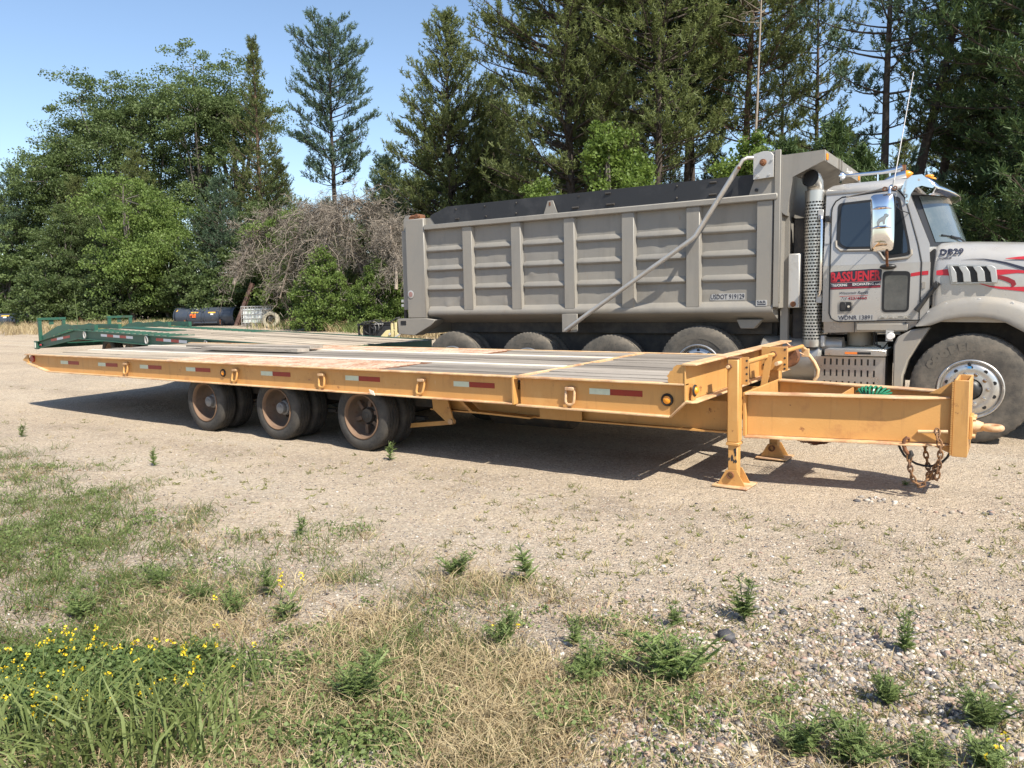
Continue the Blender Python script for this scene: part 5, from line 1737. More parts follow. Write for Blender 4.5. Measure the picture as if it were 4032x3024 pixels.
MB().prism([(-.38, 1.860), (-.325, 1.858), (-.288, 1.83), (-.266, 1.68), (-.318, 1.685), (-.335, 1.79)], vy - .034, vy - .0138, 'y').build('vent_fin', vent_silver, vent, bevel=.004)

# numbers on the box, maker's plate
py_ = lambda x, z: 9.3695
MB().box(-3.275, -2.845, 9.3430, 9.3442, 1.552, 1.632).build('number_backing', pale_backing, truck)
lettering('USDOT 919129', -3.268, -2.852, 1.562, 1.622, lambda x, z: 9.3425, navy, truck, 'side_number', bold=.012, off=.0005)
pl = MB().prism(rounded([(-2.695, 1.475), (-2.565, 1.475), (-2.565, 1.545), (-2.695, 1.545)], .012, 3), 9.2840, 9.2875, 'y').build('maker_plate', galv, truck)
lettering('S&R', -2.685, -2.575, 1.505, 1.538, lambda x, z: 9.284, navy, pl, 'plate_lettering', bold=.02, off=.0004)
MB().box(-2.68, -2.58, 9.2828, 9.2838, 1.485, 1.498).build('plate_bar', navy, pl)
co, fs = text_mesh('Scaffidi', 1.0, .01, .3, .5)
mn, mx = co.min(0), co.max(0)
B = MB()
for p in co:
    B.v.append((-1.9545 + .002 * p[2], 10.52 + (p[0] - mn[0]) / (mx[0] - mn[0]) * .55, 3.112 + (p[1] - mn[1]) / (mx[1] - mn[1]) * .05))
B.f = fs
B.build('fascia_lettering', white_vinyl, truck, smooth=0)

# ------------------------------------------------------------------ polar survey from the camera's standing point
def spot(bearing, dist, dz=0.0):
    """ground point at a distance along the view axis; bearing = sideways metres per metre"""
    l = bearing * dist
    x = 0.832 * l - 0.553 * dist
    y = 0.555 * l + 0.826 * dist
    return Vector((x, y, float(ground_z(x, y)) + dz))

def local_thing(name, label, cat, loc, rot, group=None):
    """a thing whose parts are given in its own turned frame"""
    t = thing(name, label, cat, loc, group)
    t.rotation_euler = rot
    ORIGIN[t] = Vector((0, 0, 0))
    return t

# ------------------------------------------------------------------ green trailer behind
green = M('green_trailer_paint', (0.018, 0.085, 0.055), 0.5, layers=[((0.05, 0.045, 0.03), 3, 0.5, 0.72, 0.8), ((0.03, 0.12, 0.075), 5, 0.5, 0.7, 0.5), ((0.10, 0.045, 0.025), 14, 0.64, 0.74, 0.8)], bump=0.12)
tape_red2 = M('bright_red_tape', (0.40, 0.02, 0.02), 0.35)
tape_white2 = M('silver_white_tape', (0.66, 0.68, 0.74), 0.3)
lamp_clear = M('clear_lamp', (0.72, 0.72, 0.62), 0.2)
gt = local_thing('tilt_trailer', 'dark green equipment trailer with ramps folded up, behind the yellow one', 'trailer', (-9.85, 8.95, 0), (0, 0.0211, math.radians(-5.8)))
W_ = 2.60
web = [(-9.92, .865), (0, .865), (0, .675), (-9.70, .675), (-12.50, .30), (-12.56, .33), (-12.56, .45)]
for y in (0.0, W_ - .012):
    MB().prism(web, y, y + .012, 'y').build('side_rail', green, gt)
for yy in ((-.055, .012), (W_ - .012, W_ + .055)):
    MB().box(-9.92, 0, yy[0], yy[1], .866, .882).build('rail_top_flange', green, gt)
    MB().box(-9.70, 0, yy[0], yy[1], .660, .674).build('rail_bottom_flange', green, gt)
    MB().hexa([(-12.5, yy[0], .285), (-9.701, yy[0], .660), (-9.701, yy[1], .660), (-12.5, yy[1], .285), (-12.5, yy[0], .299), (-9.701, yy[0], .674), (-9.701, yy[1], .674), (-12.5, yy[1], .299)]).build('tail_flange', green, gt)
    MB().hexa([(-12.55, yy[0], .452), (-9.921, yy[0], .866), (-9.921, yy[1], .866), (-12.55, yy[1], .452), (-12.55, yy[0], .466), (-9.921, yy[0], .882), (-9.921, yy[1], .882), (-12.55, yy[1], .466)]).build('tail_flange', green, gt)
MB().box(-.012, 0, .0125, W_ - .0125, .66, .865).build('front_beam', green, gt)
MB().box(-12.56, -12.50, .0125, W_ - .0125, .30, .44).build('tail_beam', green, gt)
for x in np.arange(-9.5, -.4, .9):
    MB().box(x, x + .05, .0125, W_ - .0125, .70, .80).build('cross_member', green, gt)
ny_p = 11
pw = (W_ - .03) / ny_p
for i in range(ny_p):
    xs = [-9.9, random.uniform(-7.5, -5.5), random.uniform(-4, -2.2), -.02] if i % 2 else [-9.9, random.uniform(-6.5, -3.5), -.02]
    for a, c in zip(xs[:-1], xs[1:]):
        z = .874 + random.uniform(-.008, .006)
        MB().box(a + .006, c - .006, .015 + i * pw + .006, .015 + (i + 1) * pw - .007, z - .04, z).build('plank', wood_tan, gt, smooth=0)
for i in range(ny_p):
    y0 = .015 + i * pw + .006
    y1 = .015 + (i + 1) * pw - .007
    MB().hexa([(-12.45, y0, .43), (-9.93, y0, .83), (-9.93, y1, .83), (-12.45, y1, .43), (-12.45, y0, .462), (-9.93, y0, .862), (-9.93, y1, .862), (-12.45, y1, .462)]).build('tail_plank', wood_tan, gt, smooth=0)
MB().box(-10.2, -7.4, 1.05, 1.55, .876, .892).build('deck_plate', green, gt)
for i in range(16):
    x = -9.6 + i * .28
    for y0 in (.05, 2.05):
        MB().hexa([(x, y0, .876), (x + .05, y0, .876), (x + .25, y0 + .5, .876), (x + .20, y0 + .5, .876), (x, y0, .895), (x + .05, y0, .895), (x + .25, y0 + .5, .895), (x + .20, y0 + .5, .895)]).build('deck_cleat', green, gt)
for y0 in (.10, 1.92):
    for yy in (y0, y0 + .56):
        MB().prism([(-12.5, .50), (-12.5, .62), (-11.35, .93), (-10.75, 1.0), (-10.35, .965), (-10.22, .895), (-10.4, .875), (-10.7, .86)], yy, yy + .014, 'y').build('ramp_side', green, gt)
        MB().hexa([(-10.3, yy - .03, .90), (-9.0, yy - .03, .90), (-9.0, yy + .05, .90), (-10.3, yy + .05, .90), (-10.3, yy - .03, .99), (-9.0, yy - .03, 1.02), (-9.0, yy + .05, 1.02), (-10.3, yy + .05, .99)]).build('ramp_beam', green, gt)
    fr = MB()
    fr.box(-12.55, -12.48, y0 - .05, y0 + .03, .50, 1.06)
    fr.box(-12.55, -12.48, y0 + .55, y0 + .63, .50, 1.06)
    fr.box(-12.56, -12.47, y0 - .06, y0 + .64, 1.061, 1.12)
    fr.box(-12.53, -12.515, y0 + .22, y0 + .34, .93, 1.0605)
    fr.build('ramp_upright', green, gt)
    for k in range(5):
        t = k / 5
        MB().box(-12.4 + t * 1.6, -12.33 + t * 1.6, y0 + .015, y0 + .559, .58 + t * .33, .62 + t * .33).build('ramp_rung', green, gt)
for (xs, z0, dz, first) in (((-11.55, -11.15, -10.75, -10.32), .565, .165, 'r'),):
    for k in range(3):
        a, c = xs[k], xs[k + 1]
        za, zb = .565 + (a + 11.47) * .118, .565 + (c + 11.47) * .118
        MB().hexa([(a, -.004, za - .03), (c, -.004, zb - .03), (c, -.001, zb - .03), (a, -.001, za - .03), (a, -.004, za + .03), (c, -.004, zb + .03), (c, -.001, zb + .03), (a, -.001, za + .03)]).build('red_tape' if k != 1 else 'white_tape', tape_red2 if k != 1 else tape_white2, gt)
for x0, seq in ((-8.50, 'wrwrw'), (-5.77, 'rwrw'), (-3.2, 'wrwr')):
    for k, ch in enumerate(seq):
        MB().box(x0 + k * .33, x0 + k * .33 + .329, -.004, -.001, .765, .825).build('red_tape' if ch == 'r' else 'white_tape', tape_red2 if ch == 'r' else tape_white2, gt)
for x in (-9.34, -6.14, -3.65):
    c0 = (x, -.045, .775)
    lp = [(x + .055 * math.cos(2 * math.pi * k / 16), -.035, .775 + .085 * math.sin(2 * math.pi * k / 16)) for k in range(16)]
    MB().tube(lp, .017, 7, closed=True).build('lashing_ring', galv, gt)
lmp = MB().prism(rounded([(-12.62, .28), (-12.38, .28), (-12.38, .50), (-12.62, .50)], .04, 3), -.05, -.0005, 'y').build('lamp_guard', green, gt)
MB().prism(rounded([(-12.575, .31), (-12.50, .31), (-12.50, .465), (-12.575, .465)], .03, 3), -.058, -.0505, 'y').build('tail_lamp', lamp_clear, lmp)
MB().ball((-12.2, -.03, .405), .05, .035, .03, 10, 6).build('side_lamp', red_lens, gt)
for x in (-8.6, -7.4):
    for (y, sgn) in ((.18, 1), (W_ - .18, -1)):
        z = .36
        wv = MB().lathe([(r_, t * sgn) for r_, t in tyre_profile(.37, .24, .22)], (x, y, z), 'y', 32).build('wheel', rubber, gt)
        MB().lathe([(.22, .03 * sgn), (.19, .06 * sgn), (.18, .15 * sgn), (.08, .16 * sgn), (.0, .10 * sgn)], (x, y, z), 'y', 24).build('rim', rim_orange, wv)
    MB().cyl((x, .25, .36), (x, W_ - .25, .36), .05, 10).build('axle', dark_steel, gt)
for y in (.7, 1.8):
    MB().box(-9.6, -.1, y, y + .012, .50, .69).build('main_beam', green, gt)

# ------------------------------------------------------------------ snow plough blades at the wood's edge
plow_mat = M('dark_blue_black_blade', (0.045, 0.055, 0.075), 0.32, layers=[((0.07, 0.075, 0.08), 3, 0.5, 0.75, 0.7)], bump=0.05)
logo_orange = M('orange_logo', (0.75, 0.15, 0.025), 0.5)
logo_yellow = M('yellow_logo', (0.80, 0.42, 0.05), 0.5)
def plow(bearing, dist, length, height, yaw, label, number=None, left_end=True):
    p = spot(bearing, dist)
    t = local_thing('snow_plow_blade', label, 'snow plow', (p.x, p.y, p.z), (0, 0, yaw), 'snow plow blades parked by the trees')
    prof = []
    n = 10
    rr = height * .54
    for k in range(n + 1):
        a = math.radians(-62 + 140 * k / n)
        prof.append((-rr * math.cos(a) + rr * .5, height * .47 + .04 + rr * math.sin(a) * 1.0))
    back = [(y + .02 + .02, z) for y, z in prof]
    B = MB()
    secs = 24
    for i in range(secs + 1):
        x = -length / 2 + length * i / secs
        for y, z in prof:
            B.v.append((x, y, z))
    for i in range(secs):
        for k in range(n):
            a = i * (n + 1) + k
            B.f.append((a, a + 1, a + n + 2, a + n + 1))
    mb = B.build('moldboard', plow_mat, t, smooth=1.2)
    so = mb.modifiers.new('thick', 'SOLIDIFY')
    so.thickness = .02
    for x in (-length * .5, -length * .26, -.03 * length, .02 * length, length * .27, length * .5):
        q = [(y - .05, z) for y, z in prof] + [(y - .002, z) for y, z in prof[::-1]]
        MB().prism(q, x - .015, x + .015, 'x').build('rib', plow_mat, t, smooth=.9)
    MB().box(-length * .18, length * .22, -.22, -.10, .16, .24).build('pivot_beam', plow_mat, t, bevel=.01)
    for x in (-length * .30, length * .30):
        MB().prism([(-.34, .05), (-.10, .05), (-.12, .42), (-.20, .42), (-.34, .22)], x - .10, x + .10, 'x').build('skid_bracket', seal, t)
        MB().box(x - .05, x + .02, -.3405, -.30, .10, .36).build('skid_spring', rust, t)
    MB().box(-length / 2, length / 2, .0, .05, .0, .12).build('cutting_edge', frame_dark, t)
    if number:
        co, fs = text_mesh(number, .24, .02, .12, .02)
        B = MB()
        zc = .50
        for q in co:
            z = zc + q[1]
            y = np.interp(z, [a[1] for a in prof], [a[0] for a in prof]) - .012
            B.v.append((-length * .22 + q[0], y - q[2], z))
        B.f = fs
        B.build('model_number', logo_orange, t, smooth=0)
    def decal(x0, x1, z0, z1, m_, nm, slant=.03):
        y = [np.interp(z, [a[1] for a in prof], [a[0] for a in prof]) - .006 for z in (z0, z1)]
        MB().hexa([(x0, y[0] - .004, z0), (x1, y[0] - .004, z0), (x1, y[0], z0), (x0, y[0], z0), (x0 + slant, y[1] - .004, z1), (x1 + slant, y[1] - .004, z1), (x1 + slant, y[1], z1), (x0 + slant, y[1], z1)]).build(nm, m_, t)
    decal(-length * .21, -length * .09, .73, .79, logo_yellow, 'blade_logo')
    decal(length * .08, length * .20, .72, .78, logo_yellow, 'blade_logo')
    decal(length * .12, length * .17, .62, .70, white_vinyl, 'blade_logo')
    decal(-length * .16, -length * .10, .92, .985, white_vinyl, 'paper_tag')
    decal(-length * .47, -length * .455, .82, .92, logo_yellow, 'edge_marker')
    return t
plow(-.392, 43.5, 3.75, 1.0, math.radians(20), 'dark blade marked 912 standing in the grass beside the white tote', '912')
plow(-.660, 48, 5.2, .85, math.radians(18), 'dark blade cut off by the left edge of the photo')

# ------------------------------------------------------------------ white tote in its cage, old tyre, leaning post
plastic_white = M('milky_tote_plastic', (0.62, 0.64, 0.62), 0.5, layers=[((0.40, 0.50, 0.32), 2.5, 0.5, 0.7, 0.7)])
p = spot(-.326, 41)
tt = local_thing('liquid_tote', 'white plastic liquid tote in a metal cage at the wood edge', 'tote', (p.x, p.y, p.z), (0, 0, math.radians(18)))
MB().box(-.58, .58, -.48, .48, .14, .93).build('tank', plastic_white, tt, bevel=.06)
MB().box(-.60, .60, -.50, .50, .0, .13).build('pallet', wood_grey, tt)
for z in (.20, .42, .64, .86, 1.04):
    for y in (-.505, .505):
        MB().cyl((-.60, y, z), (.60, y, z), .014 if z < 1 else .022, 6).build('cage_bar', galv, tt)
    for x in (-.60, .60):
        MB().cyl((x, -.505, z), (x, .505, z), .014 if z < 1 else .022, 6).build('cage_bar', galv, tt)
for i in range(7):
    x = -.60 + 1.2 * i / 6
    for y in (-.515, .515):
        MB().cyl((x, y, .05), (x, y, 1.04), .013, 6).build('cage_post', galv, tt)
for i in range(1, 6):
    y = -.505 + 1.01 * i / 6
    for x in (-.61, .61):
        MB().cyl((x, y, .05), (x, y, 1.04), .013, 6).build('cage_post', galv, tt)
p = spot(-.3105, 38.6)
tire_t = local_thing('old_tire', 'dusty old tire leaning against the white tote', 'tire', (p.x, p.y, p.z), (math.radians(-14), 0, math.radians(30)))
pale_rubber = M('sunbleached_rubber', (.30, .27, .20), .9, layers=[((.16, .145, .12), 5, .5, .7)])
MB().lathe(tyre_profile(.42, .25, .24), (0, 0, .42), 'y', 36).build('tread', pale_rubber, tire_t)
MB().lathe([(.24, .02), (.235, .12), (.24, .24)], (0, 0, .42), 'y', 30).build('liner', black_rubber, tire_t)
p = spot(-.3535, 42.5)
post = MB()
for a, c, e, f_ in ((-.10, .10, -.09, -.075), (-.10, .10, .075, .09), (-.008, .008, -.0745, .0745)):
    post.box(a, c, e, f_, -.1, 2.5)
po = post.build('leaning_post', M('red_brown_beam', (.10, .055, .042), .8, layers=[((.20, .15, .12), 3, .5, .7)]), None, at=(0, 0, 0))
po.location = p
po.rotation_euler = (math.radians(-8), math.radians(22), math.radians(20))
tag(po, 'brown steel beam leaning in the brush between plow and tote', 'post')

# ------------------------------------------------------------------ pipes, black attachment, pale yellow part
pipe_m = M('grey_plastic_pipe', (.30, .31, .32), .5)
for k, (bq, dq, lab) in enumerate(((-.2145, 27.6, 'left one of two short grey pipes lying in the grass'), (-.2085, 27.3, 'right one of two short grey pipes lying in the grass'))):
    p = spot(bq, dq, .075)
    B = MB()
    dirv = Vector((-.55, .35, 0)).normalized()
    B.tube([p, p + dirv * 1.1], .062, 18, caps=False)
    B.tube([p, p + dirv * 1.1], .050, 18, caps=False)
    B.v_end = None
    for k2 in range(18):
        pass
    o = B.build('pipe', pipe_m, None, at=p)
    tag(o, lab, 'pipe', 'grey pipes in the grass')
    ring = [p + Vector((.056 * math.cos(2 * math.pi * i / 18) * .55, .056 * math.cos(2 * math.pi * i / 18) * .83, .056 * math.sin(2 * math.pi * i / 18))) for i in range(18)]
    MB().tube(ring, .007, 6, closed=True).build('pipe_end', pipe_m, o)
black_paint = M('black_machine_paint', (.014, .014, .016), .4)
pale_yellow = M('pale_yellow_machine_paint', (.50, .43, .22), .6, layers=[((.36, .29, .15), 4, .45, .7)])
p = spot(-.172, 26.4)
at_ = local_thing('skid_steer_attachment', 'black hydraulic attachment with looped hoses behind the dump truck tail', 'attachment', (p.x, p.y, p.z), (0, 0, math.radians(28)))
MB().box(-.62, .75, -.28, .30, .50, .56).build('top_plate', black_paint, at_, bevel=.01)
MB().box(-.62, .75, -.28, .30, .02, .08).build('bottom_plate', black_paint, at_, bevel=.01)
for x in (-.60, -.42, -.22):
    MB().box(x, x + .05, -.27, -.20, .081, .499).build('upright', black_paint, at_)
MB().box(-.10, .74, -.26, .28, .081, .499).build('housing', black_paint, at_, bevel=.02)
MB().box(-.60, .74, .29, .31, .081, .499).build('back_plate', black_paint, at_)
for c0, r1, r2, yy in (((-.28, .36), .30, .26, -.30), ((-.12, .42), .27, .22, -.34), ((.05, .52), .22, .16, -.30)):
    lp = [(c0[0] + r1 * math.cos(a), yy + .04 * math.sin(2 * a), c0[1] + r2 * math.sin(a)) for a in np.linspace(-.4, 5.4, 26)]
    MB().tube(lp, .020, 8).build('hydraulic_hose', black_cable, at_)
MB().tube([(.05, -.3, .62), (.30, -.3, .58), (.55, -.3, .60), (.72, -.25, .72), (.85, -.2, .75)], .022, 8).build('hydraulic_hose', black_cable, at_)
B = MB()
for x in (.0, .08, .16, .24):
    B.cyl((x, -.29, .535), (x + .05, -.31, .545), .02, 8)
B.build('hose_coupling', galv, at_)
MB().box(.02, .20, -.22, -.10, .561, .60).build('coupler_plate', white_vinyl, at_)
p = spot(-.1585, 25.0)
yp = local_thing('loader_part', 'pale yellow machine part beside the black attachment, by the truck tail', 'machine part', (p.x, p.y, p.z), (0, 0, math.radians(25)))
MB().prism([(-.34, .0), (.36, .0), (.36, .22), (.16, .40), (-.02, .38), (-.34, .06)], -.15, .15, 'y').build('wedge', pale_yellow, yp, bevel=.02)
MB().box(.16, .24, -.20, -.152, .05, .60).build('upright', pale_yellow, yp, bevel=.01)
MB().box(.28, .36, -.20, -.152, .05, .62).build('upright', pale_yellow, yp, bevel=.01)
MB().cyl((.12, -.22, .26), (.12, -.152, .26), .04, 10).build('pin_boss', galv, yp)
MB().tube([(.26, -.24, .12), (.42, -.26, .22), (.60, -.26, .34)], .03, 8).build('hydraulic_ram', galv, yp)

# ------------------------------------------------------------------ rusty scrap and tall mullein stalks behind the green trailer
p = spot(-.542, 47)
sc = local_thing('scrap_metal', 'orange rusty scrap plates lying in tall grass behind the green trailer', 'scrap metal', (p.x, p.y, p.z), (0, 0, .4))
orange_rust = M('orange_rust', (.32, .12, .055), .85, layers=[((.20, .08, .04), 5, .45, .65)], bump=.3)
MB().prism([(-.9, .1), (-.5, .62), (-.2, .40), (.1, .55), (.5, .15), (.5, .05)], -.2, .25, 'y').build('bent_plate', orange_rust, sc)
MB().prism([(.2, .1), (.6, .50), (1.2, .62), (1.5, .52), (1.3, .1)], .0, .5, 'y').build('curved_plate', orange_rust, sc)
MB().prism([(.7, .62), (1.7, .78), (1.75, .68), (.8, .5)], -.05, .55, 'y').build('dark_sheet', frame_dark, sc)

# ------------------------------------------------------------------ trees
bark_dark = M('dark_pine_bark', (0.055, 0.043, 0.035), 0.95, layers=[((0.12, 0.095, 0.075), 7, 0.5, 0.7)], bump=0.6, bump_scale=14)
bark_red = M('reddish_pine_bark', (0.11, 0.07, 0.048), 0.95, layers=[((0.20, 0.125, 0.085), 5, 0.5, 0.7), ((0.05, 0.04, 0.035), 12, 0.55, 0.7)], bump=0.6, bump_scale=14)
bark_pale = M('pale_dead_bark', (0.30, 0.25, 0.20), 0.9, layers=[((0.16, 0.13, 0.11), 9, 0.5, 0.7)], bump=0.4)
bark_grey = M('grey_oak_bark', (0.13, 0.115, 0.10), 0.95, layers=[((0.07, 0.06, 0.05), 7, 0.5, 0.7)], bump=0.5, bump_scale=14)
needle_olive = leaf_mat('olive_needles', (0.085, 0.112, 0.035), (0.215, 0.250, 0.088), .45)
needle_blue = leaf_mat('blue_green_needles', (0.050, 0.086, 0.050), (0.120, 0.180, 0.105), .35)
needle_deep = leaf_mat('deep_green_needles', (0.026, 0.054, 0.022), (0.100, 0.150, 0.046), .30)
leaf_oak = leaf_mat('oak_leaves', (0.060, 0.095, 0.030), (0.165, 0.220, 0.080), .45)
leaf_elm = leaf_mat('light_elm_leaves', (0.085, 0.140, 0.030), (0.215, 0.295, 0.078), .48)
leaf_maple = leaf_mat('yellow_green_leaves', (0.090, 0.145, 0.024), (0.200, 0.280, 0.062), .45)
twig_dead = leaf_mat('dead_twigs', (0.100, 0.086, 0.072), (0.260, 0.228, 0.190), 0.0, .9)

def unit(a):
    return a / np.maximum(np.linalg.norm(a, axis=-1, keepdims=True), 1e-9)

def tubes_np(paths):
    """paths: list of (points (m,3), radii (m,)), sides"""
    V, F = [], []
    n0 = 0
    for P, r, n in paths:
        P = np.asarray(P, float)
        m_ = len(P)
        t = np.gradient(P, axis=0)
        t = unit(t)
        up = np.where(np.abs(t[:, 2:3]) > .9, np.array([[1., 0, 0]]), np.array([[0, 0, 1.]]))
        s = unit(np.cross(t, up))
        u = np.cross(s, t)
        a = np.arange(n) * 2 * np.pi / n
        ring = P[:, None, :] + (s[:, None, :] * np.cos(a)[None, :, None] + u[:, None, :] * np.sin(a)[None, :, None]) * np.asarray(r)[:, None, None]
        V.append(ring.reshape(-1, 3))
        i = np.arange(m_ - 1)[:, None] * n
        k = np.arange(n)[None, :]
        l = (k + 1) % n
        F.append((np.stack([i + k, i + l, i + n + l, i + n + k], -1).reshape(-1, 4)) + n0)
        n0 += m_ * n
    return np.concatenate(V), np.concatenate(F)

def blades(base, d, length, width, g, tip=.25):
    """thin quads from a base along d; arrays"""
    n = len(base)
    rnd = g.normal(size=(n, 3))
    side = unit(np.cross(d, rnd))
    w = np.asarray(width).reshape(-1, 1) * .5
    L_ = np.asarray(length).reshape(-1, 1)
    end = base + d * L_
    v = np.stack([base - side * w, base + side * w, end + side * w * tip, end - side * w * tip], 1)
    return v.reshape(-1, 3)

def leaf_ovals(c, size, g, flat=.5, droop=0.0):
    """diamond leaves at points c"""
    n = len(c)
    nrm = unit(g.normal(size=(n, 3)) * np.array([1, 1, 1.0]) + np.array([0, 0, flat]))
    d = unit(np.cross(nrm, g.normal(size=(n, 3))))
    d = unit(d + np.array([0, 0, -droop]))
    s = unit(np.cross(nrm, d))
    L_ = (size * g.uniform(.7, 1.25, n))[:, None]
    w = L_ * .36
    v = np.stack([c - d * L_ * .5, c + s * w, c + d * L_ * .5, c - s * w], 1)
    return v.reshape(-1, 3)

def quads_of(nv):
    return np.arange(nv).reshape(-1, 4)

def pine_meshes(seed, H, prof, base=.25, lean=(0, 0), whorl=.45, per=5, tuft=.32, K=16, nl=.14, nw=.036, up=.35, r0=None, twig_every=.32, bare=0, droop=0.0, fork=None, dens=1.0):
    """prof: (height fraction, crown radius in metres)"""
    g = np.random.default_rng(seed)
    r0 = r0 or (.012 * H + .02)
    m_ = 14
    tz = np.linspace(0, 1, m_)
    wob = np.cumsum(g.normal(0, .035, (m_, 2)), 0) * H * .03
    trunk = np.stack([lean[0] * tz ** 1.2 + wob[:, 0] * tz, lean[1] * tz ** 1.2 + wob[:, 1] * tz, tz * H], 1)
    paths = [(trunk, r0 * (1 - .93 * tz) + .004, 8)]
    def at(t):
        return np.array([np.interp(t, tz, trunk[:, k]) for k in range(3)])
    ph = [p[0] for p in prof]
    pr_ = [p[1] for p in prof]
    tp, td, tt = [], [], []
    z = base * H
    while z < H * .985:
        t = z / H
        R_ = np.interp(t, ph, pr_)
        nb = max(2, int(per * g.uniform(.7, 1.2)))
        a0 = g.uniform(0, 6.28)
        for b in range(nb):
            a = a0 + 6.283 * b / nb + g.uniform(-.35, .35)
            Lb = R_ * g.uniform(.42, 1.18)
            if Lb < .12:
                continue
            tb = min(.995, max(.02, t + g.uniform(-.012, .012)))
            o = at(tb)
            el = up * (.25 + .95 * t) + g.uniform(-.16, .16) - droop * (1 - t)
            hd = np.array([math.cos(a), math.sin(a), 0])
            s = np.linspace(0, 1, 6)
            bend = g.uniform(.10, .30)
            kink = np.array([-math.sin(a), math.cos(a), 0]) * g.uniform(-.12, .12)
            pts = o + (hd * math.cos(el))[None] * (s * Lb)[:, None] + np.array([0, 0, 1.])[None] * ((math.sin(el) * s + bend * s ** 2.2) * Lb)[:, None] + kink[None] * (s * (1 - s) * 4 * Lb * .5)[:, None]
            rb = max(.006, min(r0 * .34, .014 * Lb + .006))
            paths.append((pts, rb * (1 - .85 * s) + .003, 4))
            # twigs
            nt_ = max(3, int(Lb / twig_every * dens * 1.35))
            for q in range(nt_):
                sv = g.uniform(.22, 1.0) ** .75 if Lb > .8 else g.uniform(.1, 1)
                p0 = np.array([np.interp(sv, s, pts[:, k]) for k in range(3)])
                sg = 1 if q % 2 else -1
                side = np.array([-math.sin(a), math.cos(a), 0]) * sg
                dv = unit(hd * g.uniform(.4, 1.0) + side * g.uniform(.2, 1.0) + np.array([0, 0, g.uniform(.0, .7) - droop]))
                tl = min(.9, Lb * .34) * g.uniform(.5, 1.15) * (1.15 - .55 * sv)
                e = p0 + dv * tl + np.array([0, 0, .12 * tl])
                paths.append((np.array([p0, (p0 + e) / 2 + g.normal(0, .02, 3), e]), np.array([.010, .008, .004]), 3))
                nt2 = max(2, int(tl / .16))
                for w_ in range(nt2):
                    f = (w_ + 1) / nt2
                    pp = p0 + (e - p0) * f + g.normal(0, .05, 3)
                    dd = unit(dv * .6 + np.array([0, 0, .75 - .8 * droop]) + g.normal(0, .28, 3))
                    tp.append(pp)
                    td.append(dd)
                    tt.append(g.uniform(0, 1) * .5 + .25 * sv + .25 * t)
        z += whorl * (1 - .35 * t) * g.uniform(.75, 1.25)
    for b in range(bare):
        t = g.uniform(max(.06, base - .22), base)
        o = at(t)
        a = g.uniform(0, 6.283)
        Lb = g.uniform(.6, 1.9)
        hd = np.array([math.cos(a), math.sin(a), g.uniform(-.15, .35)])
        s = np.linspace(0, 1, 5)
        pts = o + hd[None] * (s * Lb)[:, None] + np.array([0, 0, 1])[None] * (.2 * s ** 2 * Lb)[:, None] + g.normal(0, .03, (5, 3)) * s[:, None]
        paths.append((pts, .016 * (1 - .8 * s) + .003, 4))
        for q in range(4):
            sv = g.uniform(.3, .95)
            p0 = o + hd * sv * Lb
            e = p0 + unit(hd + g.normal(0, .8, 3)) * g.uniform(.2, .6)
            paths.append((np.array([p0, (p0 + e) / 2 + g.normal(0, .03, 3), e]), np.array([.007, .005, .003]), 3))
    TP, TD, TT = np.array(tp), np.array(td), np.array(tt)
    n = len(TP)
    P = np.repeat(TP, K, 0)
    D = np.repeat(TD, K, 0)
    T = np.repeat(TT, K)
    off = g.uniform(-.1, 1, len(P))[:, None] * tuft
    d = unit(D * .75 + g.normal(0, .55, P.shape))
    nv = blades(P + D * off, d, nl * g.uniform(.7, 1.3, len(P)), nw * g.uniform(.7, 1.3, len(P)), g, .35)
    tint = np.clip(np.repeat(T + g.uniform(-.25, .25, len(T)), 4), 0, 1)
    tv, tf = tubes_np(paths)
    return (tv, tf), (nv, quads_of(len(nv)), tint)

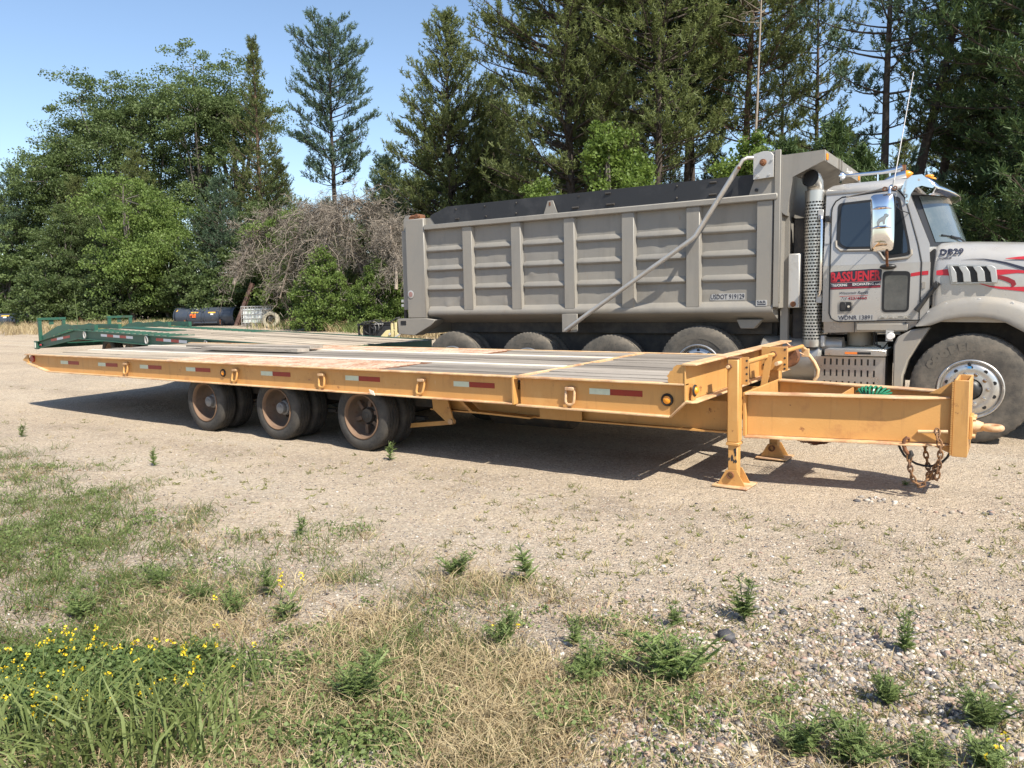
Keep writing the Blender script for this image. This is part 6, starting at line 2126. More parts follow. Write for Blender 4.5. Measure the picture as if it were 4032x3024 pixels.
def broad_meshes(seed, H, lobes, leaf=.15, clumps=220, per=75, base_r=None, droop=0.0, clump_r=.45, flat=.6, fill=.35, stems=1):
    """lobes: (x, y, z, rx, ry, rz) in metres from the foot"""
    g = np.random.default_rng(seed)
    base_r = base_r or .016 * H + .03
    paths = []
    vol = np.array([l[3] * l[4] * l[5] for l in lobes]) ** (2 / 3)
    cnt = np.maximum(4, (clumps * vol / vol.sum()).astype(int))
    C = []
    top = max(l[2] for l in lobes)
    s = np.linspace(0, 1, 8)
    trunks = []
    for k in range(stems):
        bx, by = (g.normal(0, .25, 2) if stems > 1 else (0, 0))
        tx, ty = (g.normal(0, .5, 2) if stems > 1 else (0, 0))
        tr = np.stack([bx + tx * s + g.normal(0, .05, 8) * s, by + ty * s + g.normal(0, .05, 8) * s, s * top * .92], 1)
        paths.append((tr, base_r * (1 - .8 * s) / math.sqrt(stems), 7))
        trunks.append(tr)
    for l, n in zip(lobes, cnt):
        c = np.array(l[:3])
        rr = np.array(l[3:])
        tr = trunks[g.integers(len(trunks))]
        f = np.clip(.55 * c[2] / (top * .92), .12, .9)
        o = np.array([np.interp(f, s, tr[:, k]) for k in range(3)])
        mid = (o + c) / 2 + np.array([0, 0, -.12 * np.linalg.norm(c - o)]) + g.normal(0, .15, 3)
        q = np.linspace(0, 1, 6)[:, None]
        limb = o * (1 - q) ** 2 + 2 * mid * q * (1 - q) + c * q ** 2
        paths.append((limb, np.linspace(base_r * .42, .025, 6), 5))
        dirs = unit(g.normal(size=(n, 3)) + np.array([0, 0, .25]))
        rad = np.where(g.uniform(size=n) < fill, g.uniform(.3, .8, n), g.uniform(.80, 1.12, n))
        pts = c + dirs * rr * rad[:, None]
        pts = pts[pts[:, 2] > .15]
        C.append(pts)
        for p in pts[:max(5, n // 3)]:
            e = np.array([c + (p - c) * .15, c + (p - c) * .55 + g.normal(0, .12, 3), p])
            paths.append((e, np.array([.028, .016, .006]), 3))
    C = np.concatenate(C)
    n = len(C)
    ct = g.uniform(0, 1, n)
    cs = np.repeat(clump_r * g.uniform(.55, 1.45, n), per)[:, None]
    P = np.repeat(C, per, 0) + unit(g.normal(size=(n * per, 3))) * (g.uniform(size=(n * per, 1)) ** .45) * cs * np.array([1.2, 1.2, .62 if leaf > .12 else .95])
    if droop:
        P[:, 2] -= droop * .35 * np.linalg.norm((P - np.repeat(C, per, 0))[:, :2], axis=1)
    v = leaf_ovals(P, leaf, g, flat, droop)
    tint = np.clip(np.repeat(np.repeat(ct, per) * .6 + g.uniform(0, .4, n * per), 4), 0, 1)
    tv, tf = tubes_np(paths)
    return (tv, tf), (v, quads_of(len(v)), tint)

TREES = []
def plant_tree(name, label, cat, bearing, dist, meshes, wood, leaf, group, turn=0.0, crown='crown'):
    p = spot(bearing, dist, -.05)
    t = thing(name, label, cat, p, group)
    (tv, tf), (lv, lq, tint) = meshes
    fast_mesh('trunk', tv, tf, wood, parent=t, smooth=True)
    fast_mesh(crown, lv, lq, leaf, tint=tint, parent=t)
    t.rotation_euler = (0, 0, turn)
    TREES.append(t)
    return t

def again(src, label, bearing, dist, scale=1.0, turn=0.0, group=None, sz=1.0):
    t = copy_tree(src)
    t.location = spot(bearing, dist, -.05)
    t.scale = (scale, scale, scale * sz)
    t.rotation_euler = (0, 0, turn)
    t['label'] = label
    if group:
        t['group'] = group
    return t

PG = 'pines of the wood edge'
OG = 'leafy trees of the wood edge'
SG = 'bushes under the wood edge'
# --- open-grown and edge pines, from left to right
conic = [(.0, 1.0), (.3, 2.2), (.55, 1.8), (.8, 1.0), (1, .1)]
pA = plant_tree('jack_pine', 'bluish pine leaning out at the left end of the wood', 'pine tree', -.622, 55, pine_meshes(11, 11.0, [(.0, 2.6), (.35, 3.0), (.7, 1.9), (1, .2)], base=.08, up=.5, per=5), bark_dark, needle_blue, PG)
pS = plant_tree('jack_pine', 'narrow pointed pine between the tall oaks and the lone open pine', 'pine tree', -.314, 50, pine_meshes(12, 17.6, [(.0, 1.5), (.35, 2.5), (.6, 1.7), (.78, .85), (.9, .55), (1, .12)], base=.12, up=.55, per=5, tuft=.28), bark_red, needle_olive, PG)
p740 = plant_tree('jack_pine', 'lone open tall pine with see-through crown and bare lower limbs against the sky', 'pine tree', -.2205, 46, pine_meshes(13, 17.2, [(.0, .5), (.46, 1.8), (.56, 3.1), (.66, 2.3), (.80, 2.4), (.92, 1.7), (.98, 1.1), (1, .7)], base=.46, up=.36, per=5, whorl=.58, twig_every=.22, dens=1.25, bare=16, r0=.20, tuft=.30), bark_dark, needle_blue, PG)
p985 = plant_tree('jack_pine', 'broad dense cone-shaped pine above the tail of the dump truck', 'pine tree', -.0735, 38, pine_meshes(14, 14.6, [(.0, 2.8), (.3, 3.3), (.5, 2.6), (.65, 2.2), (.8, 1.3), (.92, .9), (1, .35)], base=.10, up=.50, per=7, whorl=.36, tuft=.28), bark_dark, needle_olive, PG)
p985b = again(p985, 'smaller dark pine leaning on the right side of the dense cone-shaped pine', -.018, 40, .84, 2.1, sz=1.0)
pT1 = plant_tree('red_pine', 'big spreading pine with heavy left branches above the middle of the truck box', 'pine tree', .082, 31, pine_meshes(15, 17.5, [(.0, 1.4), (.28, 3.2), (.6, 3.7), (.85, 2.8), (1, 1.0)], base=.24, up=.26, per=7, whorl=.44, r0=.25, tuft=.30, lean=(-.4, 0)), bark_dark, needle_olive, PG)
pT2 = plant_tree('red_pine', 'straight dark-trunked pine right of the spreading pine', 'pine tree', .190, 29, pine_meshes(16, 17.0, [(.0, .9), (.35, 2.0), (.6, 2.8), (.85, 2.4), (1, .9)], base=.34, up=.24, per=7, whorl=.44, r0=.20, bare=14), bark_dark, needle_olive, PG)
pT3 = plant_tree('red_pine', 'pine with a slightly leaning bare trunk, first of the close pair', 'pine tree', .2205, 33, pine_meshes(17, 18.0, [(.0, .8), (.45, 2.0), (.7, 2.6), (1, .9)], base=.43, up=.28, per=7, r0=.19, bare=18, lean=(.7, .2)), bark_dark, needle_deep, PG)
pT4 = again(pT3, 'slimmer pine trunk close behind, second of the close pair', .2335, 36, .95, 1.7)
pT5 = plant_tree('red_pine', 'tall pine with reddish upper trunk left of the tarp arm motor', 'pine tree', .2935, 30, pine_meshes(18, 17.5, [(.0, .7), (.4, 1.8), (.65, 2.6), (.9, 2.0), (1, .8)], base=.40, up=.26, per=7, r0=.19, bare=16, lean=(.5, 0)), bark_red, needle_olive, PG)
sn = plant_tree('dead_pine', 'thin pale dead pine trunk without needles', 'dead tree', .3065, 27.5, pine_meshes(19, 14.5, [(0, .4), (.9, .5), (1, .1)], base=.90, per=2, whorl=.8, K=2, r0=.075, bare=22, lean=(.35, 0)), bark_pale, needle_olive, PG, crown='twigs')
pT6 = plant_tree('jack_pine', 'slender open pine above the cab shield', 'pine tree', .389, 35, pine_meshes(20, 16.6, [(.0, .5), (.35, 1.6), (.55, 2.0), (.75, 1.8), (1, .7)], base=.30, up=.40, per=5, whorl=.5, r0=.15, bare=8, tuft=.27), bark_dark, needle_olive, PG)
pT6b = again(pT6, 'thin-crowned pine between the pale dead trunk and the slender open pine', .345, 38, .93, 2.4)
pT7 = plant_tree('jack_pine', 'dark upright pine trunk with drooping open branches behind the cab roof', 'pine tree', .4755, 26, pine_meshes(21, 16.5, [(.0, .6), (.25, 2.0), (.5, 2.2), (.75, 1.9), (1, .6)], base=.24, up=.12, per=4, whorl=.62, r0=.17, bare=10, tuft=.26, twig_every=.42), bark_dark, needle_blue, PG)
pF = plant_tree('jack_pine', 'thick pine trunk leaning right behind the whip antenna', 'pine tree', .487, 26.5, pine_meshes(22, 15.5, [(.0, .4), (.4, .9), (.65, 2.2), (.85, 2.4), (1, .8)], base=.42, up=.22, per=5, whorl=.5, r0=.23, lean=(2.6, 1.7), bare=10), bark_dark, needle_olive, PG)
pF2 = again(pF, 'second dark leaning trunk just right of the whip antenna', .525, 28.5, .95, .35)
wide = [(.0, 3.4), (.25, 3.7), (.55, 3.2), (.8, 2.0), (1, .4)]
pW = plant_tree('white_pine', 'huge dark dense pine filling the right edge behind the hood', 'pine tree', .715, 22, pine_meshes(23, 17.5, wide, base=.05, up=.12, per=6, whorl=.50, r0=.30, K=17, nl=.17, nw=.038, tuft=.36, droop=.05), bark_dark, needle_deep, PG)
pW2 = again(pW, 'dark dense pine standing left of and behind the huge right-edge pine', .650, 27, .92, 2.2)
pW3 = again(pW, 'dark dense pine beyond the right edge of the photo', .86, 24, .95, 4.1)
# young and low pines
young = pine_meshes(24, 6.0, [(.0, 1.7), (.3, 1.7), (.6, 1.1), (1, .1)], base=.03, up=.35, per=6, whorl=.34, r0=.07, K=15, nl=.15, nw=.036, tuft=.30)
y1 = plant_tree('white_pine', 'bushy blue-green young pine left of the dense cone-shaped pine', 'pine tree', -.158, 42, pine_meshes(25, 8.6, [(.0, 2.4), (.3, 2.4), (.65, 1.6), (1, .2)], base=.03, up=.35, per=6, whorl=.38, r0=.10, K=15, nl=.15, nw=.036, tuft=.32), bark_dark, needle_blue, PG)
y2 = plant_tree('white_pine', 'young green pine right behind the cab shield', 'pine tree', .412, 22, young, bark_dark, needle_deep, PG)
again(y2, 'young pine showing through the gap left of the cab roof', .352, 23.5, .95, 1.3)
again(y2, 'young pine behind the whip antenna base', .448, 23, .90, 2.6)
again(y1, 'low dark pine under the lone open pine', -.232, 45, .80, 1.0)
again(y1, 'low olive pine in front of the oaks, above the plow blade', -.365, 47, 1.0, 2.0)
again(p985, 'dark low pine among the oaks at the left', -.545, 52, .66, .7)
again(p985, 'olive pine poking out of the oak crowns', -.470, 50, .74, 3.9)
BG = 'pines in the dark rows behind the front trees'
bl = 'pine in the dark rows behind the front trees'
for k, (bq, d, sc_, src) in enumerate(((-.70, 66, .9, pA), (-.10, 50, .8, p985), (.00, 46, .84, p985), (.045, 42, .72, y1), (.10, 40, .78, p985), (.15, 37, .60, p985), (.205, 44, .62, p985), (.262, 41, .60, p985), (.318, 43, .60, p985), (.37, 45, .66, p985), (.43, 38, .60, p985), (.50, 36, .55, p985), (.60, 36, .9, p985), (.72, 34, 1.0, pW), (.13, 38, .98, pT1), (-.02, 44, .8, p985), (-.15, 52, .72, p985), (-.29, 58, .8, p985))):
    again(src, bl, bq, d, sc_, k * 1.37, BG)

# --- leafy trees
def lobed(seed, H, R_, n, zlo=.35, sx=1.0):
    g = np.random.default_rng(seed)
    L_ = []
    for i in range(n):
        z = g.uniform(zlo, .88) * H
        rr = R_ * (1 - .45 * abs(z / H - .6) / .4)
        a = g.uniform(0, 6.283)
        q = g.uniform(.2, .75) * rr
        L_.append((q * math.cos(a) * sx, q * math.sin(a), z, g.uniform(.38, .58) * R_, g.uniform(.38, .58) * R_, g.uniform(.30, .46) * R_))
    L_.append((0, 0, H * .92, R_ * .42, R_ * .42, H * .07))
    return L_
oak1 = plant_tree('oak_tree', 'tallest leafy tree of the left wood, with a loose rounded top', 'oak tree', -.388, 54, broad_meshes(31, 18.7, lobed(31, 18.7, 4.4, 15, .40), .15, 330, 105, clump_r=.62), bark_grey, leaf_oak, OG)
oak2 = plant_tree('oak_tree', 'second tall oak, rounder and denser, left of the tallest', 'oak tree', -.492, 55, broad_meshes(32, 17.6, lobed(32, 17.6, 4.6, 15, .28), .15, 340, 105, clump_r=.64), bark_grey, leaf_oak, OG)
oak3 = plant_tree('oak_tree', 'oak stepping down on the left shoulder of the wood', 'oak tree', -.556, 55, broad_meshes(33, 14.2, lobed(33, 14.2, 3.8, 13, .18), .15, 300, 105, clump_r=.60), bark_grey, leaf_oak, OG)
again(oak2, 'oak filling in between the second tall oak and the tallest', -.446, 57, .94, 2.2)
again(oak1, 'right-hand tall oak touching the narrow pointed pine', -.343, 55, .97, 3.6)
again(oak2, 'oak on the left flank just below the second tall oak', -.528, 57, .88, 4.4)
again(oak3, 'lower oak on the left slope of the wood', -.598, 55, .84, 1.2)
again(oak3, 'lowest oak near the left edge of the wood', -.640, 56, .66, 2.9)
again(oak3, 'short leafy oak in front of the tall ones, above the far ramp', -.515, 50, .58, .7)
again(oak3, 'short leafy oak low in front, left of the hanging light elm', -.565, 50, .55, 5.0)
again(oak3, 'short leafy oak low in front, between plow and pointed pine', -.385, 49, .52, 3.8)
again(oak3, 'short oak below the narrow pointed pine', -.318, 47, .52, 2.1)
elm1 = plant_tree('elm_tree', 'light green elm with hanging leaves in front of the oaks', 'elm tree', -.486, 46, broad_meshes(34, 9.6, lobed(34, 9.0, 3.5, 14, .25, 1.15), .14, 230, 110, droop=1.0, clump_r=.55, flat=.2), bark_grey, leaf_elm, OG)
again(elm1, 'shorter light green elm directly behind the marked plow', -.440, 47, .72, 2.8)
maple = plant_tree('maple_sapling', 'yellow-green sapling rising behind the middle of the truck box', 'maple tree', .126, 25, broad_meshes(35, 7.0, lobed(35, 7.0, 1.55, 8, .45), .115, 170, 70, clump_r=.26, droop=.4), bark_grey, leaf_maple, OG)
again(maple, 'small yellow-green sapling beside the tarp arm motor', .318, 23.5, .88, 1.9)
again(maple, 'low yellow-green sapling showing over the rear half of the truck box', .035, 27, .78, 4.0)
# --- bushes along the edge of the wood
bush = plant_tree('bush', 'bright green bush growing in front of the dead brush', 'bush', -.244, 34.5, broad_meshes(36, 3.6, [(-1.1, .2, 1.8, .5, .5, .5), (1.2, -.1, 2.0, .5, .5, .55), (.6, 0, 2.6, .45, .45, .5), (-.5, .2, 2.5, .4, .4, .5), (0, 0, 1.7, 1.25, 1.1, 1.1), (-.7, .1, 1.0, 1.0, .9, .8), (.75, 0, 1.1, .95, .9, .8), (.1, 0, 2.7, .65, .6, .7), (-.2, -.3, .5, 1.2, .8, .5), (.3, .1, 3.2, .35, .35, .45)], .105, 230, 65, clump_r=.24, stems=4, base_r=.06, droop=.2), bark_grey, leaf_elm, SG)
shrub = plant_tree('bush', 'dark leafy bush behind the green trailer ramps', 'bush', -.520, 46.5, broad_meshes(37, 4.6, [(0, 0, 2.2, 2.2, 1.6, 1.7), (-1.6, .2, 1.3, 1.6, 1.2, 1.2), (1.7, .1, 1.5, 1.6, 1.2, 1.3), (.4, 0, 3.7, 1.2, 1.0, .9), (0, -.8, .6, 2.4, .9, .6)], .15, 260, 65, clump_r=.36, stems=4, base_r=.08), bark_grey, leaf_oak, SG)
again(shrub, 'dark leafy bush at the left edge behind the unmarked plow', -.645, 52, 1.15, 1.0)
again(shrub, 'dark leafy bush left of the scrap metal', -.585, 49, 1.05, 2.2)
again(shrub, 'dark leafy bush right above the marked plow', -.405, 46, 1.05, 3.3)
again(shrub, 'dark leafy bush behind the leaning beam', -.335, 45.5, 1.0, 4.2)
again(elm1, 'pale green crown just above the fallen dead tops', -.270, 42, .70, .6)
again(bush, 'pale bush behind the left part of the dead brush', -.285, 45, 1.5, 2.0)
again(bush, 'light green bush growing through the dead brush beside the truck tailgate', -.172, 34, .85, 1.1)
again(elm1, 'pale green crown between the two dead tops', -.235, 41, .66, 4.0)
again(shrub, 'dark bush behind the right part of the dead brush', -.17, 41, 1.1, 5.1)
again(shrub, 'dark bush hidden behind the truck tailgate', -.115, 36, .90, .9)
for k, (bq, d, s_) in enumerate(((-.47, 50, 1.2), (-.29, 47, 1.1), (-.21, 44, 1.0), (-.02, 32, 1.0), (.06, 31, 1.0), (-.69, 56, 1.2), (-.75, 60, 1.3))):
    again(shrub, 'shaded bush filling the foot of the wood', bq, d, s_, 1.1 * k + .4, 'shaded bushes at the foot of the wood')

# --- fallen dead tree tops: bare brown twigs that arch and hang
def dead_top(seed, length, height, n=70, span=1.6):
    g = np.random.default_rng(seed)
    paths = []
    s = np.linspace(0, 1, 9)
    stem = np.stack([-length / 2 + length * s, g.normal(0, .08, 9), height * np.sin(np.pi * (.12 + .80 * s)) + .1], 1)
    paths.append((stem, .085 * (1 - .75 * s) + .015, 6))
    tb, td_ = [], []
    for k in range(n):
        u = g.uniform(.05, 1)
        o = np.array([np.interp(u, s, stem[:, j]) for j in range(3)])
        a = g.uniform(0, 6.283)
        Lb = g.uniform(.25, 1) * span
        q = np.linspace(0, 1, 7)
        rise = g.uniform(-.35, .7)
        pts = o + np.stack([np.cos(a) * q * Lb * .75 + .2 * q, np.sin(a) * q * Lb * .6, (rise * q - g.uniform(.1, 1.35) * q ** 2) * Lb], 1) + g.normal(0, .13, (7, 3)) * q[:, None]
        pts[:, 2] = np.maximum(pts[:, 2], .05)
        paths.append((pts, .017 * (1 - .75 * q) + .004, 3))
        for w_ in range(17):
            f = g.uniform(.15, 1)
            p0 = np.array([np.interp(f, q, pts[:, j]) for j in range(3)])
            d0 = unit(np.array([math.cos(a), math.sin(a), -.3]) + g.normal(0, 1.1, 3))
            for x in range(5):
                tb.append(p0 + d0 * .09 * x + g.normal(0, .035, 3))
                td_.append(unit(d0 + g.normal(0, .75, 3)))
    tb, td_ = np.array(tb), np.array(td_)
    v = blades(tb, td_, g.uniform(.10, .30, len(tb)), g.uniform(.010, .024, len(tb)), g, .5)
    t_ = np.clip(np.repeat(g.uniform(0, 1, len(tb)), 4), 0, 1)
    return tubes_np(paths), (v, quads_of(len(v)), t_)
DG = 'fallen dead tree tops'
dt1 = plant_tree('dead_brush', 'brown fallen dead tree top left of the bright green bush', 'dead brush', -.290, 42.5, dead_top(41, 4.6, 5.2, 140, 2.3), bark_pale, twig_dead, DG, 1.0, 'twigs')
dt1.scale = (1.12, 1.12, 1.12)
dt2 = plant_tree('dead_brush', 'brown fallen dead tree top right of the bright green bush', 'dead brush', -.192, 35.5, dead_top(42, 4.2, 5.7, 140, 2.6), bark_pale, twig_dead, DG, .9, 'twigs')
again(dt1, 'high grey dead branches arching above the bright green bush', -.242, 38, 1.08, 3.4, DG)
again(dt2, 'tangle of dead branches next to the truck tailgate', -.150, 34.5, .80, 2.4, DG)

# ------------------------------------------------------------------ what grows and lies on the ground
grass_mat = leaf_mat('grass_blades', (0.085, 0.120, 0.032), (0.190, 0.230, 0.075), .35, .6, 0)
straw_mat = leaf_mat('dry_straw', (0.29, 0.215, 0.115), (0.60, 0.50, 0.31), .25, .8, 0)
weed_mat = leaf_mat('weed_leaves', (0.105, 0.155, 0.045), (0.25, 0.32, 0.110), .35, .6)
sprout_mat = leaf_mat('small_sprouts', (0.130, 0.140, 0.045), (0.26, 0.25, 0.085), .3, .6, 0)
clover_mat = leaf_mat('trefoil_leaves', (0.060, 0.105, 0.030), (0.165, 0.225, 0.070), .35, .55, 0)
flower_mat = leaf_mat('yellow_petals', (0.78, 0.52, 0.015), (0.90, 0.72, 0.05), .25, .6, 0)
brown_mat = leaf_mat('dry_brown_litter', (0.145, 0.082, 0.045), (0.34, 0.215, 0.125), .1, .9, 0)

def scatter(n, g, bmin=-.78, bmax=.78, dmin=2.2, dmax=10.5):
    b = g.uniform(bmin, bmax, n)
    d = 1 / g.uniform(1 / dmax, 1 / dmin, n)
    l = b * d
    return 0.832 * l - 0.553 * d, 0.555 * l + 0.826 * d

def inside(x, y, cx, cy, rx, ry, ang=0.0):
    c, s = math.cos(ang), math.sin(ang)
    u = (x - cx) * c + (y - cy) * s
    v = -(x - cx) * s + (y - cy) * c
    return 1 - np.sqrt((u / rx) ** 2 + (v / ry) ** 2)

def under_trailer(x, y):
    return (y > 5.75) & (x > -14.5) & (x < -.2)

def blade_field(name, x, y, per, lmin, lmax, w, mat, g, spread=.05, lean=.55, tint_bias=0.0, curl=.35, lscale=None):
    n = len(x)
    X = np.repeat(x, per) + g.normal(0, spread, n * per)
    Y = np.repeat(y, per) + g.normal(0, spread, n * per)
    Z = ground_z(X, Y) - .005
    L_ = g.uniform(lmin, lmax, n * per) * (np.repeat(lscale, per) if lscale is not None else 1)
    d0 = unit(np.stack([g.normal(0, lean, n * per), g.normal(0, lean, n * per), np.ones(n * per)], 1))
    hd = unit(np.stack([d0[:, 0], d0[:, 1], np.zeros(n * per)], 1) + 1e-6)
    d1 = unit(d0 + hd * g.uniform(.2, 1.6, n * per)[:, None] * curl + np.array([0, 0, -curl * .6]))
    side = unit(np.cross(d0, g.normal(size=(n * per, 3))))
    B0 = np.stack([X, Y, Z], 1)
    M1 = B0 + d0 * (L_ * .55)[:, None]
    E = M1 + d1 * (L_ * .45)[:, None]
    ww = (w * g.uniform(.6, 1.3, n * per))[:, None] * .5
    V = np.stack([B0 - side * ww, B0 + side * ww, M1 + side * ww * .8, M1 - side * ww * .8, E + side * ww * .12, E - side * ww * .12], 1)
    k = np.arange(n * per)[:, None] * 6
    Q = np.concatenate([k + np.array([[0, 1, 2, 3]]), k + np.array([[3, 2, 4, 5]])], 0)
    t = np.clip(np.repeat(g.uniform(0, 1, n * per) * .7 + np.repeat(g.uniform(-.15, .3, n), per) + tint_bias, 6), 0, 1)
    return kind(fast_mesh(name, V.reshape(-1, 3), Q, mat, tint=t), 'stuff')

def gauss(x, y, cx, cy, s):
    return np.exp(-((x - cx) ** 2 + (y - cy) ** 2) / (2 * s * s))

g = np.random.default_rng(101)
x, y = scatter(26000, g)
G = grassness(x, y)
pat = fbm(x * 1.7, y * 1.7, 51)
bare = np.maximum.reduce([1.2 * gauss(x, y, -2.78, 2.02, .17), 1.2 * gauss(x, y, -1.85, 1.80, .22), .8 * gauss(x, y, -3.3, 2.65, .22), .7 * gauss(x, y, -1.0, 2.35, .22), .8 * gauss(x, y, -2.0, 3.15, .25)])
C_ = coarseness(x, y)
keep = g.uniform(size=len(x)) < np.clip(G * (2.3 * pat - .72 + .42 * sstep(-x, 3.2, 5.5)) * (1 - bare) * (1 - .80 * C_), 0, .8)
x, y = x[keep], y[keep]
left = sstep(-x, 2.6, 4.6)
gn = fbm(x * 1.3 + 7, y * 1.3, 77) + .28 * left - .10
is_green = (gn + g.normal(0, .09, len(x))) > .475
kinds_g = is_green & ~(inside(x, y, -3.22, 1.50, .74, .34, .59) > 0)
blade_field('dry_grass', x[~is_green], y[~is_green], 12, .04, .15, .0038, straw_mat, g, .055, .75, curl=.7, lscale=np.clip(.55 + .9 * fbm(x[~is_green] * 2.1, y[~is_green] * 2.1, 13), .5, 1.3))
blade_field('green_grass', x[kinds_g], y[kinds_g], 13, .035, .13, .0042, grass_mat, g, .055, .6, curl=.5)
sel = g.uniform(size=len(x)) < .35
blade_field('withered_litter', x[sel], y[sel], 8, .02, .07, .006, brown_mat, g, .06, 1.6, curl=.3)
# sparse tufts that creep out over the gravel
x, y = scatter(15000, g, dmax=15)
G = grassness(x, y)
keep = (g.uniform(size=len(x)) < .38 * np.clip(fbm(x * .9, y * .9, 61) * 1.6 - .35, 0, 1)) & (G < .75) & ~under_trailer(x, y) & (y < 9) & (x > -24)
x, y = x[keep], y[keep]
h = g.uniform(size=len(x))
blade_field('gravel_sprouts', x[h < .55], y[h < .55], 9, .02, .075, .006, sprout_mat, g, .022, .9, curl=.5)
blade_field('gravel_straw_tufts', x[h >= .55], y[h >= .55], 9, .02, .085, .0045, straw_mat, g, .022, .8, curl=.4)
x, y = scatter(950, g, dmax=16)
keep = (grassness(x, y) < .6) & ~under_trailer(x, y) & (y < 9)
x, y = x[keep], y[keep]
blade_field('broad_leaf_rosettes', x, y, 7, .02, .05, .012, sprout_mat, g, .008, 1.3, curl=.4)

# pebbles: lumpy little stones, thick where the coarse gravel lies
ico_v = []
ph = (1 + 5 ** .5) / 2
for a in (-1, 1):
    for b in (-ph, ph):
        ico_v += [(0, a, b), (a, b, 0), (b, 0, a)]
ico_v = unit(np.array(ico_v, float))
from itertools import combinations
ico_f = [t for t in combinations(range(12), 3) if all(abs(np.linalg.norm(ico_v[i] - ico_v[j]) - 1.0515) < .02 for i, j in combinations(t, 2))]
ico_f = np.array([t if np.dot(np.cross(ico_v[t[1]] - ico_v[t[0]], ico_v[t[2]] - ico_v[t[0]]), ico_v[t[0]]) > 0 else (t[0], t[2], t[1]) for t in ico_f])

def stone_mat():
    m, N, L, P = mat_new('mixed_pebbles')
    nt = m.node_tree
    at = N.new('ShaderNodeAttribute')
    at.attribute_name = 'tint'
    cr = N.new('ShaderNodeValToRGB')
    e = cr.color_ramp.elements
    e[0].color = (.045, .043, .050, 1)
    e[1].position = 1
    e[1].color = (.62, .585, .53, 1)
    for p_, c_ in ((.14, (.13, .125, .13, 1)), (.30, (.24, .22, .20, 1)), (.48, (.34, .285, .225, 1)), (.62, (.33, .215, .165, 1)), (.78, (.43, .375, .31, 1)), (.92, (.52, .48, .42, 1))):
        k = e.new(p_)
        k.color = c_
    L.new(at.outputs['Fac'], cr.inputs[0])
    n_ = noise(nt, 160, 4, .7)
    L.new(mixcol(nt, ramp(nt, n_.outputs[0], .5, .8), cr.outputs[0], (.25, .21, .17)), P.inputs['Base Color'])
    P.inputs['Roughness'].default_value = .85
    P.inputs['Specular IOR Level'].default_value = .2
    return m
smat = stone_mat()

def stones(name, x, y, size, g, sink=.25):
    n = len(x)
    z = ground_z(x, y)
    sc = size[:, None] * g.uniform(.65, 1.25, (n, 3)) * np.array([1, 1, .62])
    V = ico_v[None] * (1 + g.normal(0, .12, (n, 12, 1))) * sc[:, None, :] * .5
    a = g.uniform(0, 6.283, n)
    ca, sa = np.cos(a)[:, None], np.sin(a)[:, None]
    Vx = V[:, :, 0] * ca - V[:, :, 1] * sa + x[:, None]
    Vy = V[:, :, 0] * sa + V[:, :, 1] * ca + y[:, None]
    Vz = V[:, :, 2] + (z + size * (.31 - sink))[:, None]
    F = (ico_f[None] + (np.arange(n) * 12)[:, None, None]).reshape(-1, 3)
    return kind(fast_mesh(name, np.stack([Vx, Vy, Vz], -1).reshape(-1, 3), F, smat, tint=np.repeat(g.uniform(0, 1, n), 12), tris=True), 'stuff')

g = np.random.default_rng(202)
x, y = scatter(26000, g, -.2, .8, 2.2, 7.0)
keep = g.uniform(size=len(x)) < coarseness(x, y) * np.clip(.35 + 1.1 * fbm(x * 1.6, y * 1.6, 71), 0, 1)
x, y = x[keep], y[keep]
stones('coarse_gravel', x, y, .010 + .028 * g.uniform(size=len(x)) ** 2.2, g)
x, y = scatter(15000, g, -.8, .8, 2.2, 16)
keep = ~under_trailer(x, y) & (y < 9.2) & (g.uniform(size=len(x)) < np.clip(.15 + .5 * sstep(x, -4, 0), 0, 1))
x, y = x[keep], y[keep]
stones('scattered_pebbles', x, y, .008 + .020 * g.uniform(size=len(x)) ** 4, g)
gr_ = np.random.default_rng(77)
rx2 = gr_.uniform(-1.1, .9, 170)
ry2 = 6.42 + .10 * np.sin(rx2 * 3) + gr_.normal(0, .09, 170)
stones('stone_ridge', rx2, ry2, .012 + .045 * gr_.uniform(size=170) ** 2.5, gr_)
oct_v = np.array([(1, 0, 0), (-1, 0, 0), (0, 1, 0), (0, -1, 0), (0, 0, 1), (0, 0, -1)], float)
oct_f = np.array([(0, 2, 4), (2, 1, 4), (1, 3, 4), (3, 0, 4), (2, 0, 5), (1, 2, 5), (3, 1, 5), (0, 3, 5)])
def grit(name, x, y, size, g):
    n = len(x)
    z = ground_z(x, y)
    V = oct_v[None] * (size[:, None] * g.uniform(.6, 1.2, (n, 3)) * np.array([1, 1, .7]) * .5)[:, None, :] * g.uniform(.75, 1.25, (n, 6, 1))
    a = g.uniform(0, 6.283, n)
    ca, sa = np.cos(a)[:, None], np.sin(a)[:, None]
    P_ = np.stack([V[:, :, 0] * ca - V[:, :, 1] * sa + x[:, None], V[:, :, 0] * sa + V[:, :, 1] * ca + y[:, None], V[:, :, 2] + (z + size * .12)[:, None]], -1).reshape(-1, 3)
    F = (oct_f[None] + (np.arange(n) * 6)[:, None, None]).reshape(-1, 3)
    return kind(fast_mesh(name, P_, F, smat, tint=np.repeat(np.clip(g.normal(.52, .30, n), 0, 1), 6), tris=True), 'stuff')
x, y = scatter(64000, g, -.8, .8, 2.2, 12)
keep = ~under_trailer(x, y) & (y < 9.2)
grit('fine_grit', x[keep], y[keep], .006 + .013 * g.uniform(size=keep.sum()) ** 2, g)
x, y = scatter(5200, g, -.8, .3, 2.2, 5.5)
keep = g.uniform(size=len(x)) < .25 + np.maximum(gauss(x, y, -2.0, 3.0, .35), gauss(x, y, -1.7, 1.85, .4))
stones('verge_pebbles', x[keep], y[keep], .007 + .018 * g.uniform(size=keep.sum()) ** 2.5, g)

